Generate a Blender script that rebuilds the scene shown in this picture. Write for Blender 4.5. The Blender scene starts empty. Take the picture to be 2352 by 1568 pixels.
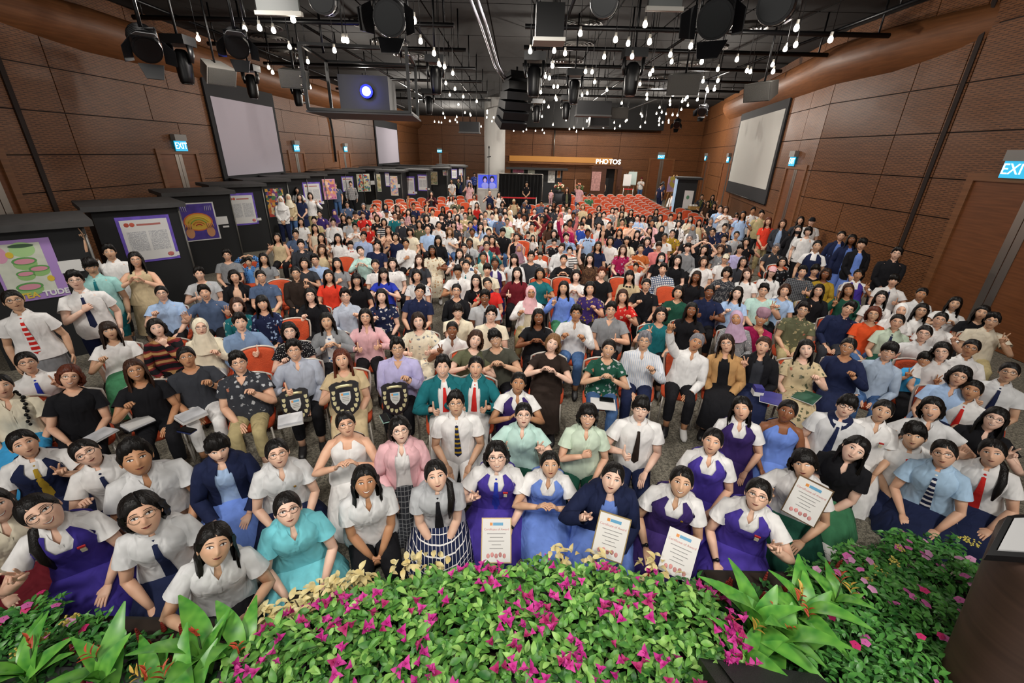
import bpy, math, random
import numpy as np
from mathutils import Vector, Matrix
random.seed(7); D2R = math.pi / 180
SC = bpy.context.scene
COL = SC.collection
# ---------------------------------------------------------------- camera
FPX, CAMH = 990.0, 3.0
PITCH, ROLL = math.atan(434.5 / FPX), math.atan(.0256)
_c, _s, _cr, _sr = math.cos(PITCH), math.sin(PITCH), math.cos(ROLL), math.sin(ROLL)
CF = np.array((0, _c, -_s)); _u0 = np.array((0, _s, _c)); _r0 = np.array((1., 0, 0))
CR = _cr * _r0 + _sr * _u0
CU = -_sr * _r0 + _cr * _u0
cam = bpy.data.cameras.new('camera'); cam.sensor_width = 36; cam.lens = 36 * FPX / 2352; cam.clip_end = 200; cam.clip_start = .05
camo = bpy.data.objects.new('camera', cam); COL.objects.link(camo)
m = Matrix.Identity(4)
for i in range(3):
    m[i][0] = CR[i]; m[i][1] = CU[i]; m[i][2] = -CF[i]
m[2][3] = CAMH
camo.matrix_world = m
SC.camera = camo
# ---------------------------------------------------------------- world, exposure, lights
w = bpy.data.worlds.new('hall_air'); SC.world = w; w.use_nodes = True
w.node_tree.nodes['Background'].inputs[0].default_value = (1, .97, .93, 1)
w.node_tree.nodes['Background'].inputs[1].default_value = .66
SC.view_settings.view_transform = 'Standard'; SC.view_settings.look = 'None'
SC.view_settings.exposure = 0.0; SC.view_settings.gamma = 1
SC.view_settings.use_curve_mapping = False
SC.cycles.use_adaptive_sampling = True; SC.cycles.adaptive_threshold = .05; SC.cycles.max_bounces = 3; SC.cycles.diffuse_bounces = 2; SC.cycles.glossy_bounces = 1; SC.cycles.transmission_bounces = 3; SC.cycles.caustics_reflective = False; SC.cycles.caustics_refractive = False
def spot(name, loc, tgt, power, angle, rad=.35, col=(1, .95, .88), blend=.6):
    l = bpy.data.lights.new(name, 'SPOT'); l.energy = power; l.spot_size = math.radians(angle); l.spot_blend = blend
    l.shadow_soft_size = rad; l.color = col
    o = bpy.data.objects.new(name, l); COL.objects.link(o); o.location = loc
    o.rotation_euler = (Vector(tgt) - Vector(loc)).to_track_quat('-Z', 'Y').to_euler()
    return o
# stage wash on the rig above and behind the photographer
spot('stage_wash_lamp', (-3.5, -1.0, 5.2), (-2.2, 4.2, .8), 620, 95, .5)
spot('stage_wash_lamp', (3.5, -1.0, 5.2), (2.6, 4.2, .8), 620, 95, .5)
spot('stage_wash_lamp', (0, -.5, 5.4), (0, 5.5, .8), 580, 85, .5)
# house lamps on the ceiling rig over the audience, pointing down
for x in (-4.2, 0, 4.4):
    spot('house_lamp', (x, 5.6, 5.4), (x * .9, 8.0, 0), 430, 115, .4)
    spot('house_lamp', (x, 12.5, 5.5), (x, 13.5, 0), 560, 120, .12)
    spot('house_lamp', (x * 1.2, 18.5, 5.5), (x * 1.2, 19, 0), 600, 120, .12)
    spot('house_lamp', (x * 1.5, 26, 5.5), (x * 1.5, 26.5, 0), 600, 125, .12)
# the glow of the many bare bulbs, gathered in a few lamps among them
for x, y, e_ in ((-5, 9, 80), (0, 8, 120), (5, 9, 100), (-5, 16, 190), (1, 15, 200), (6, 16, 220), (-5, 25, 480), (3, 24, 420), (8.5, 27, 560), (4, 30.5, 420), (-5, 38, 800), (-6.2, 4, 45), (5.6, 4, 50)):
    l = bpy.data.lights.new('bulb_glow_lamp', 'POINT'); l.energy = e_; l.color = (1, .93, .84); l.shadow_soft_size = .05
    o = bpy.data.objects.new('bulb_glow_lamp', l); COL.objects.link(o); o.location = (x, y, 4.75)
# ---------------------------------------------------------------- pixel helpers: the world point a pixel of the photo shows
def ray(x, y):
    return CF + (x - 1176) / FPX * CR - (y - 784) / FPX * CU
def onz(x, y, z):
    d = ray(x, y); t = (z - CAMH) / d[2]; return np.array((d[0] * t, d[1] * t, z))
def ony(x, y, Y):
    d = ray(x, y); t = Y / d[1]; return np.array((d[0] * t, Y, CAMH + d[2] * t))
def onx(x, y, X):
    d = ray(x, y); t = X / d[0]; return np.array((X, d[1] * t, CAMH + d[2] * t))
def onplane(x, y, p, n):
    d = ray(x, y); o = np.array((0, 0, CAMH)); t = np.dot(np.array(p) - o, n) / np.dot(d, n); return o + d * t
# ---------------------------------------------------------------- colours and materials
def lin(h):
    h = h.lstrip('#')
    v = [int(h[i:i + 2], 16) / 255 for i in (0, 2, 4)]
    return tuple((c / 12.92 if c <= .04045 else ((c + .055) / 1.055) ** 2.4) for c in v)
PAL = dict(white='#e6e4e2', cream='#e2d8c0', beige='#cbb894', black='#16161a', charcoal='#34363c', grey='#85878a', silver='#b6b8bb',
    navy='#1d2544', blue='#2c4fae', royal='#2a3aa8', lightblue='#a9c3e6', sky='#5c95d6', slate='#4e5f7c', denim='#4a6a98', teal='#1c6a72',
    turquoise='#79cdd8', mint='#bcdcd3', palegreen='#c9d9c4', green='#3f7a55', darkgreen='#1f4f3f', olive='#5e6048', khaki='#b3a479',
    brown='#4a3428', darkbrown='#2e241f', tan='#b98f5e', orange='#d9622c', rust='#b5622f', red='#c92a26', brightred='#e0402c', maroon='#6a1c26',
    magenta='#a01c50', pink='#e3b3b8', rose='#d98080', peach='#eec3a6', purple='#4a3a9a', violet='#3b2a66', lavender='#b9b3dc',
    lilac='#b79bb4', mauve='#9a7886', mustard='#a88a2c', yellow='#dccb4e', cyan='#3fa0d8', periwinkle='#6d8bd6', plaidnavy='#2a3658',
    mintdark='#8fbfae', offwhite='#d8d8d8')
def rgb(n):
    return lin(PAL[n] if n in PAL else n)
MATS = {}
def newmat(name):
    mt = bpy.data.materials.new(name); mt.use_nodes = True
    nt = mt.node_tree
    return mt, nt, nt.nodes['Principled BSDF']
def N(nt, typ, **kw):
    n = nt.nodes.new(typ)
    for k, v in kw.items():
        if k.startswith('i_'):
            key = k[2:]; key = int(key) if key.isdigit() else key.replace('_', ' ')
            n.inputs[key].default_value = v
        else:
            setattr(n, k, v)
    return n
def ramp(nt, stops, interp='LINEAR'):
    n = nt.nodes.new('ShaderNodeValToRGB'); n.color_ramp.interpolation = interp
    el = n.color_ramp.elements
    while len(el) < len(stops): el.new(.5)
    for e, (p, c) in zip(el, stops):
        e.position = p; e.color = (*c[:3], 1)
    return n
def plain(name, col, rough=.6, metal=0, spec=None, emit=None, estr=1, bump=None, var=0):
    """flat procedural material; var = gentle noise variation, bump = (scale, strength)"""
    if name in MATS: return MATS[name]
    mt, nt, b = newmat(name); col = rgb(col) if isinstance(col, str) else col
    b.inputs['Base Color'].default_value = (*col, 1); b.inputs['Roughness'].default_value = rough; b.inputs['Metallic'].default_value = metal
    if spec is not None: b.inputs['Specular IOR Level'].default_value = spec
    L = nt.links.new
    if emit is not None:
        e = rgb(emit) if isinstance(emit, str) else emit
        b.inputs['Emission Color'].default_value = (*e, 1); b.inputs['Emission Strength'].default_value = estr; mt.cycles.emission_sampling = 'NONE'
    if var or bump:
        tc = N(nt, 'ShaderNodeTexCoord')
    if var:
        nz = N(nt, 'ShaderNodeTexNoise', i_Scale=9.0, i_Detail=1.0); L(tc.outputs['Object'], nz.inputs['Vector'])
        r = ramp(nt, [(.25, tuple(c * (1 - var) for c in col)), (.75, tuple(min(1, c * (1 + var)) for c in col))])
        L(nz.outputs['Fac'], r.inputs['Fac']); L(r.outputs['Color'], b.inputs['Base Color'])
    if bump:
        nz = N(nt, 'ShaderNodeTexNoise', i_Scale=bump[0], i_Detail=0.0); L(tc.outputs['Object'], nz.inputs['Vector'])
        bp = N(nt, 'ShaderNodeBump', i_Strength=bump[1], i_Distance=.02); L(nz.outputs['Fac'], bp.inputs['Height']); L(bp.outputs['Normal'], b.inputs['Normal'])
    MATS[name] = mt
    return mt
def cloth(spec):
    """spec: colour or colour*pattern[*colour2]; woven cloth with soft folds"""
    key = 'cloth_' + spec
    if key in MATS: return MATS[key]
    parts = spec.split('*'); base = rgb(parts[0]); pat = parts[1] if len(parts) > 1 else ''
    c2 = rgb(parts[2]) if len(parts) > 2 else None
    mt, nt, b = newmat(key); L = nt.links.new
    tc = N(nt, 'ShaderNodeTexCoord'); O = tc.outputs['Object']
    b.inputs['Roughness'].default_value = .85; b.inputs['Specular IOR Level'].default_value = .2
    nz = N(nt, 'ShaderNodeTexNoise', i_Scale=14.0, i_Detail=1.0); L(O, nz.inputs['Vector'])
    v = .10
    r = ramp(nt, [(.3, tuple(c * (1 - v) for c in base)), (.7, tuple(min(1, c * (1 + v)) for c in base))])
    L(nz.outputs['Fac'], r.inputs['Fac']); out = r.outputs['Color']
    def mix(a, bcol, fac):
        mx = N(nt, 'ShaderNodeMix', data_type='RGBA'); L(fac, mx.inputs[0]); L(a, mx.inputs[6])
        if isinstance(bcol, tuple): mx.inputs[7].default_value = (*bcol, 1)
        else: L(bcol, mx.inputs[7])
        return mx.outputs[2]
    if pat == 'fl':
        c2 = c2 or rgb('white')
        vo = N(nt, 'ShaderNodeTexVoronoi', i_Scale=17.0); L(O, vo.inputs['Vector'])
        n2 = N(nt, 'ShaderNodeTexNoise', i_Scale=40.0, i_Detail=2.0); L(O, n2.inputs['Vector'])
        ad = N(nt, 'ShaderNodeMath', operation='ADD'); L(vo.outputs['Distance'], ad.inputs[0]); L(n2.outputs['Fac'], ad.inputs[1])
        rr = ramp(nt, [(.72, (1, 1, 1)), (.80, (0, 0, 0))]); L(ad.outputs[0], rr.inputs['Fac'])
        sep = N(nt, 'ShaderNodeSeparateColor'); L(vo.outputs['Color'], sep.inputs[0])
        r3 = ramp(nt, [(0, c2), (.4, tuple(.6 * x + .4 * y for x, y in zip(c2, base))), (.6, tuple(min(1, x * .8 + .05) for x in c2)), (.85, (.45, .16, .10))], 'CONSTANT')
        L(sep.outputs[0], r3.inputs['Fac']); out = mix(out, r3.outputs['Color'], rr.outputs['Color'])
    elif pat in ('ck', 'st', 'vs', 'pl'):
        c2 = c2 or rgb('white')
        sp = N(nt, 'ShaderNodeSeparateXYZ'); L(O, sp.inputs[0])
        def band(sock, freq, thr):
            mu = N(nt, 'ShaderNodeMath', operation='MULTIPLY'); mu.inputs[1].default_value = freq; L(sock, mu.inputs[0])
            fr = N(nt, 'ShaderNodeMath', operation='FRACT'); L(mu.outputs[0], fr.inputs[0])
            g = N(nt, 'ShaderNodeMath', operation='GREATER_THAN'); g.inputs[1].default_value = thr; L(fr.outputs[0], g.inputs[0]); return g.outputs[0]
        if pat == 'st': out = mix(out, c2, band(sp.outputs[2], 18, .62))
        elif pat == 'vs': out = mix(out, c2, band(sp.outputs[0], 45, .6))
        else:
            fq = 30 if pat == 'ck' else 34
            a1 = band(sp.outputs[0], fq, .6 if pat == 'ck' else .86); a2 = band(sp.outputs[2], fq, .6 if pat == 'ck' else .86)
            out = mix(out, c2, a1) if pat == 'ck' else out
            ad = N(nt, 'ShaderNodeMath', operation='MAXIMUM'); L(a1, ad.inputs[0]); L(a2, ad.inputs[1])
            out = mix(out, c2, ad.outputs[0])
    elif pat == 'dot':
        c2 = c2 or rgb('white')
        vo = N(nt, 'ShaderNodeTexVoronoi', i_Scale=55.0, i_Randomness=.3); L(O, vo.inputs['Vector'])
        rr = ramp(nt, [(.22, (1, 1, 1)), (.26, (0, 0, 0))]); L(vo.outputs['Distance'], rr.inputs['Fac']); out = mix(out, c2, rr.outputs['Color'])
    elif pat == 'band':
        c2 = c2 or rgb('rust')
        wv = N(nt, 'ShaderNodeTexWave', i_Scale=2.2, i_Distortion=4.0, bands_direction='Z'); L(O, wv.inputs['Vector'])
        r4 = ramp(nt, [(0, rgb('black')), (.3, base), (.62, lin('#7a3a2a')), (.85, rgb('tan'))], 'CONSTANT'); L(wv.outputs['Fac'], r4.inputs['Fac']); out = r4.outputs['Color']
    L(out, b.inputs['Base Color'])
    mp = N(nt, 'ShaderNodeMapping'); mp.inputs['Scale'].default_value = (1.3, 1.3, .55); L(O, mp.inputs['Vector'])
    n3 = N(nt, 'ShaderNodeTexNoise', i_Scale=11.0, i_Detail=1.0, i_Distortion=.8); L(mp.outputs[0], n3.inputs['Vector'])
    bp = N(nt, 'ShaderNodeBump', i_Strength=.55, i_Distance=.03); L(n3.outputs['Fac'], bp.inputs['Height']); L(bp.outputs['Normal'], b.inputs['Normal'])
    MATS[key] = mt
    return mt
def hairmat(c):
    key = 'hair_' + c
    if key in MATS: return MATS[key]
    col = {'k': '#100c0a', 'b': '#3c2418', 'l': '#7c5a3a', 'g': '#77757a', 'r': '#5a2a1a', 'd': '#2a1c14'}[c]; col = lin(col)
    mt, nt, b = newmat(key); L = nt.links.new
    tc = N(nt, 'ShaderNodeTexCoord'); mp = N(nt, 'ShaderNodeMapping'); mp.inputs['Scale'].default_value = (90, 90, 6); L(tc.outputs['Object'], mp.inputs[0])
    nz = N(nt, 'ShaderNodeTexNoise', i_Scale=1.0, i_Detail=1.0); L(mp.outputs[0], nz.inputs['Vector'])
    r = ramp(nt, [(.3, tuple(x * .6 for x in col)), (.7, tuple(min(1, x * 1.3) for x in col))]); L(nz.outputs['Fac'], r.inputs['Fac']); L(r.outputs['Color'], b.inputs['Base Color'])
    bp = N(nt, 'ShaderNodeBump', i_Strength=.5, i_Distance=.01); L(nz.outputs['Fac'], bp.inputs['Height']); L(bp.outputs['Normal'], b.inputs['Normal'])
    b.inputs['Roughness'].default_value = .48; b.inputs['Specular IOR Level'].default_value = .28
    MATS[key] = mt
    return mt
def skinmat(i):
    key = 'skin_%d' % i
    if key in MATS: return MATS[key]
    col = lin(['#e8bfa6', '#dfb295', '#d4ab8c', '#bd8c68', '#8a5a3e', '#ecc6b0'][i])
    mt, nt, b = newmat(key); L = nt.links.new
    tc = N(nt, 'ShaderNodeTexCoord'); nz = N(nt, 'ShaderNodeTexNoise', i_Scale=18.0, i_Detail=0.0); L(tc.outputs['Object'], nz.inputs['Vector'])
    r = ramp(nt, [(.3, (col[0] * .95, col[1] * .88, col[2] * .86)), (.7, (min(1, col[0] * 1.04), col[1] * 1.04, col[2] * 1.04))])
    L(nz.outputs['Fac'], r.inputs['Fac']); L(r.outputs['Color'], b.inputs['Base Color'])
    b.inputs['Roughness'].default_value = .48; b.inputs['Specular IOR Level'].default_value = .35
    MATS[key] = mt
    return mt
# ---------------------------------------------------------------- mesh building
class MB:
    def __init__(s): s.v = []; s.f = []; s.m = []; s.n = 0
    def add(s, V, Fs, mi=0):
        V = np.asarray(V, float); s.v.append(V); o = s.n
        s.f.extend([tuple(i + o for i in q) for q in Fs]); s.m.extend([mi] * len(Fs)); s.n += len(V); return s
    def rings(s, R, mi=0, closed=True, cap0=True, cap1=True):
        """loft through a list of equally long rings"""
        n = len(R[0]); V = np.concatenate(R); Fs = []
        k = n if closed else n - 1
        for i in range(len(R) - 1):
            a = i * n; b = a + n
            for j in range(k):
                j2 = (j + 1) % n
                Fs.append((a + j, a + j2, b + j2, b + j))
        if closed and cap0: Fs.append(tuple(range(n - 1, -1, -1)))
        if closed and cap1: Fs.append(tuple(range((len(R) - 1) * n, len(R) * n)))
        return s.add(V, Fs, mi)
    def tube(s, P, r, n=8, mi=0, cap0=True, cap1=True, up=None, flat=1.0):
        return s.rings(tube_rings(P, r, n, up, flat), mi, True, cap0, cap1)
    def box(s, lo, hi, mi=0, M=None):
        x0, y0, z0 = lo; x1, y1, z1 = hi
        V = np.array([(x0, y0, z0), (x1, y0, z0), (x1, y1, z0), (x0, y1, z0), (x0, y0, z1), (x1, y0, z1), (x1, y1, z1), (x0, y1, z1)], float)
        if M is not None: V = V @ np.array(M)[:3, :3].T + np.array(M)[:3, 3]
        return s.add(V, [(3, 2, 1, 0), (4, 5, 6, 7), (0, 1, 5, 4), (1, 2, 6, 5), (2, 3, 7, 6), (3, 0, 4, 7)], mi)
    def ellipsoid(s, c, r, nu=10, nv=6, mi=0, M=None):
        az = np.arange(nu) / nu * 2 * math.pi; R = []
        for i in range(nv + 1):
            el = -math.pi / 2 + math.pi * (i * .96 + nv * .02) / nv
            R.append(np.stack([np.cos(az) * math.cos(el) * r[0], np.sin(az) * math.cos(el) * r[1], np.full(nu, math.sin(el) * r[2])], 1))
        if M is not None: R = [q @ np.array(M).T for q in R]
        return s.rings([q + np.array(c) for q in R], mi)
    def xf(s, M, t=(0, 0, 0)):
        s.v = [V @ np.asarray(M).T + np.asarray(t) for V in s.v]; return s
    def join(s, o, mi=None):
        for V in o.v: s.v.append(V)
        s.f.extend([tuple(i + s.n for i in q) for q in o.f]); s.m.extend(o.m if mi is None else [mi] * len(o.m)); s.n += o.n; return s
    def mesh(s, name, mats, smooth=True):
        me = bpy.data.meshes.new(name)
        me.from_pydata(np.concatenate(s.v).tolist(), [], s.f)
        for mt in (mats if isinstance(mats, (list, tuple)) else [mats]): me.materials.append(mt)
        if any(s.m): me.polygons.foreach_set('material_index', s.m)
        if smooth: me.polygons.foreach_set('use_smooth', [True] * len(s.f))
        me.update(); return me
    def build(s, name, mats, parent=None, smooth=True, loc=None):
        o = bpy.data.objects.new(name, s.mesh(name, mats, smooth)); COL.objects.link(o)
        if parent is not None: o.parent = parent
        if loc is not None: o.location = loc
        return o
def tube_rings(P, r, n=8, up=None, flat=1.0):
    P = np.asarray(P, float); k = len(P)
    r = np.broadcast_to(np.asarray(r, float), (k,)) if np.ndim(r) < 2 else np.asarray(r, float)
    T = np.gradient(P, axis=0); T /= np.linalg.norm(T, axis=1)[:, None] + 1e-9
    a = np.array(up, float) if up is not None else (np.array((0, 0, 1.)) if abs(T[0][2]) < .9 else np.array((0, 1., 0)))
    th = np.arange(n) / n * 2 * math.pi; ct, st = np.cos(th)[:, None], np.sin(th)[:, None]; R = []
    for i in range(k):
        a = a - T[i] * np.dot(a, T[i]); a /= np.linalg.norm(a) + 1e-9; b = np.cross(T[i], a)
        ra, rb = (r[i][0], r[i][1]) if r.ndim == 2 else (r[i], r[i] * flat)
        R.append(P[i] + a * ct * ra + b * st * rb)
    return R
def empty(name, loc=(0, 0, 0), rz=0):
    o = bpy.data.objects.new(name, None); COL.objects.link(o); o.location = loc; o.rotation_euler = (0, 0, rz); o.empty_display_size = .1
    return o
def tag(o, label, cat, group=None):
    o['label'] = label; o['category'] = cat
    if group: o['group'] = group
    return o
def struct(o, label=None):
    o['kind'] = 'structure'
    if label: o['label'] = label
    return o
def inst(src, parent=None, loc=None, rot=None, scale=None, name=None):
    o = src.copy(); COL.objects.link(o)
    o.parent = parent
    if name: o.name = name
    if loc is not None: o.location = loc
    if rot is not None: o.rotation_euler = rot
    if scale is not None: o.scale = (scale,) * 3 if not hasattr(scale, '__len__') else scale
    return o
def copytree(src, loc, rz):
    o = inst(src, None, loc, (0, 0, rz))
    for ch in src.children: inst(ch, o)
    return o
def textmesh(name, s, size, mat, parent=None, M=None, depth=.002, align='CENTER', bold=0.0):
    cu = bpy.data.curves.new('txt', 'FONT'); cu.body = s; cu.size = size; cu.extrude = depth; cu.align_x = align; cu.align_y = 'CENTER'; cu.offset = bold
    o = bpy.data.objects.new('txt', cu); COL.objects.link(o)
    dg = bpy.context.evaluated_depsgraph_get(); me = bpy.data.meshes.new_from_object(o.evaluated_get(dg))
    bpy.data.objects.remove(o); bpy.data.curves.remove(cu)
    me.name = name; me.materials.clear(); me.materials.append(mat)
    q = bpy.data.objects.new(name, me); COL.objects.link(q)
    if parent is not None: q.parent = parent
    if M is not None: q.matrix_local = M
    return q
def rotz(a): c, s = math.cos(a), math.sin(a); return np.array([(c, -s, 0), (s, c, 0), (0, 0, 1.)])
def rotx(a): c, s = math.cos(a), math.sin(a); return np.array([(1., 0, 0), (0, c, -s), (0, s, c)])
def roty(a): c, s = math.cos(a), math.sin(a); return np.array([(c, 0, s), (0, 1., 0), (-s, 0, c)])
def unit(v): v = np.asarray(v, float); return v / (np.linalg.norm(v) + 1e-9)
# ================================================================ the hall
XL, XR, YB, YRR, YRL = -9.9, 8.5, 13.4, 34.3, 47.5       # left wall, right wall, where the right wall turns, rear walls
CZ = 6.1
def wood(name, base, slots=True):
    mt, nt, b = newmat(name); L = nt.links.new
    tc = N(nt, 'ShaderNodeTexCoord'); O = tc.outputs['Object']
    mp = N(nt, 'ShaderNodeMapping'); mp.inputs['Scale'].default_value = (.6, .6, 9); L(O, mp.inputs[0])
    nz = N(nt, 'ShaderNodeTexNoise', i_Scale=3.0, i_Detail=2.0); L(mp.outputs[0], nz.inputs['Vector'])
    c = lin(base)
    r = ramp(nt, [(.3, tuple(x * .8 for x in c)), (.7, tuple(min(1, x * 1.2) for x in c))]); L(nz.outputs['Fac'], r.inputs['Fac'])
    out = r.outputs['Color']
    if slots:
        br = N(nt, 'ShaderNodeTexBrick', offset=.5, i_Scale=1.0, i_Mortar_Size=.0, i_Brick_Width=.1, i_Row_Height=.05)
        # acoustic slots: short dark dashes in staggered rows
        sp = N(nt, 'ShaderNodeSeparateXYZ'); L(O, sp.inputs[0])
        def mth(op, a, bv):
            q = N(nt, 'ShaderNodeMath', operation=op)
            L(a, q.inputs[0]) if not isinstance(a, float) else None
            if isinstance(bv, float): q.inputs[1].default_value = bv
            else: L(bv, q.inputs[1])
            return q.outputs[0]
        row = mth('MULTIPLY', sp.outputs[2], 28.0); fl = N(nt, 'ShaderNodeMath', operation='FLOOR'); L(row, fl.inputs[0])
        fr = N(nt, 'ShaderNodeMath', operation='FRACT'); L(row, fr.inputs[0])
        inrow = mth('LESS_THAN', fr.outputs[0], .30)
        hx = mth('ADD', sp.outputs[0], sp.outputs[1]); hx = mth('MULTIPLY', hx, 5.5); sh = mth('MULTIPLY', fl.outputs[0], .5); hx = mth('ADD', hx, sh)
        f2 = N(nt, 'ShaderNodeMath', operation='FRACT'); L(hx, f2.inputs[0]); inc = mth('LESS_THAN', f2.outputs[0], .68)
        slot = mth('MULTIPLY', inrow, inc)
        mx = N(nt, 'ShaderNodeMix', data_type='RGBA'); L(slot, mx.inputs[0]); L(out, mx.inputs[6]); mx.inputs[7].default_value = (*[x * .25 for x in c], 1); out = mx.outputs[2]
        nt.nodes.remove(br)
    L(out, b.inputs['Base Color']); b.inputs['Roughness'].default_value = .5; b.inputs['Specular IOR Level'].default_value = .3
    MATS[name] = mt
    return mt
WS = wood('slotted_wood', '#7a4e2e'); WP = wood('plain_wood', '#7f5333', False); WD = wood('door_wood', '#7a4a2b', False)
JOINT = plain('joint_dark', '#24140c', .8); STEEL = plain('brushed_steel', '#9a948c', .35, .85); BLK = plain('black_paint', '#101012', .6)
BLKG = plain('black_metal', '#0d0d0f', .38, .3); SCRN = plain('projection_cloth', '#c9c2cf', .9); SCRW = plain('projection_cloth_white', '#cfcfc9', .9); DARKCLOTH = plain('screen_border', '#1d1e22', .8)
# floor with woven carpet
mt, nt, b = newmat('carpet'); L = nt.links.new; tc = N(nt, 'ShaderNodeTexCoord')
wv = N(nt, 'ShaderNodeTexNoise', i_Scale=160.0, i_Detail=0.0); L(tc.outputs['Object'], wv.inputs['Vector'])
w2 = N(nt, 'ShaderNodeTexNoise', i_Scale=34.0, i_Detail=1.0); L(tc.outputs['Object'], w2.inputs['Vector'])
ad = N(nt, 'ShaderNodeMath', operation='ADD'); L(wv.outputs['Fac'], ad.inputs[0]); L(w2.outputs['Fac'], ad.inputs[1])
r = ramp(nt, [(.42, lin('#4a463d')), (.5, lin('#6f6a5e')), (.6, lin('#8d8778'))]); hf = N(nt, 'ShaderNodeMath', operation='MULTIPLY'); hf.inputs[1].default_value = .5; L(ad.outputs[0], hf.inputs[0]); L(hf.outputs[0], r.inputs['Fac']); L(r.outputs['Color'], b.inputs['Base Color']); b.inputs['Roughness'].default_value = .95
bp = N(nt, 'ShaderNodeBump', i_Strength=.25, i_Distance=.004); L(ad.outputs[0], bp.inputs['Height']); L(bp.outputs['Normal'], b.inputs['Normal'])
MATS['carpet'] = mt
struct(MB().box((XL - .3, -3, -.1), (14.6, YRL + .3, 0)).build('floor', mt, smooth=False), 'grey woven carpet covering the hall floor')
# ceiling
CEILM = plain('ceiling_black', '#161412', .9, var=.15)
ceil = struct(MB().box((XL - .3, -3, CZ), (14.6, YRL + .3, CZ + .2)).build('ceiling', plain('ceiling_void', '#121110', .9), smooth=False), 'black ceiling above the lighting rig')
til = MB().box((-.73, -1.48, -.03), (.73, 1.48, .0)).mesh('ceiling_tile', CEILM, False)
k = 0
for i in range(15):
    for j in range(11):
        x, y = XL + .9 + i * 1.5, 10.5 + j * 3.0
        if x > XR + max(0, (y - YB) * .25) - .5: continue
        o = bpy.data.objects.new('ceiling_tile', til); COL.objects.link(o); o.parent = ceil; o.location = (x, y, CZ)
# walls: each wall is a backing with raised panels; joints show between
def wall(name, p0, p1, h, label, rows, cols, t=.12):
    p0 = np.array(p0, float); p1 = np.array(p1, float); d = p1 - p0; Lw = float(np.hypot(*d)); ang = math.atan2(d[1], d[0])
    o = MB().box((0, 0, 0), (Lw, t, h)).build(name, JOINT, smooth=False)
    o.location = (p0[0], p0[1], 0); o.rotation_euler = (0, 0, ang); struct(o, label)
    return o, Lw, ang
def panels(o, boxes, mat, t=.03):
    for (a, b_, z0, z1) in boxes:
        g = .012
        MB().box((a + g, -t, z0 + g), (b_ - g, 0.001, z1 - g)).build('panel', mat, o, False)
ROWZ = [0., 1.25, 2.0, 2.72, 3.55, 4.4, 5.3, CZ]
def tile_wall(o, Lw, joints, skip=(), mats=None):
    """panels between the joints of each row; skip: (a, b, z1) openings"""
    for ri in range(len(ROWZ) - 1):
        z0, z1 = ROWZ[ri], ROWZ[ri + 1]
        js = sorted(joints(ri)); js = [0] + [j for j in js if 0 < j < Lw] + [Lw]
        for a, b_ in zip(js[:-1], js[1:]):
            segs = [(a, b_)]
            for (sa, sb, sz) in skip:
                if sz > z0 + .05:
                    ns = []
                    for (u, v) in segs:
                        if sb <= u or sa >= v: ns.append((u, v)); continue
                        if sa > u + .06: ns.append((u, sa))
                        if sb < v - .06: ns.append((sb, v))
                    segs = ns
            for (u, v) in segs:
                if v - u > .08: panels(o, [(u, v, z0, z1)], WS)
# wall_right near: runs from y=YB to y=-3 (facing -x)
DOORS = []
def door(o, a, b_, zt, n, leaf=True):
    """recessed double door in wall o between a and b, seen from -y side of the wall"""
    f = .14
    D = empty('door_%d' % n); D.parent = None
    D.location = o.location; D.rotation_euler = o.rotation_euler; struct(D, 'dark wooden double door with steel push plate, number %d along the walls' % n)
    m = MB(); m.box((a - f, -.06, 0), (a, .05, zt + f)); m.box((b_, -.06, 0), (b_ + f, .05, zt + f)); m.box((a, -.06, zt), (b_, .05, zt + f)); m.build('door_frame', WP, D, False)
    mid = (a + b_) / 2
    for s, (u, v) in enumerate(((a, mid - .005), (mid + .005, b_))):
        lf = MB().box((u, -.024, .01), (v, -.002, zt)).build('door_leaf', WD, D, False)
        g0 = mid - .138 if s == 0 else mid + .008
        MB().box((g0, -.034, .02), (g0 + .13, -.025, zt - .01)).build('push_plate', STEEL, lf, False)
    return D
def wl_coord(o, p):
    q = np.array(p[:2]) - np.array(o.location[:2]); a = o.rotation_euler[2]
    return q[0] * math.cos(a) + q[1] * math.sin(a)
# ---- right wall, near part: local x runs from (XR, YB) towards the camera
wR, LR, aR = wall('wall_right', (XR, YB), (XR, -3), CZ, 'brown slotted acoustic wood wall beside the rows of students', 0, 0)
def onR(px, py): p = onx(px, py, XR); return YB - p[1], p[2]
d0, zt = onR(2222, 413)[0], onR(2240, 411)[1]
dn0 = onR(2235, 420)[0]; dn1 = dn0 + 2.3
j2 = onR(2093, 214)[0]; j3 = onR(2059, 308)[0]; jj = onR(2190, 290)[0]; jk = onR(2168, 290)[0]
# ---- right wall, far part, turning outwards
pC = ony(1602, 380, YRR); XC = float(pC[0])
wF, LF, aF = wall('wall_right_far', (XC, YRR), (XR, YB), CZ, 'brown wood wall carrying the tall white projection screen', 0, 0)
nF = np.array((math.sin(aF), -math.cos(aF), 0)); 
def onF(px, py):
    p = onplane(px, py, (XR, YB, 0), nF); return float((p[0] - XC) * math.cos(aF) + (p[1] - YRR) * math.sin(aF)), float(p[2])
# ---- left wall
wL, LL, aL = wall('wall_left', (XL, -3), (XL, YRL), CZ, 'brown slotted acoustic wood wall behind the exhibition booths', 0, 0)
def onL(px, py): p = onx(px, py, XL); return p[1] + 3, p[2]
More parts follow.
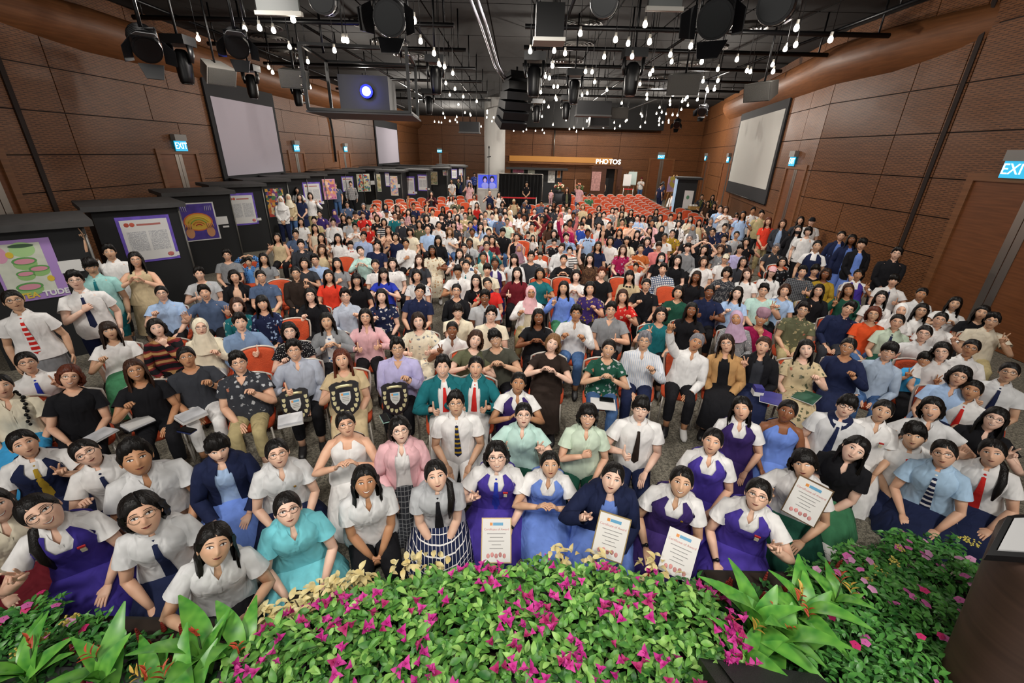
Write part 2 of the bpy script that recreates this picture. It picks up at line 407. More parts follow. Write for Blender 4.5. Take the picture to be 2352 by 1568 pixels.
# ---- rear walls
wRL, LRL, aRL = wall('wall_rear', (XL, YRL), (-2.2, YRL), CZ, 'distant brown wood wall left of the white column', 0, 0)
def onRL(px, py): p = ony(px, py, YRL); return p[0] - XL, p[2]
XCOL = float(ony(1160, 330, YRR)[0])
wRR, LRR, aRR = wall('wall_rear_photo_booth', (XCOL - 1.2, YRR), (XC, YRR), CZ, 'brown wood wall behind the lit photo booth sign', 0, 0)
def onRR(px, py): p = ony(px, py, YRR); return p[0] - (XCOL - 1.2), p[2]
# doors (lintel about 2.72 m)
ZD = 2.72
dR1 = (onR(2236, 430)[0], onR(2236, 430)[0] + 2.2)
tile_wall(wR, LR, lambda r: [j2, jk, jj] if r in (5, 6) else ([j3, jk, jj] if r in (3, 4) else [j3 - .9 * (r % 2), jk, jj]), [(dR1[0] - .14, dR1[1] + .14, ZD)])
door(wR, dR1[0], dR1[1], ZD, 1)
f2 = (onF(1808, 400)[0], onF(1850, 400)[0]); f3 = (onF(1662, 385)[0], onF(1690, 385)[0]); f4 = (onF(1617, 385)[0], onF(1628, 385)[0])
f4 = (min(f4), max(f4))
tile_wall(wF, LF, lambda r: [4.2, 8.5, 12.8, 16.5, 20], [(min(f) - .14, max(f) + .14, ZD) for f in (f2, f3, f4)])
for i, f in enumerate((f2, f3, f4)): door(wF, min(f), max(f), ZD, 2 + i)
l1 = (onL(371, 380)[0], onL(452, 380)[0]); l2 = (onL(666, 370)[0], onL(697, 370)[0]); l3 = (onL(780, 370)[0], onL(803, 370)[0]); l0 = (onL(-60, 420)[0], onL(16, 420)[0])
lj = [onL(112, 170)[0], onL(178, 360)[0]]
seam = onL(70, 340)[0]
tile_wall(wL, LL, lambda r: [seam - .06, seam + .06] + ([onL(150, 270)[0]] if r < 6 else []) + [16.0 + 3.6 * i + (.9 if r % 2 else 0) for i in range(9)], [(l[0] - .14, l[1] + .14, ZD) for l in (l0, l1, l2, l3)])
for i, l in enumerate((l0, l1, l2, l3)): door(wL, l[0], l[1], ZD, 5 + i)
r1 = (onRL(996, 380)[0], onRL(1028, 380)[0])
tile_wall(wRL, LRL, lambda r: [2.4, 4.6], [(r1[0] - .14, r1[1] + .14, ZD)])
door(wRL, r1[0], r1[1], ZD, 9)
rr = (onRR(1490, 400)[0], onRR(1541, 400)[0])
tile_wall(wRR, LRR, lambda r: [3.2, 6.4, 9.5, 13.0], [(rr[0] - .14, rr[1] + .14, ZD)])
door(wRR, rr[0], rr[1], ZD, 10)
# dark recess between right panels (vertical seam) and rails
for nm, o, a in (('trim_1', wR, (jk + jj) / 2), ('trim_2', wL, seam)):
    q = MB().box((a - .05, -.05, 0), (a + .05, -.028, CZ)).build(nm, JOINT, o, False)
# rounded cove along the top of the side walls
def cove(name, st, label):
    """st: stations (x, y, inward x, inward y, scale) along the wall; the near end tapers into it"""
    m = MB(); R = []
    prof = [(0, 4.85), (.10, 4.90), (.30, 5.02), (.45, 5.22), (.50, 5.42), (.46, 5.60), (.30, 5.72), (0, 5.76)]
    for (x, y, ix, iy, k) in st:
        R.append(np.array([(x + ix * a * k, y + iy * a * k, 4.85 + (z - 4.85) * (.6 + .4 * k) + (1 - k) * .25) for a, z in prof]))
    m.rings(R, 0, False); struct(m.build(name, wood(name + '_wood', '#7a4e2e', False)), label)
nin = (nF[0], nF[1]) if nF[0] < 0 else (-nF[0], -nF[1])
cove('trim_3', [(XL, 9.1, 1, 0, .02), (XL, 10.2, 1, 0, .55), (XL, 11.5, 1, 0, 1), (XL, YRL, 1, 0, 1)], 'rounded wooden cove running along the wall above the booths')
cove('trim_4', [(XR, 9.35, -1, 0, .02), (XR, 10.4, -1, 0, .6), (XR, 11.5, -1, 0, 1), (XR, YB, -1, .12, 1), (XR + (XC - XR) * .6, YB + (YRR - YB) * .6, nin[0], nin[1], 1), (XR + (XC - XR) * .64, YB + (YRR - YB) * .64, nin[0], nin[1], .05)], 'rounded wooden cove high on the wall above the white projection screen')
# soffit over the rear wall and the glowing slot under it
struct(MB().box((XCOL - .4, YRR - 2.4, 4.55), (XC - 3.6, YRR - .04, CZ)).build('trim_6', plain('soffit', '#0a0a0a', .9), smooth=False), 'black soffit hanging before the rear wall')
# white column
pc0, pc1 = ony(1113, 340, YRR - 3.5), ony(1160, 340, YRR - 3.5)
struct(MB().tube([((pc0[0] + pc1[0]) / 2, YRR - 3.5, 0), ((pc0[0] + pc1[0]) / 2, YRR - 3.5, CZ)], (pc1[0] - pc0[0]) / 2, 24).build('column', plain('column_white', '#d4d2cd', .7)), 'round white column near the rear wall')
# warm lit slot along the rear ceiling edge
g0, g1 = ony(1170, 371, YRR - .3), ony(1405, 380, YRR - .3)
lit = MB().box((g0[0], YRR - .35, 2.42), (g1[0], YRR - .12, 2.78)).build('cove_light', plain('cove_glow', '#a8763a', .6, emit='#b87a34', estr=.45), smooth=False)
tag(lit, 'warm glowing light strip above the far exhibition stand', 'light')
lb = MB().box((g0[0] - .1, YRR - .7, 2.28), (g1[0] + .1, YRR - .36, 2.40)).build('trim_7', WP, smooth=False); struct(lb, 'wooden ledge below the glowing strip')
# projection screens
def screen(name, o, a0, a1, z0, z1, mat, label, top=.65, bot=.16, sd=.20):
    e = empty(name); e.location = o.location; e.rotation_euler = o.rotation_euler
    a0, a1 = min(a0, a1), max(a0, a1)
    MB().box((a0 - sd, -.10, z0 - bot), (a1 + sd, -.045, z1 + top)).build('screen_border', DARKCLOTH, e, False)
    MB().box((a0, -.115, z0), (a1, -.10, z1)).build('screen_cloth', mat, e, False)
    MB().tube([(a0 - sd, -.09, z1 + top), (a1 + sd, -.09, z1 + top)], .09, 12).build('screen_roller', BLKG, e)
    MB().tube([(a0 - sd, -.09, z0 - bot), (a1 + sd, -.09, z0 - bot)], .03, 10).build('weight_bar', BLKG, e)
    tag(e, label, 'screen')
screen('projection_screen', wL, onL(495, 310)[0], onL(632, 320)[0], onL(514, 404)[1], onL(476, 220)[1], SCRN, 'large lavender projection screen on the wall behind the nearest booths')
screen('projection_screen', wL, onL(863, 333)[0], onL(911, 334)[0], onL(866, 376)[1], onL(860, 290)[1], SCRN, 'smaller pale projection screen on the wall near the far corner')
sa = onF(1695, 340)[0]; sb = onF(1790, 340)[0]
screen('projection_screen', wF, sa, sb, onF(1770, 437)[1], onF(1812, 249)[1], SCRW, 'white projection screen with black border beside the standing visitors', .6, .5, .22)
# exit signs
def exitsign(o, a, z, label, flip=1):
    e = empty('exit_sign'); e.location = o.location; e.rotation_euler = o.rotation_euler
    MB().box((a - .24, -.16, z + .05), (a + .24, -.03, z + .22)).build('sign_housing', plain('sign_grey', '#8d8a86', .5), e, False)
    fc = MB().box((a - .24, -.11, z - .22), (a + .24, -.09, z + .05)).build('sign_face', plain('exit_glow', '#1f8fb0', .4, emit='#1c9cc4', estr=1.3), e, False)
    M = Matrix.Translation((a, -.113, z - .085)) @ Matrix.Rotation(math.pi / 2, 4, 'X')
    textmesh('lettering', 'EXIT', .24, plain('exit_white', '#eaf6fa', .5, emit='#eafaff', estr=2.0), fc, M, .002)
    tag(e, label, 'sign')
for o, q, lab in ((wL, onL(407, 332), 'glowing exit sign above the door by the nearest booths'), (wL, onL(676, 338), 'glowing exit sign just past the large lavender screen'), (wL, onL(790, 341), 'glowing exit sign beside the black cable on the wall'),
                  (wRL, onRL(1010, 346), 'small glowing exit sign on the distant wall by the column'), (wRR, onRR(1518, 359), 'glowing exit sign above the red-lit rear door'),
                  (wF, onF(1624, 362), 'exit sign on the far door past the white screen'), (wF, onF(1677, 365), 'exit sign at the door touching the white screen'), (wF, onF(1828, 368), 'exit sign above the door by the standing students'), (wR, onR(2352, 385), 'large exit sign cut by the picture edge')):
    exitsign(o, q[0], q[1] + .05, lab)
# ================================================================ exhibition booths
BZ = 1.97; BANG = 48 * D2R
BOOTHM = plain('booth_black', '#17181a', .75); ROOFM = plain('booth_roof', '#3c3b3b', .7, var=.12); ROOFE = plain('booth_roof_edge', '#1b1b1c', .7)
BOOTHS = []
def booth(c, label, w_=1.5, dp=1.35, ang=BANG, zt=BZ):
    e = empty('exhibition_booth', (c[0], c[1], 0), ang)
    MB().box((-w_, 0, zt - .085), (0, dp, zt)).build('roof', ROOFM, e, False)
    MB().box((-w_ + .12, .12, 0), (-.12, .19, zt - .085)).build('front_panel', BOOTHM, e, False)
    MB().box((-w_ + .12, .19, 0), (-w_ + .19, dp - .1, zt - .085)).build('side_panel', BOOTHM, e, False)
    MB().box((-.19, .19, 0), (-.12, dp - .1, zt - .085)).build('side_panel', BOOTHM, e, False)
    MB().tube([(-.12, .10, 0), (-.12, .10, zt - .085)], .018, 8).build('post', plain('booth_post', '#6a6864', .4, .6), e)
    tag(e, label, 'booth', 'black exhibition booths'); BOOTHS.append((e, c, ang)); return e
def blocal(b, p):
    e, c, ang = b; q = np.array(p[:2]) - np.array(c[:2]); return q[0] * math.cos(ang) + q[1] * math.sin(ang), -q[0] * math.sin(ang) + q[1] * math.cos(ang)
def on_booth(b, px, py, off=.12):
    e, c, ang = b; n = np.array((math.sin(ang), -math.cos(ang), 0)); p0 = np.array((c[0], c[1], 0)) - n * off
    p = onplane(px, py, p0, n); return blocal(b, p)[0], p[2]
PW = plain('paper_white', '#d9d8d6', .7); PPUR = plain('paper_purple', '#6a52b8', .7, var=.25); TXTG = None
def textmat():
    mt, nt, b = newmat('printed_text'); L = nt.links.new; tc = N(nt, 'ShaderNodeTexCoord'); sp = N(nt, 'ShaderNodeSeparateXYZ'); L(tc.outputs['Object'], sp.inputs[0])
    mu = N(nt, 'ShaderNodeMath', operation='MULTIPLY'); mu.inputs[1].default_value = 55; L(sp.outputs[2], mu.inputs[0])
    fr = N(nt, 'ShaderNodeMath', operation='FRACT'); L(mu.outputs[0], fr.inputs[0]); lt = N(nt, 'ShaderNodeMath', operation='LESS_THAN'); lt.inputs[1].default_value = .45; L(fr.outputs[0], lt.inputs[0])
    nz = N(nt, 'ShaderNodeTexNoise', i_Scale=60.0); L(tc.outputs['Object'], nz.inputs['Vector']); g = N(nt, 'ShaderNodeMath', operation='GREATER_THAN'); g.inputs[1].default_value = .45; L(nz.outputs['Fac'], g.inputs[0])
    m2 = N(nt, 'ShaderNodeMath', operation='MULTIPLY'); L(lt.outputs[0], m2.inputs[0]); L(g.outputs[0], m2.inputs[1])
    mx = N(nt, 'ShaderNodeMix', data_type='RGBA'); L(m2.outputs[0], mx.inputs[0]); mx.inputs[6].default_value = (*lin('#d2d2d2'), 1); mx.inputs[7].default_value = (*lin('#8c8e94'), 1); L(mx.outputs[2], b.inputs['Base Color'])
    b.inputs['Roughness'].default_value = .7; return mt
TXTG = textmat()
def artmat(name, cols, scale=9.0, dist=.8):
    mt, nt, b = newmat(name); L = nt.links.new; tc = N(nt, 'ShaderNodeTexCoord')
    nz = N(nt, 'ShaderNodeTexNoise', i_Scale=4.0, i_Detail=2.0); L(tc.outputs['Object'], nz.inputs['Vector'])
    mx = N(nt, 'ShaderNodeMix', data_type='RGBA'); mx.inputs[0].default_value = .12 * dist; L(tc.outputs['Object'], mx.inputs[6]); L(nz.outputs['Color'], mx.inputs[7])
    vo = N(nt, 'ShaderNodeTexVoronoi', i_Scale=scale); L(mx.outputs[2], vo.inputs['Vector']); sp = N(nt, 'ShaderNodeSeparateColor'); L(vo.outputs['Color'], sp.inputs[0])
    r = ramp(nt, [(i / len(cols), lin(c)) for i, c in enumerate(cols)], 'CONSTANT'); L(sp.outputs[0], r.inputs['Fac']); L(r.outputs['Color'], b.inputs['Base Color']); b.inputs['Roughness'].default_value = .6
    return mt
def poster_frame(b, x0, y0, x1, y1, side=0):
    """poster mounted on the booth face: local rectangle"""
    ym = (y0 + y1) / 2; a0 = on_booth(b, x0, ym)[0]; a1 = on_booth(b, x1, ym)[0]; zt = on_booth(b, (x0 + x1) / 2, y0)[1]; zb = on_booth(b, (x0 + x1) / 2, y1)[1]
    return a0, a1, zb, zt
def text_poster(b, box, label):
    a0, a1, zb, zt = poster_frame(b, *box); e = empty('poster', b[0].location, b[2]); w_, h = a1 - a0, zt - zb; Y = .12
    MB().box((a0, Y - .012, zb), (a1, Y - .002, zt)).build('border', PPUR, e, False)
    sh_ = MB().box((a0 + .06 * w_, Y - .015, zb + .05 * h), (a1 - .06 * w_, Y - .012, zt - .07 * h)).build('sheet', PW, e, False)
    for u in (0, 1):
        MB().box((a0 + (.13 + .4 * u) * w_, Y - .0165, zb + .25 * h), (a0 + (.48 + .4 * u) * w_, Y - .015, zb + .68 * h)).build('text_column', TXTG, sh_, False)
    MB().box((a0 + .35 * w_, Y - .0165, zt - .20 * h), (a1 - .2 * w_, Y - .015, zt - .16 * h)).build('heading', plain('heading_red', '#b06a62', .7), sh_, False)
    for u, c in ((.17, '#b24a3a'), (.27, '#c45a44')): MB().ellipsoid((a0 + u * w_, Y - .0155, zt - .17 * h), (.05 * w_, .002, .05 * w_), 12, 4).build('portrait_spot', plain('portrait' + c, c, .6), sh_)
    MB().ellipsoid((a1 - .16 * w_, Y - .0155, zb + .13 * h), (.07 * w_, .002, .05 * h), 8, 4).build('corner_flower', plain('flower_print', '#c8706c', .6, var=.4), sh_)
    return tag(e, label, 'poster')
def art_poster(b, box, label, cols, bg='#cfc6dc', scale=9., name=None):
    a0, a1, zb, zt = poster_frame(b, *box); e = empty('poster', b[0].location, b[2]); w_, h = a1 - a0, zt - zb; Y = .12
    MB().box((a0, Y - .012, zb), (a1, Y - .002, zt)).build('sheet', plain('sheet' + bg, bg, .7), e, False)
    MB().box((a0 + .05 * w_, Y - .015, zb + .04 * h), (a1 - .05 * w_, Y - .012, zt - .04 * h)).build('artwork', artmat('art_%d' % len(bpy.data.materials), cols, scale), e, False)
    return tag(e, label, 'poster'), (a0, a1, zb, zt)
cor = [(211, 505), (425, 464), (540, 437), (612, 421), (668, 411), (712, 404), (752, 399)]
names = ['nearest black booth showing the green cartoon poster', 'black booth with the purple-edged text poster behind the cream dress', 'black booth showing the glowing rainbow poster', 'black booth behind the two text posters past the rainbow', 'black booth behind the visitors in pale headscarves', 'black booth behind the visitor in a dark dress', 'black booth behind the visitor in the blue tee']
for (x, y), nm in zip(cor, names): booth(onz(x, y, BZ), nm)
c = BOOTHS[-1][1]
for i in range(2): booth((c[0] + .1 + .1 * i, c[1] + 2.2 * (i + 1)), ['black booth behind the checked shirt visitor', 'black booth furthest along the wall row'][i])
B = BOOTHS
# lilac cartoon poster with green bowls
a0, a1, zb, zt = poster_frame(B[0], -12, 548, 141, 691)
e = empty('poster', B[0][0].location, B[0][2]); w_, h = a1 - a0, zt - zb; Y = .12
MB().box((a0, Y - .012, zb), (a1, Y - .002, zt)).build('sheet', plain('lilac_sheet', '#a987c6', .7), e, False)
MB().box((a0 + .05 * w_, Y - .015, zb + .12 * h), (a1 - .18 * w_, Y - .012, zt - .06 * h)).build('backdrop_print', plain('pale_print', '#cfd3c4', .7, var=.1), e, False)
def disc(cx, cz, rx, rz, col, lift, nm='print'):
    t = np.arange(22) / 22 * 2 * math.pi; V = [(a0 + cx * w_ + rx * w_ * math.cos(u), Y - .016 - lift, zb + cz * h + rz * h * math.sin(u)) for u in t]
    V2 = [(p[0], p[1] + .002, p[2]) for p in V]; m = MB(); m.rings([np.array(V2), np.array(V)]); return m.build(nm, plain('print' + col, col, .7), e, False)
for cx, cz, r in ((.48, .64, .20), (.42, .44, .15), (.66, .50, .17), (.40, .22, .22)):
    disc(cx, cz - .03, r * .95, r * .5, '#8fb973', .0, 'bowl'); disc(cx, cz + .015, r, r * .32, '#5f9a55', .001, 'bowl_rim'); disc(cx, cz + .01, r * .8, r * .22, '#d48fa0', .002, 'tea')
disc(.52, .84, .20, .12, '#a8cf8e', .0, 'face_print'); disc(.52, .90, .20, .03, '#3f5a43', .001, 'head_band'); disc(.15, .78, .12, .13, '#d79ab4', .0, 'heart_print')
for cx, cz in ((.30, .77), (.78, .33)): disc(cx, cz, .06, .05, '#d8b93a', .003, 'bird_print')
for s_, cx, col in (('TEA', .34, '#e0c04a'), ('TUDE', .78, '#e6e6e6')):
    M = Matrix.Translation((a0 + cx * w_, Y - .019, zb + .085 * h)) @ Matrix.Rotation(math.pi / 2, 4, 'X'); textmesh('lettering', s_, .125 * h, plain('letters' + col, col, .6), e, M, .001, bold=.004)
tag(e, 'lilac cartoon poster of green bowls lettered TEATUDE', 'poster')
text_poster(B[1], (277, 495, 402, 601), 'purple-bordered text poster behind the person in the cream dress')
# glowing rainbow poster
a0, a1, zb, zt = poster_frame(B[2], 409, 465, 499, 553); e = empty('poster', B[2][0].location, B[2][2]); w_, h = a1 - a0, zt - zb
MB().box((a0, Y - .012, zb), (a1, Y - .002, zt)).build('sheet', PW, e, False)
MB().box((a0 + .04 * w_, Y - .015, zb + .03 * h), (a1 - .04 * w_, Y - .012, zt - .03 * h)).build('backdrop_print', plain('purple_print', '#4d3a96', .7, var=.2), e, False)
disc(.5, .50, .38, .24, '#d8743c', 0, 'glow_print'); disc(.5, .50, .34, .21, '#e4b84a', .001, 'glow_print')
for r_, col in ((.30, '#d9c842'), (.23, '#9ac05a'), (.16, '#d88a3c'), (.09, '#cc4438')):
    t = np.linspace(.5, 2.64, 12); m = MB(); m.tube([(a0 + w_ * (.5 + r_ * math.cos(u)), Y - .020, zb + h * (.36 + r_ * .9 * math.sin(u))) for u in t], .012, 5); m.build('rainbow_arc', plain('arc' + col, col, .6), e)
for s in (-1, 1):
    disc(.5 + s * .27, .22, .11, .14, '#cf9468', .003, 'palm_print')
    for k in range(4):
        m = MB(); q = (a0 + w_ * (.5 + s * (.22 + .05 * k)), Y - .020, zb + h * .33); m.tube([q, (q[0] - s * .02 * w_, q[1], q[2] + .12 * h)], .014, 5); m.build('finger_print', plain('print#cf9468', '#cf9468', .7), e)
    for k in range(4):
        m = MB(); q = (a0 + w_ * (.5 + s * (.24 + .05 * k)), Y - .020, zb + h * .78); m.tube([q, (q[0] + s * .01 * w_, q[1], q[2] + .13 * h)], .006, 5); m.build('finger_outline', PW, e)
tag(e, 'purple poster of hands cupping a glowing rainbow', 'poster')
text_poster(B[3], (524, 443, 588, 517), 'purple-bordered text poster just past the rainbow poster')
CA = ['#b8403a', '#2e3a58', '#d8a24a', '#4a7a4a', '#c86a3a', '#e0c8a0', '#7a4a8a']
art_poster(B[4], (611, 430, 656, 500), 'crowded multicoloured artwork behind the pale headscarves', CA, '#22252a', 12.)
text_poster(B[5], (697, 418, 738, 470), 'purple-bordered text poster behind the bob-haired visitor')
art_poster(B[6], (742, 411, 771, 458), 'pink and orange artwork beside the blue tee visitor', ['#d88aa8', '#e0a070', '#b05a8a', '#f0c8b0', '#8a6ab0'], '#d8a0b8', 9.)
text_poster(B[7], (785, 405, 812, 440), 'text poster behind the checked shirt visitor')
art_poster(B[8], (820, 399, 850, 440), 'artwork of cartoon children on a pale ground', ['#e6e0c0', '#e6e0c0', '#4a8a6a', '#c84a3a', '#e6e0c0', '#4a6ab0', '#d8b87a'], '#e0e0d4', 15.)
# second cluster of booths behind the empty chairs
Y2 = 22.5
def flatbooth(px0, px1, pyt, Yd, label):
    p0 = ony(px0, pyt, Yd); p1 = ony(px1, pyt, Yd); zt = min(2.25, max(1.95, (p0[2] + p1[2]) / 2)); b = booth((p1[0], Yd), label, p1[0] - p0[0], 1.3, 0., zt); return BOOTHS[-1]
b1 = flatbooth(862, 925, 391, 22.0, 'black booth behind the rearmost empty chairs, nearest the wall'); b2 = flatbooth(926, 984, 389, 23.2, 'black booth behind the empty chairs with two text posters'); b3 = flatbooth(985, 1030, 385, 25.4, 'black booth behind the posing group'); b4 = flatbooth(1031, 1070, 381, 28.0, 'black booth furthest back beside the column')
for x0, x1, yt, Yd, lab in ((772, 862, 391, 26.0, 'black booth behind the artwork of cartoon children'), (812, 905, 387, 29.0, 'black booth roof just behind the rear chair booths'), (905, 985, 384, 29.5, 'black booth roof in the middle of the back cluster'), (960, 1040, 381, 32.0, 'black booth roof behind the posing group'), (880, 965, 381, 34.0, 'black booth roof deepest in the cluster near the wall corner'), (1000, 1066, 378, 35.0, 'black booth roof deepest in the cluster near the column')): flatbooth(x0, x1, yt, Yd, lab)
for b, bx, k, lab in ((b1, (866, 399, 875, 440), 0, 'narrow artwork on the booth edge behind empty chairs'), (b1, (885, 396, 895, 428), 1, 'small text poster between two narrow artworks'), (b1, (897, 404, 914, 449), 2, 'tall artwork of a blue-haired figure'),
                      (b2, (928, 405, 953, 447), 1, 'text poster behind the empty chairs, the lower one'), (b2, (960, 401, 982, 438), 1, 'text poster behind the empty chairs, the higher one'), (b3, (988, 394, 1005, 424), 0, 'pale yellow artwork beside the posing group'), (b3, (1017, 391, 1028, 403), 2, 'tiny orange artwork above the posing group'), (b4, (1037, 388, 1050, 410), 1, 'text poster above the posing group'), (b4, (1054, 386, 1063, 403), 1, 'small text poster near the white column')):
    if k == 1: text_poster(b, bx, lab)
    else: art_poster(b, bx, lab, ['#c8b890', '#d8d0b0', '#8a9a7a', '#b0a070'] if k == 0 else ['#7aa8c8', '#d8b8c0', '#e0d0c0', '#b88aa0', '#e8c090'], '#d8d4c8', 12.)
# captions and white leaf tags beside posters
for b, bx in ((B[1], (398, 577, 412, 586)), (B[2], (497, 497, 523, 515)), (B[2], (512, 518, 526, 522)), (B[3], (590, 500, 600, 506)), (B[0], (135, 597, 190, 625)), (B[5], (738, 462, 744, 468)), (B[8], (851, 415, 860, 424)), (b1, (914, 423, 919, 431)), (b2, (953, 440, 958, 445)), (b2, (983, 432, 987, 436))):
    a0, a1, zb, zt = poster_frame(b, *bx); o = MB().box((a0, .104, zb), (a1, .118, zt)).build('caption_card', PW, smooth=False); o.location = b[0].location; o.rotation_euler = b[0].rotation_euler
    tag(o, 'white caption card on the ' + ' '.join(b[0]['label'].split()[:10]), 'card', 'caption cards on the booths')
# ================================================================ things at the back of the hall
def boxthing(name, x0, y0, x1, y1, Yd, depth, mat, label, cat, parts=None):
    p0 = ony(x0, y1, Yd); p1 = ony(x1, y0, Yd); e = empty(name, ((p0[0] + p1[0]) / 2, Yd, 0)); w_ = (p1[0] - p0[0]) / 2
    tag(e, label, cat); return e, w_, max(0., p0[2]), p1[2]
# television on a white cabinet
e, w_, z0, z1 = boxthing('television', 1097, 400, 1143, 433, 24.2, .3, BLK, 'television showing two blue-lit people, on a white cabinet', 'television')
MB().box((-w_, 0, z0), (w_, .09, z1)).build('frame', plain('tv_white', '#cfcfd4', .5), e, False)
MB().box((-w_ * .93, -.012, z0 + .05), (w_ * .93, 0, z1 - .05)).build('screen_face', plain('tv_blue', '#3a48b0', .3, emit='#4454d8', estr=.9, var=.35), e, False)
for s, hgt in ((-.25, .58), (.45, .62)):
    m = MB(); m.ellipsoid((s * w_, -.02, z0 + (z1 - z0) * hgt), (.09, .012, .12), 12, 6); m.build('figure_print', plain('tv_face', '#b8a0d8', .4, emit='#b09ad8', estr=.7), e)
    m = MB(); m.ellipsoid((s * w_, -.016, z0 + (z1 - z0) * (hgt + .05)), (.13, .012, .17), 12, 6); m.build('figure_hair', plain('tv_dark', '#141436', .4), e)
    m = MB(); m.ellipsoid((s * w_, -.016, z0 + (z1 - z0) * .22), (.2, .012, .16), 12, 6); m.build('figure_body', plain('tv_shirt', '#8a90e0', .4, emit='#8a90e8', estr=.6), e)
m = MB(); m.box((-w_ * 1.02, -.05, 0), (w_ * 1.05, .45, z0 - .02)); cb = m.build('white_cabinet', plain('cabinet_white', '#c2c0bb', .6), smooth=False); cb.location = e.location; tag(cb, 'plain white cabinet holding up the television', 'cabinet')
MB().box((-w_, -.06, .1), (-.01, -.05, z0 - .1)).build('door_panel', plain('cabinet_white2', '#cfcdc8', .6), cb, False); MB().box((.01, -.06, .1), (w_, -.05, z0 - .1)).build('door_panel', plain('cabinet_white2', '#cfcdc8', .6), cb, False)
# microphone stand
p = ony(1123, 432, 23.4); zt = ony(1123, 338, 23.4)[2]; e = empty('microphone_stand', (p[0], 23.4, 0))
MB().tube([(0, 0, .02), (0, 0, zt)], .018, 8).build('pole', BLKG, e); MB().tube([(0, 0, 0), (0, 0, .03)], .16, 14).build('base', BLKG, e); MB().tube([(-.1, 0, zt - .45), (.1, 0, zt - .42)], .02, 6).build('clamp', BLKG, e); MB().ellipsoid((0, 0, zt), (.035, .035, .07), 8, 5).build('microphone', BLKG, e)
tag(e, 'tall thin black stand before the white column', 'stand')
# black curtain booth
pL, pR = ony(1146, 398, 24.6), ony(1247, 400, 24.6); e = empty('black_curtain', (0, 24.6, 0)); n = 60; xx = np.linspace(pL[0], pR[0], n); m = MB()
yy = .06 * np.sin(np.arange(n) * 1.3) + .03 * np.sin(np.arange(n) * 2.9)
m.rings([np.stack([xx, yy * k, np.full(n, z)], 1) for z, k in ((0, 1.3), (.8, 1.1), (1.5, .8), (pL[2], .4))] , 0, False); m.rings([np.stack([xx, yy * k + .03, np.full(n, z)], 1) for z, k in ((0, 1.3), (.8, 1.1), (1.5, .8), (pL[2], .4))], 0, False); m.build('drape', plain('drape_black', '#0e0e10', .9), e)
MB().tube([(pL[0], 0, pL[2]), (pR[0], 0, pL[2])], .025, 8).build('top_rail', STEEL, e)
for x in (pL[0], pR[0]): MB().tube([(x, 0, 0), (x, 0, pL[2])], .02, 8).build('post', STEEL, e)
tag(e, 'black curtain backdrop beside the television', 'curtain')
def barrier(px0, px1, py, Yd, label):
    a, b_ = ony(px0, py, Yd), ony(px1, py, Yd); e = empty('belt_barrier', (0, Yd, 0)); z = a[2]
    for x in (a[0], b_[0]): MB().tube([(x, 0, .02), (x, 0, z + .04)], .025, 8).build('post', STEEL, e); MB().tube([(x, 0, 0), (x, 0, .02)], .14, 12).build('base', BLKG, e)
    MB().box((a[0], -.012, z - .03), (b_[0], .0, z + .03)).build('belt', plain('belt_red', '#c01822', .6), e, False); tag(e, label, 'barrier')
barrier(1150, 1232, 453, 21.6, 'red belt barrier before the black curtain'); barrier(1432, 1454, 434, 28.5, 'short red belt barrier beside the photo booth')
# photo booth
pA, pB = ony(1354, 445, 31.), ony(1429, 392, 31.); e = empty('photo_booth', ((pA[0] + pB[0]) / 2, 31., 0)); w_ = (pB[0] - pA[0]) / 2; zt = pB[2] + .1
DW = wood('dark_booth_wood', '#4a2c1e', False)
MB().box((-w_, 0, 0), (-w_ * .02, .1, zt)).build('wall_panel', DW, e, False); MB().box((w_ * .72, 0, 0), (w_, .1, zt)).build('wall_panel', DW, e, False); MB().box((-w_, -.02, zt), (w_, 1.2, zt + .12)).build('roof', DW, e, False)
MB().box((-w_ * .02, .9, 0), (w_ * .72, 1., zt)).build('curtain', BLK, e, False)
MB().box((-w_ * .95, -.02, zt - 1.4), (-w_ * .35, 0, zt - .2)).build('pink_notice', plain('notice_pink', '#b0827c', .7, var=.3), e, False)
for s_ in 'PHOTOS': pass
M = Matrix.Translation((0, -.04, zt + .40)) @ Matrix.Rotation(math.pi / 2, 4, 'X')
sg = empty('photos_sign', e.location)
GL = plain('sign_bulbs', '#ffffff', .4, emit='#fff6ea', estr=2.2)
x = -w_ * .82
for ch in 'PHOTOS':
    M = Matrix.Translation((x + w_ * .13, -.04, zt + .42)) @ Matrix.Rotation(math.pi / 2, 4, 'X'); textmesh('letter', ch, .41, GL, sg, M, .03, bold=.006); x += w_ * .275 + (.06 if ch == 'O' and x < 0 else 0)
MB().box((-w_ * .9, -.03, zt + .12), (w_ * .95, .06, zt + .17)).build('sign_base', DW, sg, False)
tag(sg, 'glowing white marquee letters spelling PHOTOS', 'sign'); tag(e, 'dark wooden photo booth under the PHOTOS letters', 'booth')
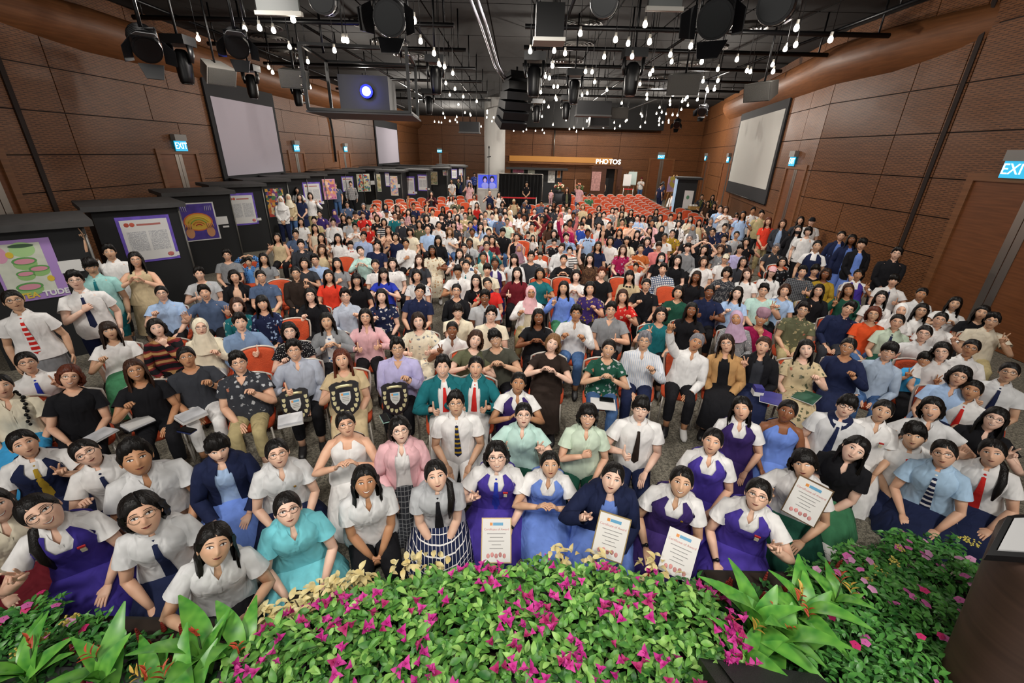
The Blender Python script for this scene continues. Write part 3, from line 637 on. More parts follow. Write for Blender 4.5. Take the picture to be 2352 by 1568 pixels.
# rear stand with posters
pA, pB = ony(1166, 384, 29.5), ony(1300, 386, 29.5); e = empty('rear_stand', ((pA[0] + pB[0]) / 2, 29.5, 0)); w_ = (pB[0] - pA[0]) / 2; zt = pA[2]
MB().box((-w_ * .9, .1, 0), (w_ * .9, .2, zt - .1)).build('back_panel', BOOTHM, e, False); MB().box((-w_ * 1.05, -.5, zt - .1), (w_ * 1.05, .6, zt)).build('roof', ROOFE, e, False); tag(e, 'wide black stand under the warm glowing strip', 'stand')
for x0, x1, y0, y1, c, lab in ((1178, 1203, 388, 396, '#c06a8a', 'pink picture on the wide rear stand'), (1213, 1228, 387, 400, '#c8d0c4', 'pale green picture on the wide rear stand'), (1259, 1275, 392, 419, '#d0d0cc', 'tall white text sheet on the wide rear stand'), (1280, 1288, 391, 408, '#b0703a', 'narrow orange picture on the wide rear stand')):
    a, b_ = ony(x0, y1, 29.5), ony(x1, y0, 29.5); o = MB().box((a[0], 29.57, a[2]), (b_[0], 29.6, b_[2])).build('poster', plain('rear' + c, c, .7, var=.3), smooth=False); tag(o, lab, 'poster')
    MB().box((a[0] - .02, 29.585, a[2] - .02), (b_[0] + .02, 29.598, b_[2] + .02)).build('mount', PW, o, False)
# easels
def easel(px, py, Yd, wd, ht, mat, label, legm):
    p = ony(px, py, Yd); e = empty('easel', (p[0], Yd, 0)); z = p[2]
    for s in (-1, 1): MB().tube([(s * wd * .55, -.05, 0), (s * wd * .1, .05, z + ht * .6)], .022, 6).build('leg', legm, e)
    MB().tube([(0, .5, 0), (0, .06, z + ht * .5)], .022, 6).build('leg', legm, e)
    MB().box((-wd / 2, -.09, z - ht / 2), (wd / 2, -.06, z + ht / 2)).build('board', mat, e, False); MB().box((-wd / 2, -.11, z - ht / 2 - .04), (wd / 2, -.03, z - ht / 2)).build('ledge', legm, e, False)
    tag(e, label, 'easel')
WOODL = plain('easel_wood', '#b58a52', .6)
easel(1549, 423, 25.5, .78, .80, artmat('easel_art', ['#c9a8d0', '#d8b8d8', '#d8c0d0', '#d8c860', '#b8a0d0'], 5.), 'wooden easel with a pink and yellow painting', WOODL)
easel(1440, 413, 30, .5, .7, PW, 'metal easel with a white sheet beside the photo booth', STEEL); easel(1452, 409, 30.6, .55, .8, plain('sheet_mint', '#b8c8c4', .7), 'taller metal easel with a pale mint sheet', STEEL)
# black booth with light banner at the aisle
c0 = onz(1601, 405, 2.15); 
e = empty('registration_booth', (c0[0] - .55, c0[1] - .3, 0), -.25)
MB().box((-.5, -.5, 2.03), (.62, .9, 2.12)).build('roof', ROOFE, e, False); MB().box((-.35, -.35, 0), (.45, -.27, 2.03)).build('front_panel', BOOTHM, e, False); MB().box((-.43, -.35, 0), (-.35, .8, 2.03)).build('side_panel', BOOTHM, e, False)
MB().box((-.5, -.45, .02), (-.44, .35, 2.05)).build('light_banner', plain('banner_blue', '#a9c4dc', .4, emit='#a9c8e4', estr=.35, var=.2), e, False); MB().box((-.05, -.38, .55), (.35, -.355, 1.55)).build('notice', PW, e, False); MB().ellipsoid((.12, -.385, 1.25), (.07, .006, .09), 10, 5).build('notice_print', plain('print_green', '#5a8a6a', .7), e)
tag(e, 'black booth with a pale blue upright banner on its side', 'booth')
tb = onz(1598, 482, .75); t = empty('side_table', (tb[0], tb[1] + .2, 0)); MB().box((-.45, -.3, .7), (.45, .3, .75)).build('table_top', BLK, t, False); MB().box((-.44, -.29, .02), (.44, .29, .7)).build('table_cover', plain('cover_black', '#101013', .9), t, False); tag(t, 'black covered table beside the banner booth', 'table')
bx = empty('paper_box', (tb[0], tb[1] + .2, .75)); MB().box((-.25, -.15, 0), (.25, .15, .14)).build('carton', plain('carton', '#b08a4a', .7), bx, False); 
for k in range(4): MB().ellipsoid((-.18 + .12 * k, 0, .17), (.08, .11, .06), 8, 5).build('packet', plain('packet_white', '#d8d6d0', .5), bx)
tag(bx, 'open carton of white packets on the black table', 'box')
# bouquet on a round table
tb = ony(1330, 432, 29.); t = empty('round_table', (tb[0], 29., 0)); MB().tube([(0, 0, .72), (0, 0, .76)], .5, 18).build('table_top', BLK, t); MB().tube([(0, 0, 0), (0, 0, .72)], [.47, .40], 18).build('cloth', plain('cover_black', '#101013', .9), t); tag(t, 'round black table under the flower bouquet', 'table')
def bouquet(loc, label, n=26, r=.28):
    e = empty('bouquet', loc); rng = random.Random(int(loc[0] * 100)); MB().tube([(0, 0, 0), (0, 0, .16)], [.07, .10], 10).build('vase', plain('vase', '#8a8a86', .4), e)
    m = MB()
    for k in range(60): a = rng.uniform(0, 6.28); q = rng.uniform(.1, r); m.ellipsoid((q * math.cos(a), q * math.sin(a), .16 + rng.uniform(0, .26)), (.05, .02, .03), 5, 3)
    f = m.build('foliage', plain('bouquet_green', '#4a6a3a', .6), e); f['kind'] = 'stuff'
    for k in range(n): a = rng.uniform(0, 6.28); q = r * math.sqrt(rng.random()); MB().ellipsoid((q * math.cos(a), q * math.sin(a), .30 + .22 * (1 - q / r) + rng.uniform(-.05, .05)), (.055, .055, .05), 7, 4).build('bloom', [plain('bloom_peach', '#e0a07a', .6), plain('bloom_cream', '#e2d6bc', .6), plain('bloom_red', '#b84a3a', .6)][k % 3], e)
    tag(e, label, 'bouquet')
bouquet((tb[0], 29., .76), 'peach and cream bouquet on the round black table')
p = ony(1285, 425, 27.); bouquet((p[0], 27., .9), 'bouquet wrapped in pale blue near the rear stand'); q = MB(); q.tube([(p[0], 27., 0), (p[0], 27., .9)], [.2, .28], 12); o = q.build('plinth', plain('plinth_dark', '#22242a', .7)); tag(o, 'dark plinth holding the blue-wrapped bouquet', 'plinth'); MB().tube([(p[0], 27., .88), (p[0], 27., .9)], .3, 12).build('plinth_top', BLK, o)
# black cable on the left wall
a, z = onL(757, 300); cb = MB().tube([onL3 for onL3 in [(XL + .09, onL(752, 262)[0] - 3, 4.7), (XL + .09, onL(760, 300)[0] - 3, 3.9), (XL + .09, onL(768, 370)[0] - 3, 2.3)]], .05, 6).build('wall_cable', BLK); tag(cb, 'black cable pipe running down the wall between exit signs', 'cable')
p = ony(1273, 330, YRR - .3); cb = MB().tube([(p[0], YRR - .3, 2.6), (p[0], YRR - .3, 4.7)], .05, 8).build('conduit', STEEL); tag(cb, 'thin steel conduit on the rear wall above the stand', 'pipe')
# ================================================================ lighting rig under the ceiling
GLASS = plain('bulb_glow', '#ffffff', .3, emit='#fff4e2', estr=14.0); SOCK = plain('bulb_socket', '#bdb8ae', .4); LENS = plain('lens_glass', '#08090b', .3, spec=.5); FLAP = plain('flap_grey', '#8b8d90', .45, .3)
GREYC = plain('speaker_grey', '#4c4a47', .6); WSTR = plain('white_strip', '#b9b6ae', .5)
RIGZ = 5.25
def bar(p, q, r, label):
    e = MB().tube([p, q], r, 10).build('lighting_pipe', BLKG); tag(e, label, 'pipe', 'pipes of the lighting rig')
    d = np.array(q) - np.array(p); 
    for u in (.03, .35, .65, .97):
        c = np.array(p) + d * u; MB().tube([c, (c[0], c[1], CZ)], .018, 6).build('hanger', BLKG, e)
PLAB = 'black lighting pipe hung under the ceiling'
for y in (48, 104, 146, 176, 200, 218): a = onz(640, y, RIGZ); bar((-7.6, a[1], RIGZ), (-1.3, a[1], RIGZ), .045, PLAB)
for y in (72, 120, 160, 188, 210, 228): a = onz(1650, y, RIGZ); bar((.1, a[1], RIGZ), (7.2 + max(0, a[1] - YB) * .2, a[1], RIGZ), .045, PLAB)
for x in (-7.0, -4.6, -2.2, .9, 3.6, 6.3): bar((x, 8.2, RIGZ + .12), (x, 30, RIGZ + .12), .03, PLAB)
# bulbs on cords
bulb = MB(); bulb.rings([np.stack([r_ * np.cos(np.arange(10) / 10 * 6.2832), r_ * np.sin(np.arange(10) / 10 * 6.2832), np.full(10, z_)], 1) for r_, z_ in ((.006, -.055), (.028, -.045), (.036, -.02), (.030, .01), (.018, .035))]); bulbm = bulb.mesh('glass_bulb', GLASS)
sockm = MB().tube([(0, 0, .03), (0, 0, .085)], .02, 8).mesh('socket', SOCK); 
BP = '''673 42;797 91;788 90;896 92;951 45;966 93;934 122;997 121;1008 145;455 87;562 64;596 62;628 68;665 106;768 114;707 140;1011 147;617 154;626 165;713 200;790 90;1021 152;1040 167;1024 190;1033 217;1045 203;1064 221;1053 239;1095 232;1068 258;960 232
1333 75;1414 89;1443 98;1482 54;1492 94;1587 104;1298 121;1388 129;1452 128;1540 124;1543 140;1612 140;1366 187;1693 135;1649 158;1649 184;1615 185;1775 147;1776 163;1830 62;1828 101;1804 111;1908 89;1716 161;1724 163;1269 150;1345 163;1360 164;1499 161;1493 169;1470 192;1253 175;1262 178;1218 116;1273 115;1215 185;1242 211;1272 198;1281 198;1278 228;1276 224;1250 233;1230 235;1349 213;1337 218;1351 247;1260 245;1428 236;1329 243;1394 206;1486 216;1486 226;1546 217;1579 222;1567 232;1574 228;1539 231;1602 228;1624 203;1626 208;1641 204;1539 239;1580 241;1515 246;1520 257;1508 260;1472 261;1475 266;1440 275;1437 278;1411 281;1386 292;1353 274;1348 278;1339 295;1324 302;1482 281;1530 261;1545 263;1556 264;1565 251;1515 271;1514 277;1522 281;1536 276;1536 281;1514 286;1424 289;1412 295;1471 291;1230 300;1246 298;1202 301;1209 297;1168 252;1158 252;1146 256;1119 254;1119 259;1147 260;1118 269;1134 269;1160 269;1080 261;1081 264;1049 268;1050 280;1034 278;1046 275;1014 281;1018 260;1022 270;998 279;1008 280;1033 278;1130 278;1105 290;1177 270;1190 270;1180 300;1176 281;1245 267;1290 246;1300 275;1318 293;1308 296;1230 275;1210 265;1270 286;1250 305'''
k = 0
for it in BP.replace('\n', ';').split(';'):
    x, y = map(float, it.split()); z = 4.72 + .10 * ((k * 37) % 7 - 3) / 3
    if y > 262: z = 4.55
    if y > 285: z = 4.30
    p = onz(x, y, z)
    if p[1] > YRR - 2.6: f = (YRR - 3.2) / p[1]; p = np.array((0, 0, CAMH)) + (p - (0, 0, CAMH)) * f
    e = empty('pendant_bulb', p); o = bpy.data.objects.new('glass_bulb', bulbm); COL.objects.link(o); o.parent = e
    o = bpy.data.objects.new('socket', sockm); COL.objects.link(o); o.parent = e
    MB().tube([(0, 0, .08), (0, 0, CZ - p[2])], .006 if p[1] < 14 else .004, 4).build('cord', BLKG, e)
    tag(e, 'glowing bare bulb on a black cord from the ceiling', 'light bulb', 'pendant bulbs over the audience'); k += 1
def rig(e, h=.5):
    MB().tube([(0, 0, 0), (0, 0, h)], .02, 6).build('clamp', BLKG, e)
    MB().tube([(-.15, 0, 0), (-.15, 0, -.12), ], .012, 6).build('yoke', BLKG, e); MB().tube([(.15, 0, 0), (.15, 0, -.12)], .012, 6).build('yoke', BLKG, e); MB().tube([(-.15, 0, 0), (.15, 0, 0)], .012, 6).build('yoke', BLKG, e)
def fresnel(px, py, z, s, yaw, pitch, label, flaps=True):
    p = onz(px, py, z); e = empty('stage_spotlight', (p[0], p[1], p[2] + .18 * s)); e.scale = (s, s, s); rig(e, min(.8, (RIGZ - p[2]) / s - .1))
    M = rotz(yaw) @ rotx(pitch)     # pitch 0 = pointing at the camera side (-y), + = downwards
    def put(mb, nm, mat, sm=True): mb.v = [V @ M.T + (0, 0, -.15) for V in mb.v]; mb.build(nm, mat, e, sm)
    put(MB().tube([(0, .24, 0), (0, .20, 0), (0, -.05, 0), (0, -.14, 0), (0, -.16, 0)], [.08, .13, .145, .145, .14], 20), 'housing', BLKG, False)
    put(MB().tube([(0, -.158, 0), (0, -.168, 0)], .12, 20), 'lens', LENS, False)
    for k in range(5): put(MB().tube([(0, .0 + .04 * k, 0), (0, .012 + .04 * k, 0)], .152, 16), 'cooling_fin', BLKG)
    if flaps:
        for k, (dx, dz) in enumerate(((0, 1), (0, -1), (1, 0), (-1, 0))):
            m = MB(); u = np.array((dx, 0, dz), float); v = np.array((dz, 0, dx), float)
            q = [u * .14 + v * .12 + (0, -.17, 0), u * .14 - v * .12 + (0, -.17, 0), u * .23 - v * .08 + (0, -.33, 0), u * .23 + v * .08 + (0, -.33, 0)]
            q2 = [a + u * .006 for a in q]; m.add(q + q2, [(0, 1, 2, 3), (7, 6, 5, 4), (0, 4, 5, 1), (1, 5, 6, 2), (2, 6, 7, 3), (3, 7, 4, 0)]); put(m, 'barn_door', FLAP if k == 0 else BLKG, False)
    tag(e, label, 'spotlight', 'stage spotlights on the rig')
def moving(px, py, z, s, label):
    p = onz(px, py, z); e = empty('moving_head_light', p); e.scale = (s, s, s)
    MB().tube([(0, 0, .50), (0, 0, (CZ - p[2]) / s)], .02, 6).build('clamp', BLKG, e)
    MB().box((-.20, -.17, .36), (.20, .17, .50)).build('base', BLKG, e, False)
    for sd in (-1, 1): MB().tube([(sd * .17, 0, .38), (sd * .175, 0, .22), (sd * .15, 0, .10)], [(.03, .08), (.028, .07), (.02, .05)], 10, up=(1, 0, 0)).build('yoke_arm', BLKG, e)
    MB().tube([(0, 0, .30), (0, 0, .24), (0, 0, .05), (0, -.01, -.12), (0, -.015, -.20), (0, -.015, -.22)], [.07, .12, .13, .12, .105, .09], 16).build('head', BLKG, e); MB().tube([(0, -.015, -.215), (0, -.015, -.228)], .085, 16).build('lens', LENS, e, False)
    tag(e, label, 'spotlight', 'moving head lights on the rig')
fresnel(900, 48, 4.35, 1.25, .1, .3, 'spotlight with a bright upper flap at the top edge above the projector'); fresnel(1648, 48, 4.3, 1.25, -.5, .35, 'large spotlight with grey flaps above the right-hand screen pipes')
fresnel(335, 108, 4.25, 1.25, .7, .5, 'tilted spotlight nearest the slotted wall above the booths'); fresnel(545, 106, 4.35, 1.1, .5, .45, 'spotlight with flaps above the lavender screen'); fresnel(1785, 22, 4.4, 1.2, -.6, .2, 'round can spotlight without flaps near the ceiling corner', False); fresnel(1388, 14, 4.45, 1.0, -.2, .2, 'round can spotlight at the top edge beside the white strip box', False); fresnel(745, 8, 4.5, 1.0, .2, .2, 'round can spotlight at the top edge left of the bright flap', False)
fresnel(1555, 285, 4.3, 1., -.4, .5, 'small distant spotlight with a pale flap over the rear door'); fresnel(1615, 255, 4.4, 1., -.6, .4, 'small spotlight at the end of the wooden cove')
for (x, y, z, s, lab) in ((425, 160, 4.2, 1.0, 'slender moving head light between two spotlights near the wall'), (580, 203, 4.3, 1.0, 'moving head light before the lavender screen'), (685, 225, 4.3, .95, 'moving head light past the lavender screen'), (1002, 190, 4.35, 1., 'moving head light right of the projector cage'), (1226, 192, 4.4, 1.15, 'moving head light beside the loudspeaker stack'), (1318, 215, 4.4, 1.05, 'moving head light second from the loudspeaker stack'), (1450, 188, 4.4, 1.15, 'moving head light alone before the grey loudspeaker'), (985, 245, 4.3, 1., 'moving head light low beside the projector cage'), (1232, 265, 4.2, 1., 'far moving head light under the loudspeaker stack'), (1300, 258, 4.3, 1., 'far moving head light near the ceiling grille')): moving(x, y, z, s, lab)
def speaker(px, py, z, s, yaw, tilt, label, top=GREYC):
    p = onz(px, py, z); e = empty('hanging_loudspeaker', p, yaw); e.scale = (s, s, s); M = rotx(tilt)
    def put(mb, nm, mat, sm=False): mb.v = [V @ M.T for V in mb.v]; mb.build(nm, mat, e, sm)
    m = MB(); m.add([(-.30, -.22, -.18), (.30, -.22, -.18), (.20, .24, -.14), (-.20, .24, -.14), (-.30, -.22, .18), (.30, -.22, .18), (.20, .24, .14), (-.20, .24, .14)], [(3, 2, 1, 0), (4, 5, 6, 7), (0, 1, 5, 4), (1, 2, 6, 5), (2, 3, 7, 6), (3, 0, 4, 7)]); put(m, 'cabinet', top)
    put(MB().box((-.28, -.235, -.16), (.28, -.22, .16)), 'grille', plain('grille_grey', '#55534f', .7, bump=(160, .6)))
    MB().tube([(0, 0, .15), (0, 0, (CZ - p[2]) / s)], .02, 6).build('bracket', BLKG, e); tag(e, label, 'loudspeaker', 'hanging loudspeakers')
speaker(676, 178, 4.35, .95, .4, .3, 'grey wedge loudspeaker with a white cable left of the projector'); speaker(497, 165, 4.3, .9, 1.0, .5, 'pale loudspeaker tilted towards the wall above the booths', plain('speaker_pale', '#8a8782', .6)); speaker(1572, 190, 4.35, 1.0, -.4, .3, 'grey wedge loudspeaker hung over the aisle'); speaker(1752, 207, 4.3, .95, -1.0, .3, 'dark loudspeaker fixed to the wooden cove'); speaker(1425, 258, 4.4, 1., -.3, .2, 'distant grey loudspeaker over the rear rows'); speaker(1080, 290, 4.3, 1.2, 0., .1, 'distant black loudspeaker over the television', BLK)
# loudspeaker stack
p = onz(1186, 235, 4.35); e = empty('loudspeaker_array', p)
for k in range(6):
    a = .15 + k * .18; o = MB(); o.box((-.42, -.22, -.10), (.42, .22, .10)); o.v = [V @ rotx(-.25 + .16 * k).T @ rotz(.5).T for V in o.v]; o.build('speaker_box', BLKG, e, False).location = (.10 - .05 * k, -.04 * k, .62 - .235 * k)
MB().tube([(0, 0, .7), (0, 0, RIGZ - p[2])], .03, 6).build('hanger', BLKG, e); tag(e, 'curved stack of black loudspeaker boxes hanging mid-room', 'loudspeaker')
# projector in its cage
c0 = onz(840, 196, 4.25); e = empty('projector_cage', c0, .12); W2, H2, D2 = 1.0, .55, .9
for sx in (-1, 1):
    for sy in (-1, 1): MB().box((sx * W2 - .03, sy * D2 - .03, -H2), (sx * W2 + .03, sy * D2 + .03, H2)).build('cage_post', BLKG, e, False)
for z in (-H2, H2):
    for sy in (-1, 1): MB().box((-W2, sy * D2 - .025, z - .025), (W2, sy * D2 + .025, z + .025)).build('cage_rail', BLKG, e, False)
    for sx in (-1, 1): MB().box((sx * W2 - .025, -D2, z - .025), (sx * W2 + .025, D2, z + .025)).build('cage_rail', BLKG, e, False)
MB().box((-W2 * 1.05, -D2, -H2 - .06), (W2 * 1.05, D2 * 1.3, -H2 - .02)).build('tray', plain('tray_grey', '#3c3a3e', .6), e, False)
for sx in (-1, 1):
    for k in range(7): MB().ellipsoid((sx * (W2 + .05), -D2 - .03, -H2 + .1 + .15 * k), (.025, .02, .025), 8, 4).build('bolt', STEEL, e)
MB().box((-.45, -.55, -H2), (.55, .6, .12)).build('projector_body', plain('projector_grey', '#1b1b20', .5), e, False); MB().tube([(.12, -.55, -.18), (.12, -.66, -.18)], .13, 16).build('lens_barrel', BLKG, e); MB().tube([(.12, -.655, -.18), (.12, -.665, -.18)], .085, 16).build('lens', plain('projector_beam', '#ffffff', .3, emit='#6a78ff', estr=30.0), e); MB().tube([(.12, -.652, -.18), (.12, -.660, -.18)], .128, 16).build('lens_halo', plain('projector_halo', '#3a40ff', .3, emit='#2c34ff', estr=5.0), e)  # blue halo round the lens is an added glowing ring
for sx in (-1, 1): MB().tube([(sx * .8, 0, H2), (sx * .8, 0, RIGZ + .5 - c0[2])], .025, 6).build('hanger', BLKG, e)
tag(e, 'projector with a blazing blue lens in a black cage', 'projector')
lp = bpy.data.lights.new('projector_lamp', 'POINT'); lp.energy = 11; lp.color = (.10, .13, 1); lp.shadow_soft_size = .06; lo = bpy.data.objects.new('projector_lamp', lp); COL.objects.link(lo); lo.location = Vector(c0) + Vector((.2, -.85, -.18))
# screens rolled at the top, white strip box, rail
def slab(name, x0, y0, x1, y1, Yd, th, mat, label, cat, edge=WSTR):
    a, b_ = ony(x0, y1, Yd), ony(x1, y0, Yd); o = MB().box((a[0], Yd, a[2]), (b_[0], Yd + th, b_[2])).build(name, mat, smooth=False); MB().box((a[0] - .03, Yd - .02, a[2] - .05), (b_[0] + .03, Yd + th, a[2])).build('edge_strip', edge, o, False); tag(o, label, cat)
    for u in (.15, .85): MB().tube([(a[0] + (b_[0] - a[0]) * u, Yd + th / 2, b_[2] - .02), (a[0] + (b_[0] - a[0]) * u, Yd + th / 2, CZ)], .012, 5).build('hanger', BLKG, o)
slab('drop_screen', 590, -60, 675, 24, 7.2, .05, plain('panel_glassy', '#565a58', .3), 'pale drop screen with a white lower edge near the top', 'screen'); slab('drop_screen', 1490, -60, 1577, 14, 7.2, .05, plain('panel_glassy', '#565a58', .3), 'pale drop screen cut by the top edge over the aisle', 'screen')
slab('rig_box', 1230, 5, 1299, 84, 7.8, .4, plain('rig_black', '#050506', .8), 'black rig box with a white strip beneath it', 'box')
for x0, x1, y0, y1, Yd, lab in ((1055, 1100, 280, 302, 19, 'black box hung from the ceiling above the television'), (1325, 1406, 232, 262, 16.5, 'long dark grille box under the far ceiling'), (1355, 1400, 268, 288, 22, 'small dark box hung near the rear soffit')): slab('ceiling_box', x0, y0, x1, y1, Yd, .5, plain('box_dark', '#1c1d20', .6), lab, 'box', plain('edge_dim', '#4a4a4a', .6))
P = [onz(1082, -20, 5.0), onz(1112, 60, 5.0), onz(1140, 150, 5.0), onz(1148, 164, 5.0), onz(1166, 190, 4.9)]
for dx in (-.05, .05): 
    o = MB().tube([p_ + (dx, 0, 0) for p_ in P], .022, 8).build('ceiling_rail', plain('rail_white', '#a9a9b4', .3, .4)); tag(o, 'pale twin conduit bending towards the loudspeaker stack', 'rail', 'twin conduits')
# air diffusers


for x, y in ((850, 52), (895, 97), (940, 126), (975, 150), (1335, 55), (1323, 102), (1305, 140), (1300, 177), (1628, 110), (1575, 146), (1712, 66), (600, 60), (650, 120), (620, 88), (1520, 178), (1480, 200)):
    p = onz(x, y, CZ - .06); e = empty('air_diffuser', p); 
    for r_ in (.18, .30, .42, .54):
        t = np.linspace(0, 2 * math.pi, 25)[:-1]; m = MB(); R = [np.stack([(r_ + d) * np.cos(t), (r_ + d) * np.sin(t), np.full(24, z_)], 1) for d, z_ in ((-.05, .02), (0, -.03), (.008, -.03), (-.03, .02))]; m.rings(R, 0, True, False, False); m.build('ring', plain('diffuser', '#56534f', .4, .3), e)
    tag(e, 'round ringed air diffuser in the black ceiling', 'vent', 'round air diffusers')
# ================================================================ people

def head_pt(az, el):
    """point of the face/skull surface, az 0 = face front (-y), el up; metres about the head centre"""
    az = np.asarray(az, float); el = np.asarray(el, float)
    a, b, c = .076, .093, .116
    ce = np.where(el > 0, np.abs(np.cos(el)) ** .74, np.cos(el)); z = np.where(el > 0, .108, c) * np.sin(el)
    x = a * np.sin(az) * ce; y = -b * np.cos(az) * ce
    k = np.clip(-z / c, 0, 1)
    x = x * (1 - .26 * k ** 1.6)
    front = y < 0
    y = np.where(front, y * (1 + .10 * k), y * (1 - .5 * k))
    y = np.where(front, y * (1 - .06 * np.clip(z / c, 0, 1)), y)
    fr = np.clip(-y / .05, 0, 1)
    g = np.clip((.034 - z) / .05, 0, 1) * (z > -.031) + .25 * ((z <= -.031) & (z > -.04))
    d = .021 * np.exp(-(x / .0125) ** 2) * g
    d = d + .006 * np.exp(-((x / .024) ** 2 + ((z + .054) / .013) ** 2))
    d = d + .006 * np.exp(-((x / .022) ** 2 + ((z + .096) / .016) ** 2))
    d = d - .007 * np.exp(-(((np.abs(x) - .031) / .017) ** 2 + ((z - .012) / .012) ** 2))
    d = d + .004 * np.exp(-(((np.abs(x) - .042) / .016) ** 2 + ((z + .022) / .018) ** 2))
    d = d + .003 * np.exp(-(((z - .036) / .01) ** 2)) * np.exp(-(x / .045) ** 2)
    y = y - d * fr
    return np.stack([x, y, z], -1)
def face_at(x, z):
    """surface point of the face in front, for given x, z"""
    c = .116; k = np.clip(-np.asarray(z, float) / c, 0, 1); x0 = np.asarray(x, float) / (1 - .26 * k ** 1.6)
    z = np.asarray(z, float); el = np.arcsin(np.clip(z / np.where(z > 0, .108, c), -.99, .99)); az = np.arcsin(np.clip(x0 / (.076 * np.where(el > 0, np.cos(el) ** .74, np.cos(el))), -.98, .98))
    return head_pt(az, el)
HEADC = {}
def head_mb(q, mouth):
    if (q, mouth) in HEADC: return HEADC[(q, mouth)]
    mb = MB()
    half = [[0, 6, 12, 18, 24, 31, 38, 46, 55, 66, 80, 96, 115, 140, 160, 180], [0, 8, 16, 26, 38, 54, 74, 100, 140, 180], [0, 12, 28, 50, 80, 120, 180]][q]
    az = np.array([-a for a in half[:0:-1]][1:] + half) * D2R
    els = [[-86, -74, -64, -56, -50, -45, -40, -35, -30, -25, -20, -15, -10, -5, 0, 5, 10, 15, 20, 26, 34, 44, 56, 70, 86], [-86, -70, -58, -48, -38, -29, -20, -12, -4, 4, 12, 20, 32, 48, 66, 86], [-86, -60, -40, -22, -6, 10, 30, 58, 86]][q]
    mb.rings([head_pt(az, np.full(len(az), e * D2R)) for e in els], 0)
    for s in (-1, 1):
        # ear
        mb.ellipsoid((s * .077, .008, -.004), (.008, .018, .03), 8, 5, 0, rotz(s * .35))
        # eye: white, iris, upper lash line, brow
        def patch(pts, mi, lift):
            P = np.array([face_at(px, pz) + (0, -lift, 0) for px, pz in pts]); mb.add(P, [tuple(range(len(P))) if s < 0 else tuple(range(len(P)))[::-1]], mi)
        ex, ez, hw, hh = s * .031, .010, .0165, (.0048 if mouth == 2 else .0062)
        if q < 2:
            th = np.arange(10) / 10 * 2 * math.pi
            patch([(ex + hw * math.cos(t), ez + hh * math.sin(t)) for t in th], 2, .0035)
            patch([(ex + .0058 * math.cos(t), ez + min(hh, .0058) * math.sin(t)) for t in th], 3, .0048)
            xs = np.linspace(-1, 1, 6)
            strip = [(ex + hw * 1.08 * u, ez + hh * (1 - u * u) * 1.0 + .0032) for u in xs] + [(ex + hw * 1.08 * u, ez + hh * (1 - u * u) * .95 - .0004) for u in xs[::-1]]
            patch(strip, 3, .0056)
            strip = [(ex + .018 * u, .0315 + .0045 * (1 - u * u) - s * u * .0022) for u in xs] + [(ex + .018 * u, .0285 + .0040 * (1 - u * u) - s * u * .0022) for u in xs[::-1]]
            patch(strip, 4, .003)
        else:
            patch([(ex - hw, ez), (ex, ez - hh), (ex + hw, ez), (ex, ez + hh)], 3, .005)
            patch([(ex - .018, .029), (ex + .018, .029), (ex + .014, .034), (ex - .014, .034)], 4, .004)
    s = -1
    xs = np.linspace(-1, 1, 7 if q < 2 else 4)
    if mouth == 0:      # closed, gentle
        st = [(.021 * u, -.0545 + .0045 * u * u + .0045 * (1 - u * u)) for u in xs] + [(.021 * u, -.0545 + .0045 * u * u - .0065 * (1 - u * u)) for u in xs[::-1]]
        P = np.array([face_at(a, b) + (0, -.003, 0) for a, b in st]); mb.add(P, [tuple(range(len(P)))], 1)
        if q < 2:
            st = [(.023 * u, -.0545 + .006 * u * u + .0012) for u in xs] + [(.023 * u, -.0545 + .006 * u * u - .0008) for u in xs[::-1]]
            P = np.array([face_at(a, b) + (0, -.0042, 0) for a, b in st]); mb.add(P, [tuple(range(len(P)))], 4)
    else:               # smile with teeth / open laugh
        op = .0075 if mouth == 1 else .013
        st = [(.028 * u, -.053 + .011 * u * u + .005 * (1 - u * u)) for u in xs] + [(.028 * u, -.053 + .011 * u * u - (op + .004) * (1 - u * u)) for u in xs[::-1]]
        P = np.array([face_at(a, b) + (0, -.003, 0) for a, b in st]); mb.add(P, [tuple(range(len(P)))], 1)
        st = [(.024 * u, -.053 + .011 * u * u + .0015 * (1 - u * u)) for u in xs] + [(.024 * u, -.053 + .011 * u * u - (op - .001 if mouth == 1 else .005) * (1 - u * u)) for u in xs[::-1]]
        P = np.array([face_at(a, b) + (0, -.0048, 0) for a, b in st]); mb.add(P, [tuple(range(len(P)))], 5)
        if mouth == 2:
            st = [(.021 * u, -.058 + .010 * u * u) for u in xs] + [(.021 * u, -.053 + .011 * u * u - op * (1 - u * u)) for u in xs[::-1]]
            P = np.array([face_at(a, b) + (0, -.0044, 0) for a, b in st]); mb.add(P, [tuple(range(len(P)))], 4)
    HEADC[(q, mouth)] = mb
    return mb
TZ = np.array([-.10, -.03, .05, .13, .20, .28, .36, .42, .455, .485, .512])
TP = {'m': (np.array([.13, .162, .163, .153, .148, .154, .162, .160, .142, .105, .066]), np.array([.10, .12, .12, .115, .11, .115, .118, .112, .10, .085, .062])),
      'f': (np.array([.14, .172, .166, .143, .128, .133, .143, .140, .122, .092, .058]), np.array([.11, .125, .12, .108, .098, .108, .126, .115, .096, .08, .057]))}
TP = {k_: (np.concatenate([a_[:9] * 1.11, a_[9:10] * 1.06, a_[10:]]), b_ * 1.04) for k_, (a_, b_) in TP.items()}
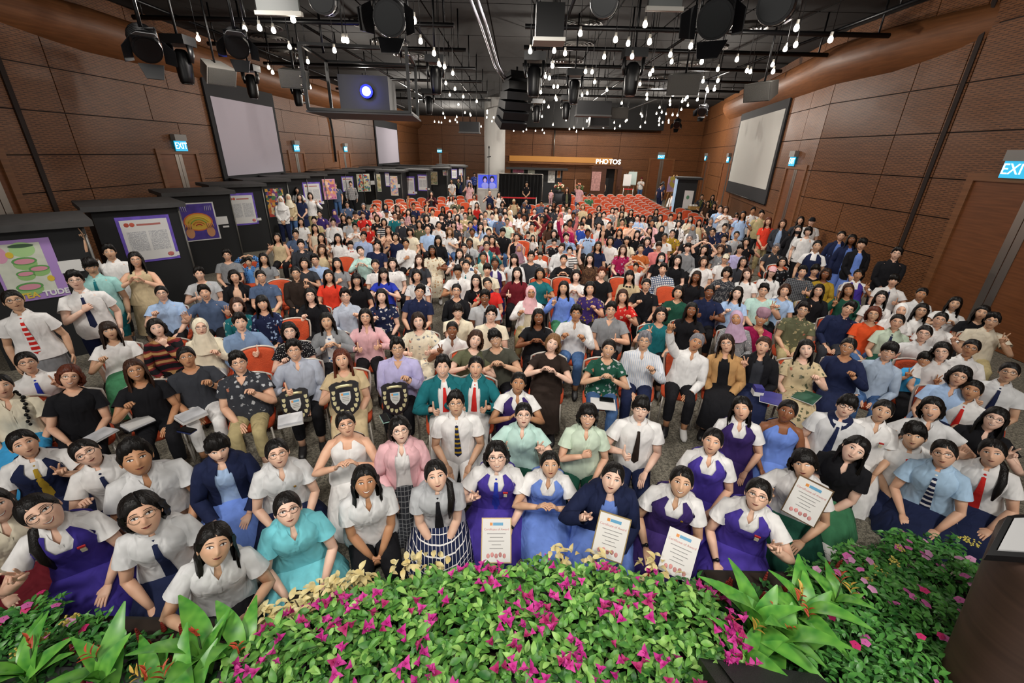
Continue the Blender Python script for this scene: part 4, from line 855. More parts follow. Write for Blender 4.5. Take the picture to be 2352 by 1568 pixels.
def torso_pt(sex, fat, z, az, off=0.0):
    """az 0 = front"""
    hw, hd = TP[sex]; z = np.asarray(z, float)
    mid = 1 + (fat - 1) * np.clip(1 - np.abs(z - .12) / .42, .25, 1)
    w_ = np.interp(z, TZ, hw) * mid + off; d_ = np.interp(z, TZ, hd) * (1 + (mid - 1) * 1.6) + off
    sa, ca = np.sin(az), np.cos(az); e = .82
    x = w_ * np.sign(sa) * np.abs(sa) ** e; y = -d_ * np.sign(ca) * np.abs(ca) ** e
    return np.stack([x, y, z + 0 * x], -1)
def ik(S, W, l1, l2, pole):
    S = np.array(S, float); W = np.array(W, float); d = W - S; L = np.linalg.norm(d); mx = (l1 + l2) * .995
    if L > mx: W = S + d / L * mx; d = W - S; L = mx
    u = d / L; a = (l1 * l1 - l2 * l2 + L * L) / (2 * L); h = math.sqrt(max(0, l1 * l1 - a * a))
    p = np.array(pole, float); p = p - u * np.dot(p, u); p = unit(p)
    return S + u * a + p * h, W
FING = {'relax': ([20, 25, 15], 0, .4), 'flat': ([8, 12, 8], 2, .3), 'fist': ([80, 95, 60], 0, 1.), 'open': ([4, 6, 4], 9, 0.), 'cup': ([35, 45, 30], 0, .3)}
def hand_mb(mb, W, f, n, side, kind, q, sc=1.0):
    """hand at wrist W, fingers along f, palm normal n; side -1 = the person's right hand"""
    f = unit(f); n = np.array(n, float); n = unit(n - f * np.dot(n, f)); t = np.cross(f, n) * (1 if side < 0 else -1)
    ns = 8 if q == 0 else 6
    W = np.asarray(W, float)
    # palm: flattened loft
    P = [W - f * .01, W + f * .02 * sc, W + f * .055 * sc + t * .002, W + f * .088 * sc]
    mb.rings(tube_rings(P, np.array([(.023, .017), (.033, .016), (.040, .015), (.038, .012)]) * sc, ns + 2, up=t), 0)
    curls = {}
    base = FING.get(kind, FING['fist'])
    for k, nm in enumerate('imrp'):
        curls[nm] = list(base[0]); 
    spread = {'i': base[1], 'm': base[1] * .25, 'r': -base[1] * .35, 'p': -base[1]}
    thumb = base[2]
    if kind == 'peace':
        curls['i'] = [2, 4, 3]; curls['m'] = [2, 4, 3]; spread = {'i': 13, 'm': -11, 'r': 0, 'p': 0}; thumb = .9
    elif kind == 'point':
        curls['i'] = [2, 4, 3]; thumb = .8
    elif kind == 'fheart':
        curls['i'] = [35, 55, 20]; thumb = .55
    elif kind == 'thumb':
        thumb = -1
    elif kind == 'heart':
        for a in curls: curls[a] = [38, 42, 25]
        thumb = -.5
    segs = {'i': (.040, .024, .020), 'm': (.044, .028, .020), 'r': (.040, .026, .019), 'p': (.032, .019, .017)}
    nf = 6 if q == 0 else 5
    for k, nm in enumerate('imrp'):
        o = W + f * (.086 - .003 * abs(k - 1)) * sc + t * (.029 - .0193 * k) * sc
        sp = spread[nm] * D2R; d = f * math.cos(sp) + t * math.sin(sp)
        pts = [o - d * .012 * sc, o]; ang = 0
        for j in range(3):
            ang += curls[nm][j] * D2R
            dd = d * math.cos(ang) + n * math.sin(ang); o = o + dd * segs[nm][j] * sc; pts.append(o)
        r0 = (.0092 if nm != 'p' else .0080) * sc
        pts.insert(-1, pts[-1] * .75 + pts[-2] * .25)
        mb.tube(pts, [r0, r0 * 1.02, r0 * .98, r0 * .9, r0 * .8, r0 * .42], nf, 0, cap0=False)
    o = W + f * .022 * sc + t * .022 * sc
    if thumb < 0:
        d1 = unit(t * (.9 if thumb == -1 else .75) + f * (.15 if thumb == -1 else .2) + n * (0 if thumb == -1 else .6)); d2 = unit(t * 1.0 + f * .1 + n * (0 if thumb == -1 else .7)); d3 = unit(t - f * .12 + n * (0 if thumb == -1 else .5))
    else:
        d1 = unit(t * .75 + f * .65 + n * .25); d2 = unit(f * .9 + t * (.55 - .9 * thumb) + n * (.15 + .6 * thumb)); d3 = unit(f * .8 + t * (.35 - 1.2 * thumb) + n * (.1 + .5 * thumb))
    p1 = o + d1 * .034 * sc; p2 = p1 + d2 * .032 * sc; p3 = p2 + d3 * .026 * sc
    mb.tube([o - d1 * .01 * sc, o, p1, p2, p2 * .3 + p3 * .7, p3], np.array([.013, .0145, .0118, .0105, .0092, .0045]) * sc, nf, 0, cap0=False)
def wr(P):  # duplicate helper: list of vectors to array
    return np.array(P, float)
HEADZ = dict(S=1.195, K=.895, H=1.115, T=1.555)
PELZ = dict(S=.54, K=.24, H=.46, T=.90)
def leg_pts(pose, s, f):
    """hip, knee, ankle, toe"""
    hx = s * .085
    if pose == 'S': return [(hx, .0, .53), (s * .115, -.41, .515), (s * .11, -.40, .085), (s * .125, -.57, .03)]
    if pose == 'K': return [(hx, .0, .22), (s * .11, -.36, .080), (s * .10, .06, .06), (s * .08, .20, .03)]
    if pose == 'H': return [(hx, .0, .44), (s * .12, -.30, .085), (s * .10, .12, .06), (s * .08, .26, .03)]
    return [(hx, 0, .88), (s * .10, -.02, .47), (s * .105, .02, .085), (s * .13, -.14, .03)]
def legtube(mb, pose, s, rr, n, upto=1.0, mi=0, f='m', cap1=True):
    h, k, a, t = [np.array(p, float) for p in leg_pts(pose, s, f)]
    def bl(p, q, u): return p * (1 - u) + q * u
    if pose in ('K', 'H'):      # folded leg: thigh, knee, shin
        mb.rings(tube_rings([bl(h, k, u) for u in (-.05, .25, .6, .9, 1.03)], np.array([.092, .088, .074, .062, .050]) + rr, n), mi)
        mb.ellipsoid(k + (0, -.005, 0), (.060 + rr, .060 + rr, .062 + rr), n, 6, mi)
        if upto > .6: mb.rings(tube_rings([bl(k, a, u) for u in (.0, .25, .6, .97)], np.array([.050, .056, .046, .036]) + rr, n), mi)
        return
    pts = [bl(h, k, -.05), bl(h, k, .25), bl(h, k, .6), bl(h, k, .92), k + (unit(k - h) + unit(k - a)) * .012, bl(k, a, .1), bl(k, a, .35), bl(k, a, .7), a]
    r = [.092, .088, .074, .058, .054, .052, .055, .042, .036]
    us = [0, .13, .3, .46, .5, .55, .68, .85, 1]
    keep = [i for i, u in enumerate(us) if u <= upto + 1e-6]
    mb.rings(tube_rings([pts[i] for i in keep], [r[i] + rr for i in keep], n), mi, True, True, cap1)
def sample_torso(mb, sex, fat, z0, z1, off, n, nz, mi=0, az0=0., az1=2 * math.pi, top=None, flare=0., cap=False, dy=0.):
    """cloth shell around the torso between z0 and z1 (or a neckline curve top(az))"""
    closed = az1 - az0 > 6.28
    az = az0 + (az1 - az0) * np.arange(n) / (n if closed else n - 1)
    R = []
    for i in range(nz + 1):
        u = i / nz
        zt = np.array([top(a) for a in az]) if top else np.full(n, z1)
        z = z0 + (zt - z0) * u
        o = off + flare * (1 - u) ** 2
        R.append(torso_pt(sex, fat, z, az, o) + (0, dy, 0))
    mb.rings(R, mi, closed, False, cap)
def torso_front(sex, fat, z, x, off):
    hw, hd = TP[sex]; mid = 1 + (fat - 1) * np.clip(1 - abs(z - .12) / .42, .25, 1)
    w_ = float(np.interp(z, TZ, hw)) * mid + off; d_ = float(np.interp(z, TZ, hd)) * (1 + (mid - 1) * 1.6) + off
    sa = min(.999, abs(x) / w_) ** (1 / .82); ca = math.sqrt(1 - sa * sa)
    return -d_ * ca ** .82
HAIRL = {'n': ([0, 30, 48, 62, 78, 95, 120, 150, 180], [33, 30, 17, 0, -8, -16, -34, -42, -44]),
         'bang': ([0, 35, 52, 66, 80, 95, 120, 150, 180], [15, 13, 4, -6, -8, -16, -34, -42, -44]),
         'bald': ([0, 40, 60, 75, 90, 105, 130, 180], [70, 62, 40, 14, 6, -12, -34, -40])}
def hair_mb(style, q, Rh, hc, rng, sex, sc):
    """hair in torso space; Rh head rotation, hc head centre"""
    mb = MB(); nc = [40, 26, 16][q]; nr = [9, 7, 5][q]
    base = {'sh': 'n', 'fr': 'bang', 'rc': 'n', 'bd': 'bald', 'pt': 'n', 'pf': 'n', 'br': 'n', 'lg': 'n', 'bb': 'n', 'bn': 'bang', 'lb': 'bang', 'cu': 'n', 'bu': 'n', 'cl': 'n', 'cp': 'n'}[style]
    xs, ys = HAIRL[base]
    vol = {'sh': .036, 'fr': .034, 'rc': .017, 'bd': .005, 'pt': .015, 'pf': .015, 'br': .015, 'bu': .015, 'lg': .020, 'bb': .025, 'bn': .024, 'lb': .019, 'cu': .028, 'cl': .010, 'cp': .008}[style]
    L = {'lg': .34, 'lb': .34, 'cu': .30, 'bb': .145, 'bn': .135, 'cl': .30}.get(style, 0) * (1 + rng.uniform(-.12, .15))
    az = (np.arange(nc) / nc * 2 - 1) * math.pi
    phs = rng.uniform(0, 6, 3)
    rip = 1 + .10 * np.sin(az * 11 + phs[0]) + .10 * np.sin(az * 19 + phs[1])
    part = rng.choice([-.3, .3, .04]) if style in ('lg', 'pt', 'pf', 'bb', 'br', 'cl') else 0
    R = []
    hl = np.interp(np.abs(az) / D2R, xs, ys)
    if style == 'sh': hl = hl + (4 * np.sin(az * 7 + phs[2]) + 3.5 * np.sin(az * 17 + phs[0])) * (np.abs(az) < 1.1)
    if base == 'bang': hl = hl + 3.0 * np.sin(az * 9 + phs[2])
    if style in ('pt', 'pf', 'bu', 'br') : hl = np.where(np.abs(az) > 1.5, np.maximum(hl, -30), hl)
    for i in range(nr + 1):
        u = i / nr
        el = 88 + (hl - 88) * u ** .9
        P = head_pt(az, el * D2R)
        nrm = P / np.linalg.norm(P, axis=1)[:, None]
        th = vol * (1 - .62 * u ** 3) * rip
        if style in ('sh', 'fr'): th = th * (1 + .5 * np.clip(np.cos(az), 0, 1) * math.exp(-((u - .55) / .3) ** 2)) * np.where(np.abs(az) > 1.0, .5, 1)
        if style in ('sh', 'fr') and q < 2 and i < nr: th = th + rng.uniform(-.006, .007, nc)
        if part and i < nr: th = th - vol * .75 * np.exp(-((az - part) / .10) ** 2) * (u < .95) * (u > .08)
        R.append(P + nrm * th[:, None])
    R[-1] = R[-1] * .0 + head_pt(az, hl * D2R) * 1.008
    R = [(P * sc) @ Rh.T + hc for P in R]
    if L == 0:
        mb.rings(R, 0, True, True, False)
    else:
        mb.rings(R, 0, True, True, False)
        # hanging lengths: sides and back, open at the face
        a0 = (50 if style != 'bn' else 48) * D2R
        nh = [26, 18, 12][q]; ah = np.linspace(a0, 2 * math.pi - a0, nh)
        ah = np.where(ah > math.pi, ah - 2 * math.pi, ah)
        st = head_pt(ah, np.full(nh, 16 * D2R)); nrm = st / np.linalg.norm(st, axis=1)[:, None]
        rp = 1 + .35 * np.sin(ah * 13 + phs[1])
        st = ((st + nrm * (vol * .95 * rp)[:, None]) * sc) @ Rh.T + hc
        deg = np.abs(ah) / D2R
        rows = [7, 6, 4][q]; H = [st]
        ln = np.full(nh, L)
        if L > .2: ln = np.where((deg > 92) & (deg < 128), .21, ln)
        ln = ln * sc * (1 + .06 * np.sin(ah * 17 + phs[0]))
        frontw = np.clip((100 - deg) / 25, 0, 1); backw = np.clip((deg - 115) / 25, 0, 1)
        wav = (.016 if style == 'cu' else .005)
        for i in range(1, rows + 1):
            u = i / rows; drop = ln * u
            P = st.copy(); P[:, 2] -= drop
            zz = np.clip((hc[2] - P[:, 2] - .08) / .14, 0, 1)
            P[:, 1] += frontw * zz * (-.075 - (P[:, 1] - hc[1])) * (1 if L > .2 else .2)
            P[:, 1] += backw * zz * (.05)
            side = np.sign(st[:, 0] - hc[0])
            P[:, 0] += side * (.010 * math.sin(u * 3.1)) + frontw * zz * side * .012 * (1 if L > .2 else 0)
            P[:, 0] += wav * np.sin(u * 14 + ah * 9); P[:, 1] += wav * np.cos(u * 12 + ah * 7)
            if i == rows: P[:, 0] += -side * .012; P[:, 2] += .012 * np.sin(ah * 23)
            H.append(P)
        # inner face of the lengths gives them thickness
        G = [p.copy() for p in H[::-1]]
        for p in G: p[:, 0] -= np.sign(p[:, 0] - hc[0]) * .02; p[:, 1] += np.where(deg < 100, .022, -.022)
        mb.rings(H + G, 0, False)
    c2w = lambda p: (np.asarray(p, float) * sc) @ Rh.T + hc
    if style in ('pt', 'pf', 'br'):
        k = c2w((0, .088, -.02)); sd = rng.choice([-1, 1])
        if style == 'pt':
            mb.tube([k, k + (0, .05, -.02), k + (0, .06, -.10), k + (0.01, .045, -.20)], [.02, .028, .024, .006], 8)
        else:
            P = [k, k + (sd * .04, .02, -.05), hc + (sd * .095, .01, -.15), hc + (sd * .105, -.085, -.21), hc + (sd * .095, -.125, -.30), hc + (sd * .085, -.135, -.40)]
            if style == 'pf': mb.tube(P, [.02, .028, .03, .030, .026, .008], 8)
            else:
                P = np.array(P); tt = np.linspace(0, 5, 15)
                for j, t_ in enumerate(tt):
                    p = np.array([np.interp(t_, range(6), P[:, a]) for a in range(3)]); r_ = .024 - .010 * j / 15
                    mb.ellipsoid(p + ((-1) ** j * .006, 0, 0), (r_, r_, r_ * 1.1), 7, 5)
    if style == 'bu':
        mb.ellipsoid(c2w((0, .07, .085)), (.042, .040, .036), 10, 6)
    return mb
def scarf_mb(q, Rh, hc, sc, sex, fat):
    mb = MB(); n = [30, 22, 16][q]; ph = np.arange(n) / n * 2 * math.pi
    def ring(rx, rz, y, cz, low=0.):
        z = cz + rz * np.sin(ph); x = rx * np.cos(ph)
        return np.stack([x, np.full(n, 0.) + y, z - low * (np.sin(ph) < -.5)], 1)
    op = np.stack([.060 * np.cos(ph), np.zeros(n), -.012 + .088 * np.sin(ph)], 1)
    fs = face_at(op[:, 0], op[:, 2]); op[:, 1] = fs[:, 1] - .006
    R = [op * (1, 1, 1), ring(.070, .103, -.060, -.010), ring(.088, .125, -.02, -.002), ring(.092, .130, .03, .0), ring(.080, .112, .085, .004), ring(.045, .06, .118, .01), ring(.01, .01, .125, .01)]
    R[0][:, 1] = np.minimum(R[0][:, 1], R[0][:, 1])
    mb.rings([(r * sc) @ Rh.T + hc for r in R], 0, True, False, True)
    az = np.arange(n) / n * 2 * math.pi; D = []
    for u in np.linspace(0, 1, 7):
        z = hc[2] - .055 - .22 * u; rx = .082 + .09 * u ** 1.3; ry = .088 + .055 * u
        fold = 1 + .05 * np.sin(az * 9 + u * 4)
        D.append(np.stack([hc[0] * (1 - u) + rx * np.sin(az) * fold, hc[1] * (1 - u) - .004 - ry * np.cos(az) * fold - .03 * u * (np.cos(az) > 0) , np.full(n, z) - .05 * u * np.clip(np.cos(az), 0, 1)], 1))
    mb.rings(D, 0, True, False, False)
    return mb
HAIRDESC = {}
PEOPLE = []
def person(px, py, pose, arms, hair, top, bottom, flags):
    rng = np.random.default_rng(int(px * 7 + py * 131))
    sc = {'T': .94, 'K': .97, 'H': .88, 'S': .89}[pose[0]]
    if '.' in pose: pose, k = pose.split('.'); sc *= float('0.' + k)
    fl = flags.split(',') if flags != '-' else []
    hs = hair.split('.'); style, hcol = hs[0], (hs[1] if len(hs) > 1 else 'k')
    sex = 'm' if style in ('sh', 'rc', 'bd', 'cp') or 'M' in fl else 'f'
    if 'W' in fl: sex = 'f'
    fat = 1.22 if 'F' in fl else rng.uniform(.97, 1.06)
    for f_ in fl:
        if f_[0] == 'x' and f_[1:].isdigit(): sc *= int(f_[1:]) / 100
    hz = HEADZ[pose] * sc
    for f_ in fl:
        if f_[0] == 'z': hz += float(f_[1:]) * .01
    hw = onz(px, py, hz); dist = float(np.linalg.norm(hw - (0, 0, CAMH)))
    q = 0 if dist < 6.3 else (1 if dist < 12 else 2)
    face = math.atan2(-hw[0], hw[1]); byaw = face * .8 + rng.uniform(-.12, .12)
    if 'away' in fl: byaw = face + 2.2
    lean = {'S': .05, 'K': .27, 'H': .13, 'T': 0.}[pose] + rng.uniform(-.02, .04)
    roll = rng.uniform(-.05, .05); tilt = rng.uniform(-.1, .1)
    if 'L' in fl: tilt = .30; roll += .10       # head towards the viewer's right
    if 'R' in fl: tilt = -.30; roll -= .10
    pel = np.array((0, 0, PELZ[pose] + (hz / sc - HEADZ[pose])))
    UB = rotx(lean) @ roty(roll)   # rotx(+) tips -y downwards/forwards
    UBt = UB
    HS = 1.0
    for f_ in fl:
        if f_[0] == 'h' and f_[1:].isdigit(): HS *= int(f_[1:]) / 100
    neck = np.array((0, .005, .50)); hc = np.array((0, -.014, .662))
    pit = math.atan2(CAMH - hz, math.hypot(hw[0], hw[1])) * .72
    if 'dn' in fl: pit -= .35
    Rh = rotz(face - byaw + rng.uniform(-.06, .06)) @ rotx(-(pit + lean)) @ roty(tilt - roll)
    if 'away' in fl: Rh = rotz(-.5)
    # ---- upper body in torso space
    bare = top.split('.')[0] in ('sl', 'ds')
    B = MB()
    n = [22, 14, 10][q]
    az = np.arange(n) / n * 2 * math.pi
    B.rings([torso_pt(sex, fat, np.full(n, z), az, (-.016 if z < .45 else (-.010 if z < .49 else -.003)) if bare is False else (-.004 if z < .5 else 0)) for z in TZ], 0)
    B.tube([(0, .012, .47), (0, .008, .52), hc + (0, .018, -.085), hc + (0, .012, -.03)], [.060 if sex == 'm' else .052, .054 if sex == 'm' else .047, .053 if sex == 'm' else .046, .05], max(8, n // 2 + 2))
    hd = head_mb(q, 1 if 'o' not in fl and rng.random() < .55 and 'c' not in fl else (2 if 'o' in fl else 0))
    hm = MB(); hm.join(hd); hm.v = [(V * HS) @ Rh.T + hc for V in hm.v]; B.join(hm)
    # ---- arms
    shx = .184 if sex == 'm' else .158
    A = {}
    both = arms
    def armpose(side):
        """wrist, pole, finger dir, palm normal, kind"""
        s = side; key = arms
        sd = 'R' if s < 0 else 'L'
        rest = {'S': ((s * .10, -.27, .055), (s * .7, .5, -.5), (-s * .45, -.85, -.15), (0, 0, -1), 'flat'),
                'K': ((s * .12, -.30, .075), (s * .7, .4, -.5), (-s * .40, -.85, -.1), (0, -.2, -1), 'flat'),
                'H': ((s * .11, -.24, .04), (s * .7, .5, -.5), (-s * .35, -.6, -.6), (0, -.4, -.8), 'flat'),
                'T': ((s * .235, -.04, -.07), (s * .5, .8, 0), (0, -.12, -1), (-s, 0, 0), 'relax')}[pose]
        if 'fd' in fl: rest = ((s * .17, -.16, -.04), (s * .6, .6, -.2), (0, -.3, -1), (-s, 0, 0), 'fist')
        if key == 'lap' or key == 'dn': return rest
        if key == 'clp': return ((s * .045, -.25 if pose != 'T' else -.20, .0), (s * .8, .4, -.2), (-s * .45, -.35, -.75), (-s * .4, .6, -.2), 'cup')
        if key == 'hrt': return ((s * .085, -.26, .385), (s * .8, .1, -.6), (-s * .55, -.15, .82), (-s * .6, -.5, -.6), 'heart')
        if key == 'ovh': return ((s * .135, -.03, .83), (s * 1, -.1, .25), (-s * .8, -.1, .45), (-s * .3, 0, -1), 'heart')
        if key == 'fc': return ((s * .07, -.22, .43), (s * .8, .1, -.6), (-s * .3, -.1, .9), (0, .9, .2), 'cup')
        if key[:2] == 'wd': return ((s * .25, -.26, .33), (s * .7, .3, -.6), (s * .2, -.1, .95), (0, -1, .2), 'open')
        act = {'pc': ((s * .165, -.24, .43), (s * .6, .3, -.7), (s * .10, -.18, .97), (0, -1, -.15), 'peace'),
               'pl': ((s * .13, -.30, .26), (s * .6, .4, -.5), (-s * .25, -.55, .75), (0, -.8, -.6), 'peace'),
               'fh': ((s * .125, -.26, .385), (s * .6, .3, -.7), (-s * .12, -.45, .85), (-s * .3, -.8, -.4), 'fheart'),
               'th': ((s * .14, -.27, .31), (s * .7, .4, -.5), (-s * .25, -.95, .1), (-s, .15, 0), 'thumb'),
               'up': ((s * .20, -.08, .92), (s * .8, -.2, 0), (s * .05, -.1, 1), (0, -1, 0), 'open'),
               'uv': ((s * .22, -.08, .92), (s * .8, -.2, 0), (s * .05, -.1, 1), (0, -1, 0), 'peace'),
               'uf': ((s * .40, -.26, .88), (s * .8, -.2, -.2), (s * .0, -.3, 1), (0, -.9, -.3), 'fheart'),
               'wv': ((s * .24, -.22, .46), (s * .7, .3, -.6), (s * .2, -.1, .95), (0, -1, 0), 'open'),
               'cn': ((s * .045, -.17, .475), (s * .6, .2, -.8), (-s * .3, -.1, .8), (-s * .3, .6, .3), 'fist'),
               'ch': ((s * .02, -.21, .33), (s * .8, .2, -.5), (-s * .8, -.1, .5), (0, .9, -.3), 'fist'),
               'sp': ((-s * .03, -.29, .20), (s * .8, .3, -.4), (-s * .8, -.4, .2), (0, .8, -.5), 'point'),
               'hd': ((s * .10, -.26, .12), (s * .7, .4, -.5), (-s * .6, -.7, .2), (0, .3, .9), 'cup')}
        k, which = key[:2], key[2:]
        if which in ('2', sd): return act[k]
        return rest
    wl = {}
    for s in (-1, 1):
        Wt, pole, f_, n_, kind = armpose(s)
        S0 = np.array((s * shx, .0, .418)); W0 = np.array(Wt) + rng.uniform(-.012, .012, 3)
        E, W0 = ik(S0, W0, .275, .24, pole)
        up_, fo = E - S0, W0 - E
        pts = [np.array((s * shx * .5, .0, .448)), S0 + (-s * .012, 0, .002), S0 + up_ * .3, S0 + up_ * .65, E - up_ * .07, E - (unit(up_) - unit(fo)) * -.004, E + fo * .09, E + fo * .35, E + fo * .7, W0]
        th = 1.08 if sex == 'm' else .95
        if fat > 1.15: th *= 1.15
        rad = np.array([.040, .053, .049, .043, .037, .036, .038, .038, .030, .0225]) * th
        rb = rad.copy()
        if not bare: rb[:2] -= (.012, .009)
        B.rings(tube_rings(pts, rb, [12, 9, 7][q], up=(0, 1, 0)), 0)
        hand_mb(B, W0, f_, n_, s, kind, q, 1.02 if sex == 'm' else .93)
        wl[s] = (pts, rad, f_, n_, W0)
    Bu = B
    Bu.v = [V @ UBt.T + pel for V in Bu.v]
    fem = sex == 'f'
    bt = bottom.split('.', 1); bkind = bt[0]; bcol = bt[1] if len(bt) > 1 else 'black'
    tt = top.split('~'); tie = tt[1] if len(tt) > 1 else None
    tp = tt[0].split('.'); tkind = tp[0]; tcol = tp[1]; tcol2 = tp[2] if len(tp) > 2 else 'white'
    skirt = bkind == 's'
    for s in (-1, 1):
        legtube(Bu, pose, s, -.004 if fem else 0., [12, 8, 6][q])
        h_, k_, a_, t_ = [np.array(p) for p in leg_pts(pose, s, sex)]
        back = pose in ('K', 'H')
        if q == 0 or pose in ('T', 'S'):
            fd = unit(t_ - a_)
            Bu.rings(tube_rings([a_ - fd * .05 if not back else a_ - fd * .02, a_ + fd * .03, a_ + fd * .10, a_ + fd * .155], np.array([(.034, .034), (.040, .032), (.042, .024), (.024, .013)]), 8, up=(1, 0, 0)), 0)
    tone = 4 if 'd' in fl else (3 if 't' in fl else int(rng.choice([0, 1, 1, 2, 5])))
    Bu.v = [V * sc for V in Bu.v]
    bm = [skinmat(tone), plain('lip', '#a04a46' if tone < 3 else '#7d3f38', .45), plain('eye_white', '#d9d2cc', .3), plain('iris', '#1c120e', .2), plain('brow', '#2a1d17', .8), plain('teeth', '#e2dcd2', .3)]
    hloc = (UBt @ hc + pel) * sc
    Rb = rotz(byaw); base = hw - Rb @ hloc; base[2] = 0
    ob = Bu.build('person', bm)
    ob.location = base; ob.rotation_euler = (0, 0, byaw)
    def child(mb, name, mat, up=True, smooth=True, par=None):
        if up: mb.v = [(V @ UBt.T + pel) * sc for V in mb.v]
        else: mb.v = [V * sc for V in mb.v]
        return mb.build(name, mat, par or ob, smooth)
    # ---- clothing
    nn = [26, 16, 10][q]; nz = [9, 6, 4][q]
    hem = -.10 if pose == 'T' else -.085
    if skirt or tkind in ('dr', 'ds', 'pn'): hem = -.02
    short = tkind in ('te', 'sh', 'po', 'dr', 'pn', 'ti')
    longs = tkind in ('ls', 'bl', 'jk', 'ho')
    inner = tcol2 if tkind == 'jk' else ('white' if tkind == 'pn' else tcol)
    if tkind == 'pn' and len(tp) > 2: inner = tp[2]
    T = MB()
    vz = .505
    collared = tkind in ('sh', 'ls', 'po', 'pn') or (tkind == 'jk' and 'tee' not in fl)
    if tkind in ('sl', 'ds'):
        def topc(a):
            c_, s_ = math.cos(a), abs(math.sin(a)); dip = .445 if c_ > 0 else .47
            if s_ < .40: return dip + (.505 - dip) * max(0, (s_ - .15) / .25) ** 1.4
            return .505 if s_ < .72 else max(.37, .505 - (s_ - .72) * .55)
        sample_torso(T, sex, fat, hem, .5, .010, max(nn, 32), nz + 3, top=topc, flare=.012)
    elif collared:
        def topc(a): return .512 - (.075 * math.exp(-((math.sin(a)) / .22) ** 2) if math.cos(a) > 0 else 0)
        sample_torso(T, sex, fat, hem, vz, .011, nn, nz, top=topc if tie is None and q == 0 else None, flare=.016)
    else:
        def topc(a): return .507 - (.03 * math.exp(-((math.sin(a)) / .4) ** 2) if math.cos(a) > 0 else 0)
        sample_torso(T, sex, fat, hem, vz, .011, nn, nz, top=topc, flare=.016)
    def sleeves(mb, ln, off, mi=0):
        for s in (-1, 1):
            pts, rad, *_ = wl[s]
            if ln == 'short':
                P = list(pts[:3]) + [pts[2] * .35 + pts[3] * .65]; r_ = [rad[0] + .012 + off, rad[1] + .013 + off, rad[2] + .017 + off, rad[2] + .026 + off]
                mb.rings(tube_rings(P, r_, [14, 10, 8][q], up=(0, 1, 0)), mi, True, True, False)
            else:
                r_ = rad[:9] + .014 + off; P = list(pts[:9]) + [pts[8] * .35 + pts[9] * .65]; r_ = list(r_) + [rad[8] + .014 + off]
                mb.rings(tube_rings(P, r_, [14, 10, 8][q], up=(0, 1, 0)), mi, True, True, False)
    if tkind != 'jk':
        if short: sleeves(T, 'short', 0.)
        elif longs: sleeves(T, 'long', 0.)
    def collar(mb, off=0., wide=1.0, gap=14, mi=0):
        c = np.linspace(gap, 360 - gap, [16, 12, 8][q]) * D2R
        fr = np.clip(np.cos(c), 0, 1) ** 3
        a_ = np.stack([.054 * np.sin(c), .006 - .056 * np.cos(c) - off, .540 - .030 * fr], 1)
        b_ = np.stack([(.060 + off) * np.sin(c), .006 - (.062 + off) * np.cos(c), .548 - .030 * fr], 1)
        d_ = np.stack([(.088 * wide + off) * np.sin(c) * (1 + .1 * fr), .004 - (.085 * wide + off) * np.cos(c) - .028 * fr, .506 - .055 * fr * wide], 1)
        e_ = d_ - (0, 0, .008)
        mb.rings([a_, b_, d_, e_], mi, False)
    mats = [cloth(inner)]
    if collared and tkind != 'jk':
        collar(T)
        if 'nc' in fl: mats.append(cloth('navy')); 
        if q < 2 and tie is None:   # placket
            xs = [-.011, .011]; zz = np.linspace(.02, .44, 6)
            V = [(x_, torso_front(sex, fat, z_, 0, .0135), z_) for z_ in zz for x_ in xs]
            T.add(V, [(2 * i, 2 * i + 1, 2 * i + 3, 2 * i + 2) for i in range(5)])
    nmz = {'te': 'tee', 'sh': 'shirt', 'ls': 'shirt', 'po': 'polo_shirt', 'bl': 'blouse', 'sl': 'sleeveless_top', 'pn': 'blouse', 'jk': 'inner_top', 'dr': 'dress_bodice', 'ds': 'dress_bodice', 'ho': 'hoodie', 'ti': 'tee'}[tkind]
    gar = child(T, nmz, mats[0])
    if tkind == 'po' and q < 2:
        C = MB(); collar(C, .003); child(C, 'collar', cloth(tcol2 if len(tp) > 2 else tcol), par=gar)
    if 'nc' in fl:
        C = MB(); collar(C, .004, 1.25); child(C, 'collar', cloth('navy'), par=gar)
    if tkind == 'ho' and q < 3:
        C = MB(); C.tube([(.085 * math.sin(a), .03 - .085 * math.cos(a), .50 + .02 * math.cos(a)) for a in np.linspace(.5, 5.78, 10)], .03, 8); child(C, 'hood', cloth(tcol), par=gar)
    if tkind == 'jk':
        J = MB(); g0 = .30 if 'wide' not in fl else .5
        sample_torso(J, sex, fat, -.11, .512, .026, nn, nz, az0=g0, az1=2 * math.pi - g0, flare=.014)
        sleeves(J, 'long', .008); collar(J, .012, 1.15, 20)
        child(J, 'jacket', cloth(tcol))
        if collared and q < 2: C = MB(); collar(C); child(C, 'collar', cloth(tcol2), par=gar)
    if tkind == 'pn':
        Pn = MB()
        def topc(a):
            s_, c_ = abs(math.sin(a)), math.cos(a)
            dip = .385 if c_ > 0 else .42
            if s_ < .42: return dip + (.505 - dip) * max(0, (s_ - .22) / .20) ** 1.5
            return .505 if s_ < .80 else max(.30, .505 - (s_ - .80) * 1.6)
        sample_torso(Pn, sex, fat, -.02, .5, .021, max(nn, 36) if q == 0 else 28, nz + 3, top=topc, flare=.006)
        child(Pn, 'pinafore_bib', cloth(tcol))
        skirt, bcol = True, tcol
    if tkind in ('dr', 'ds'): skirt, bcol = True, tcol
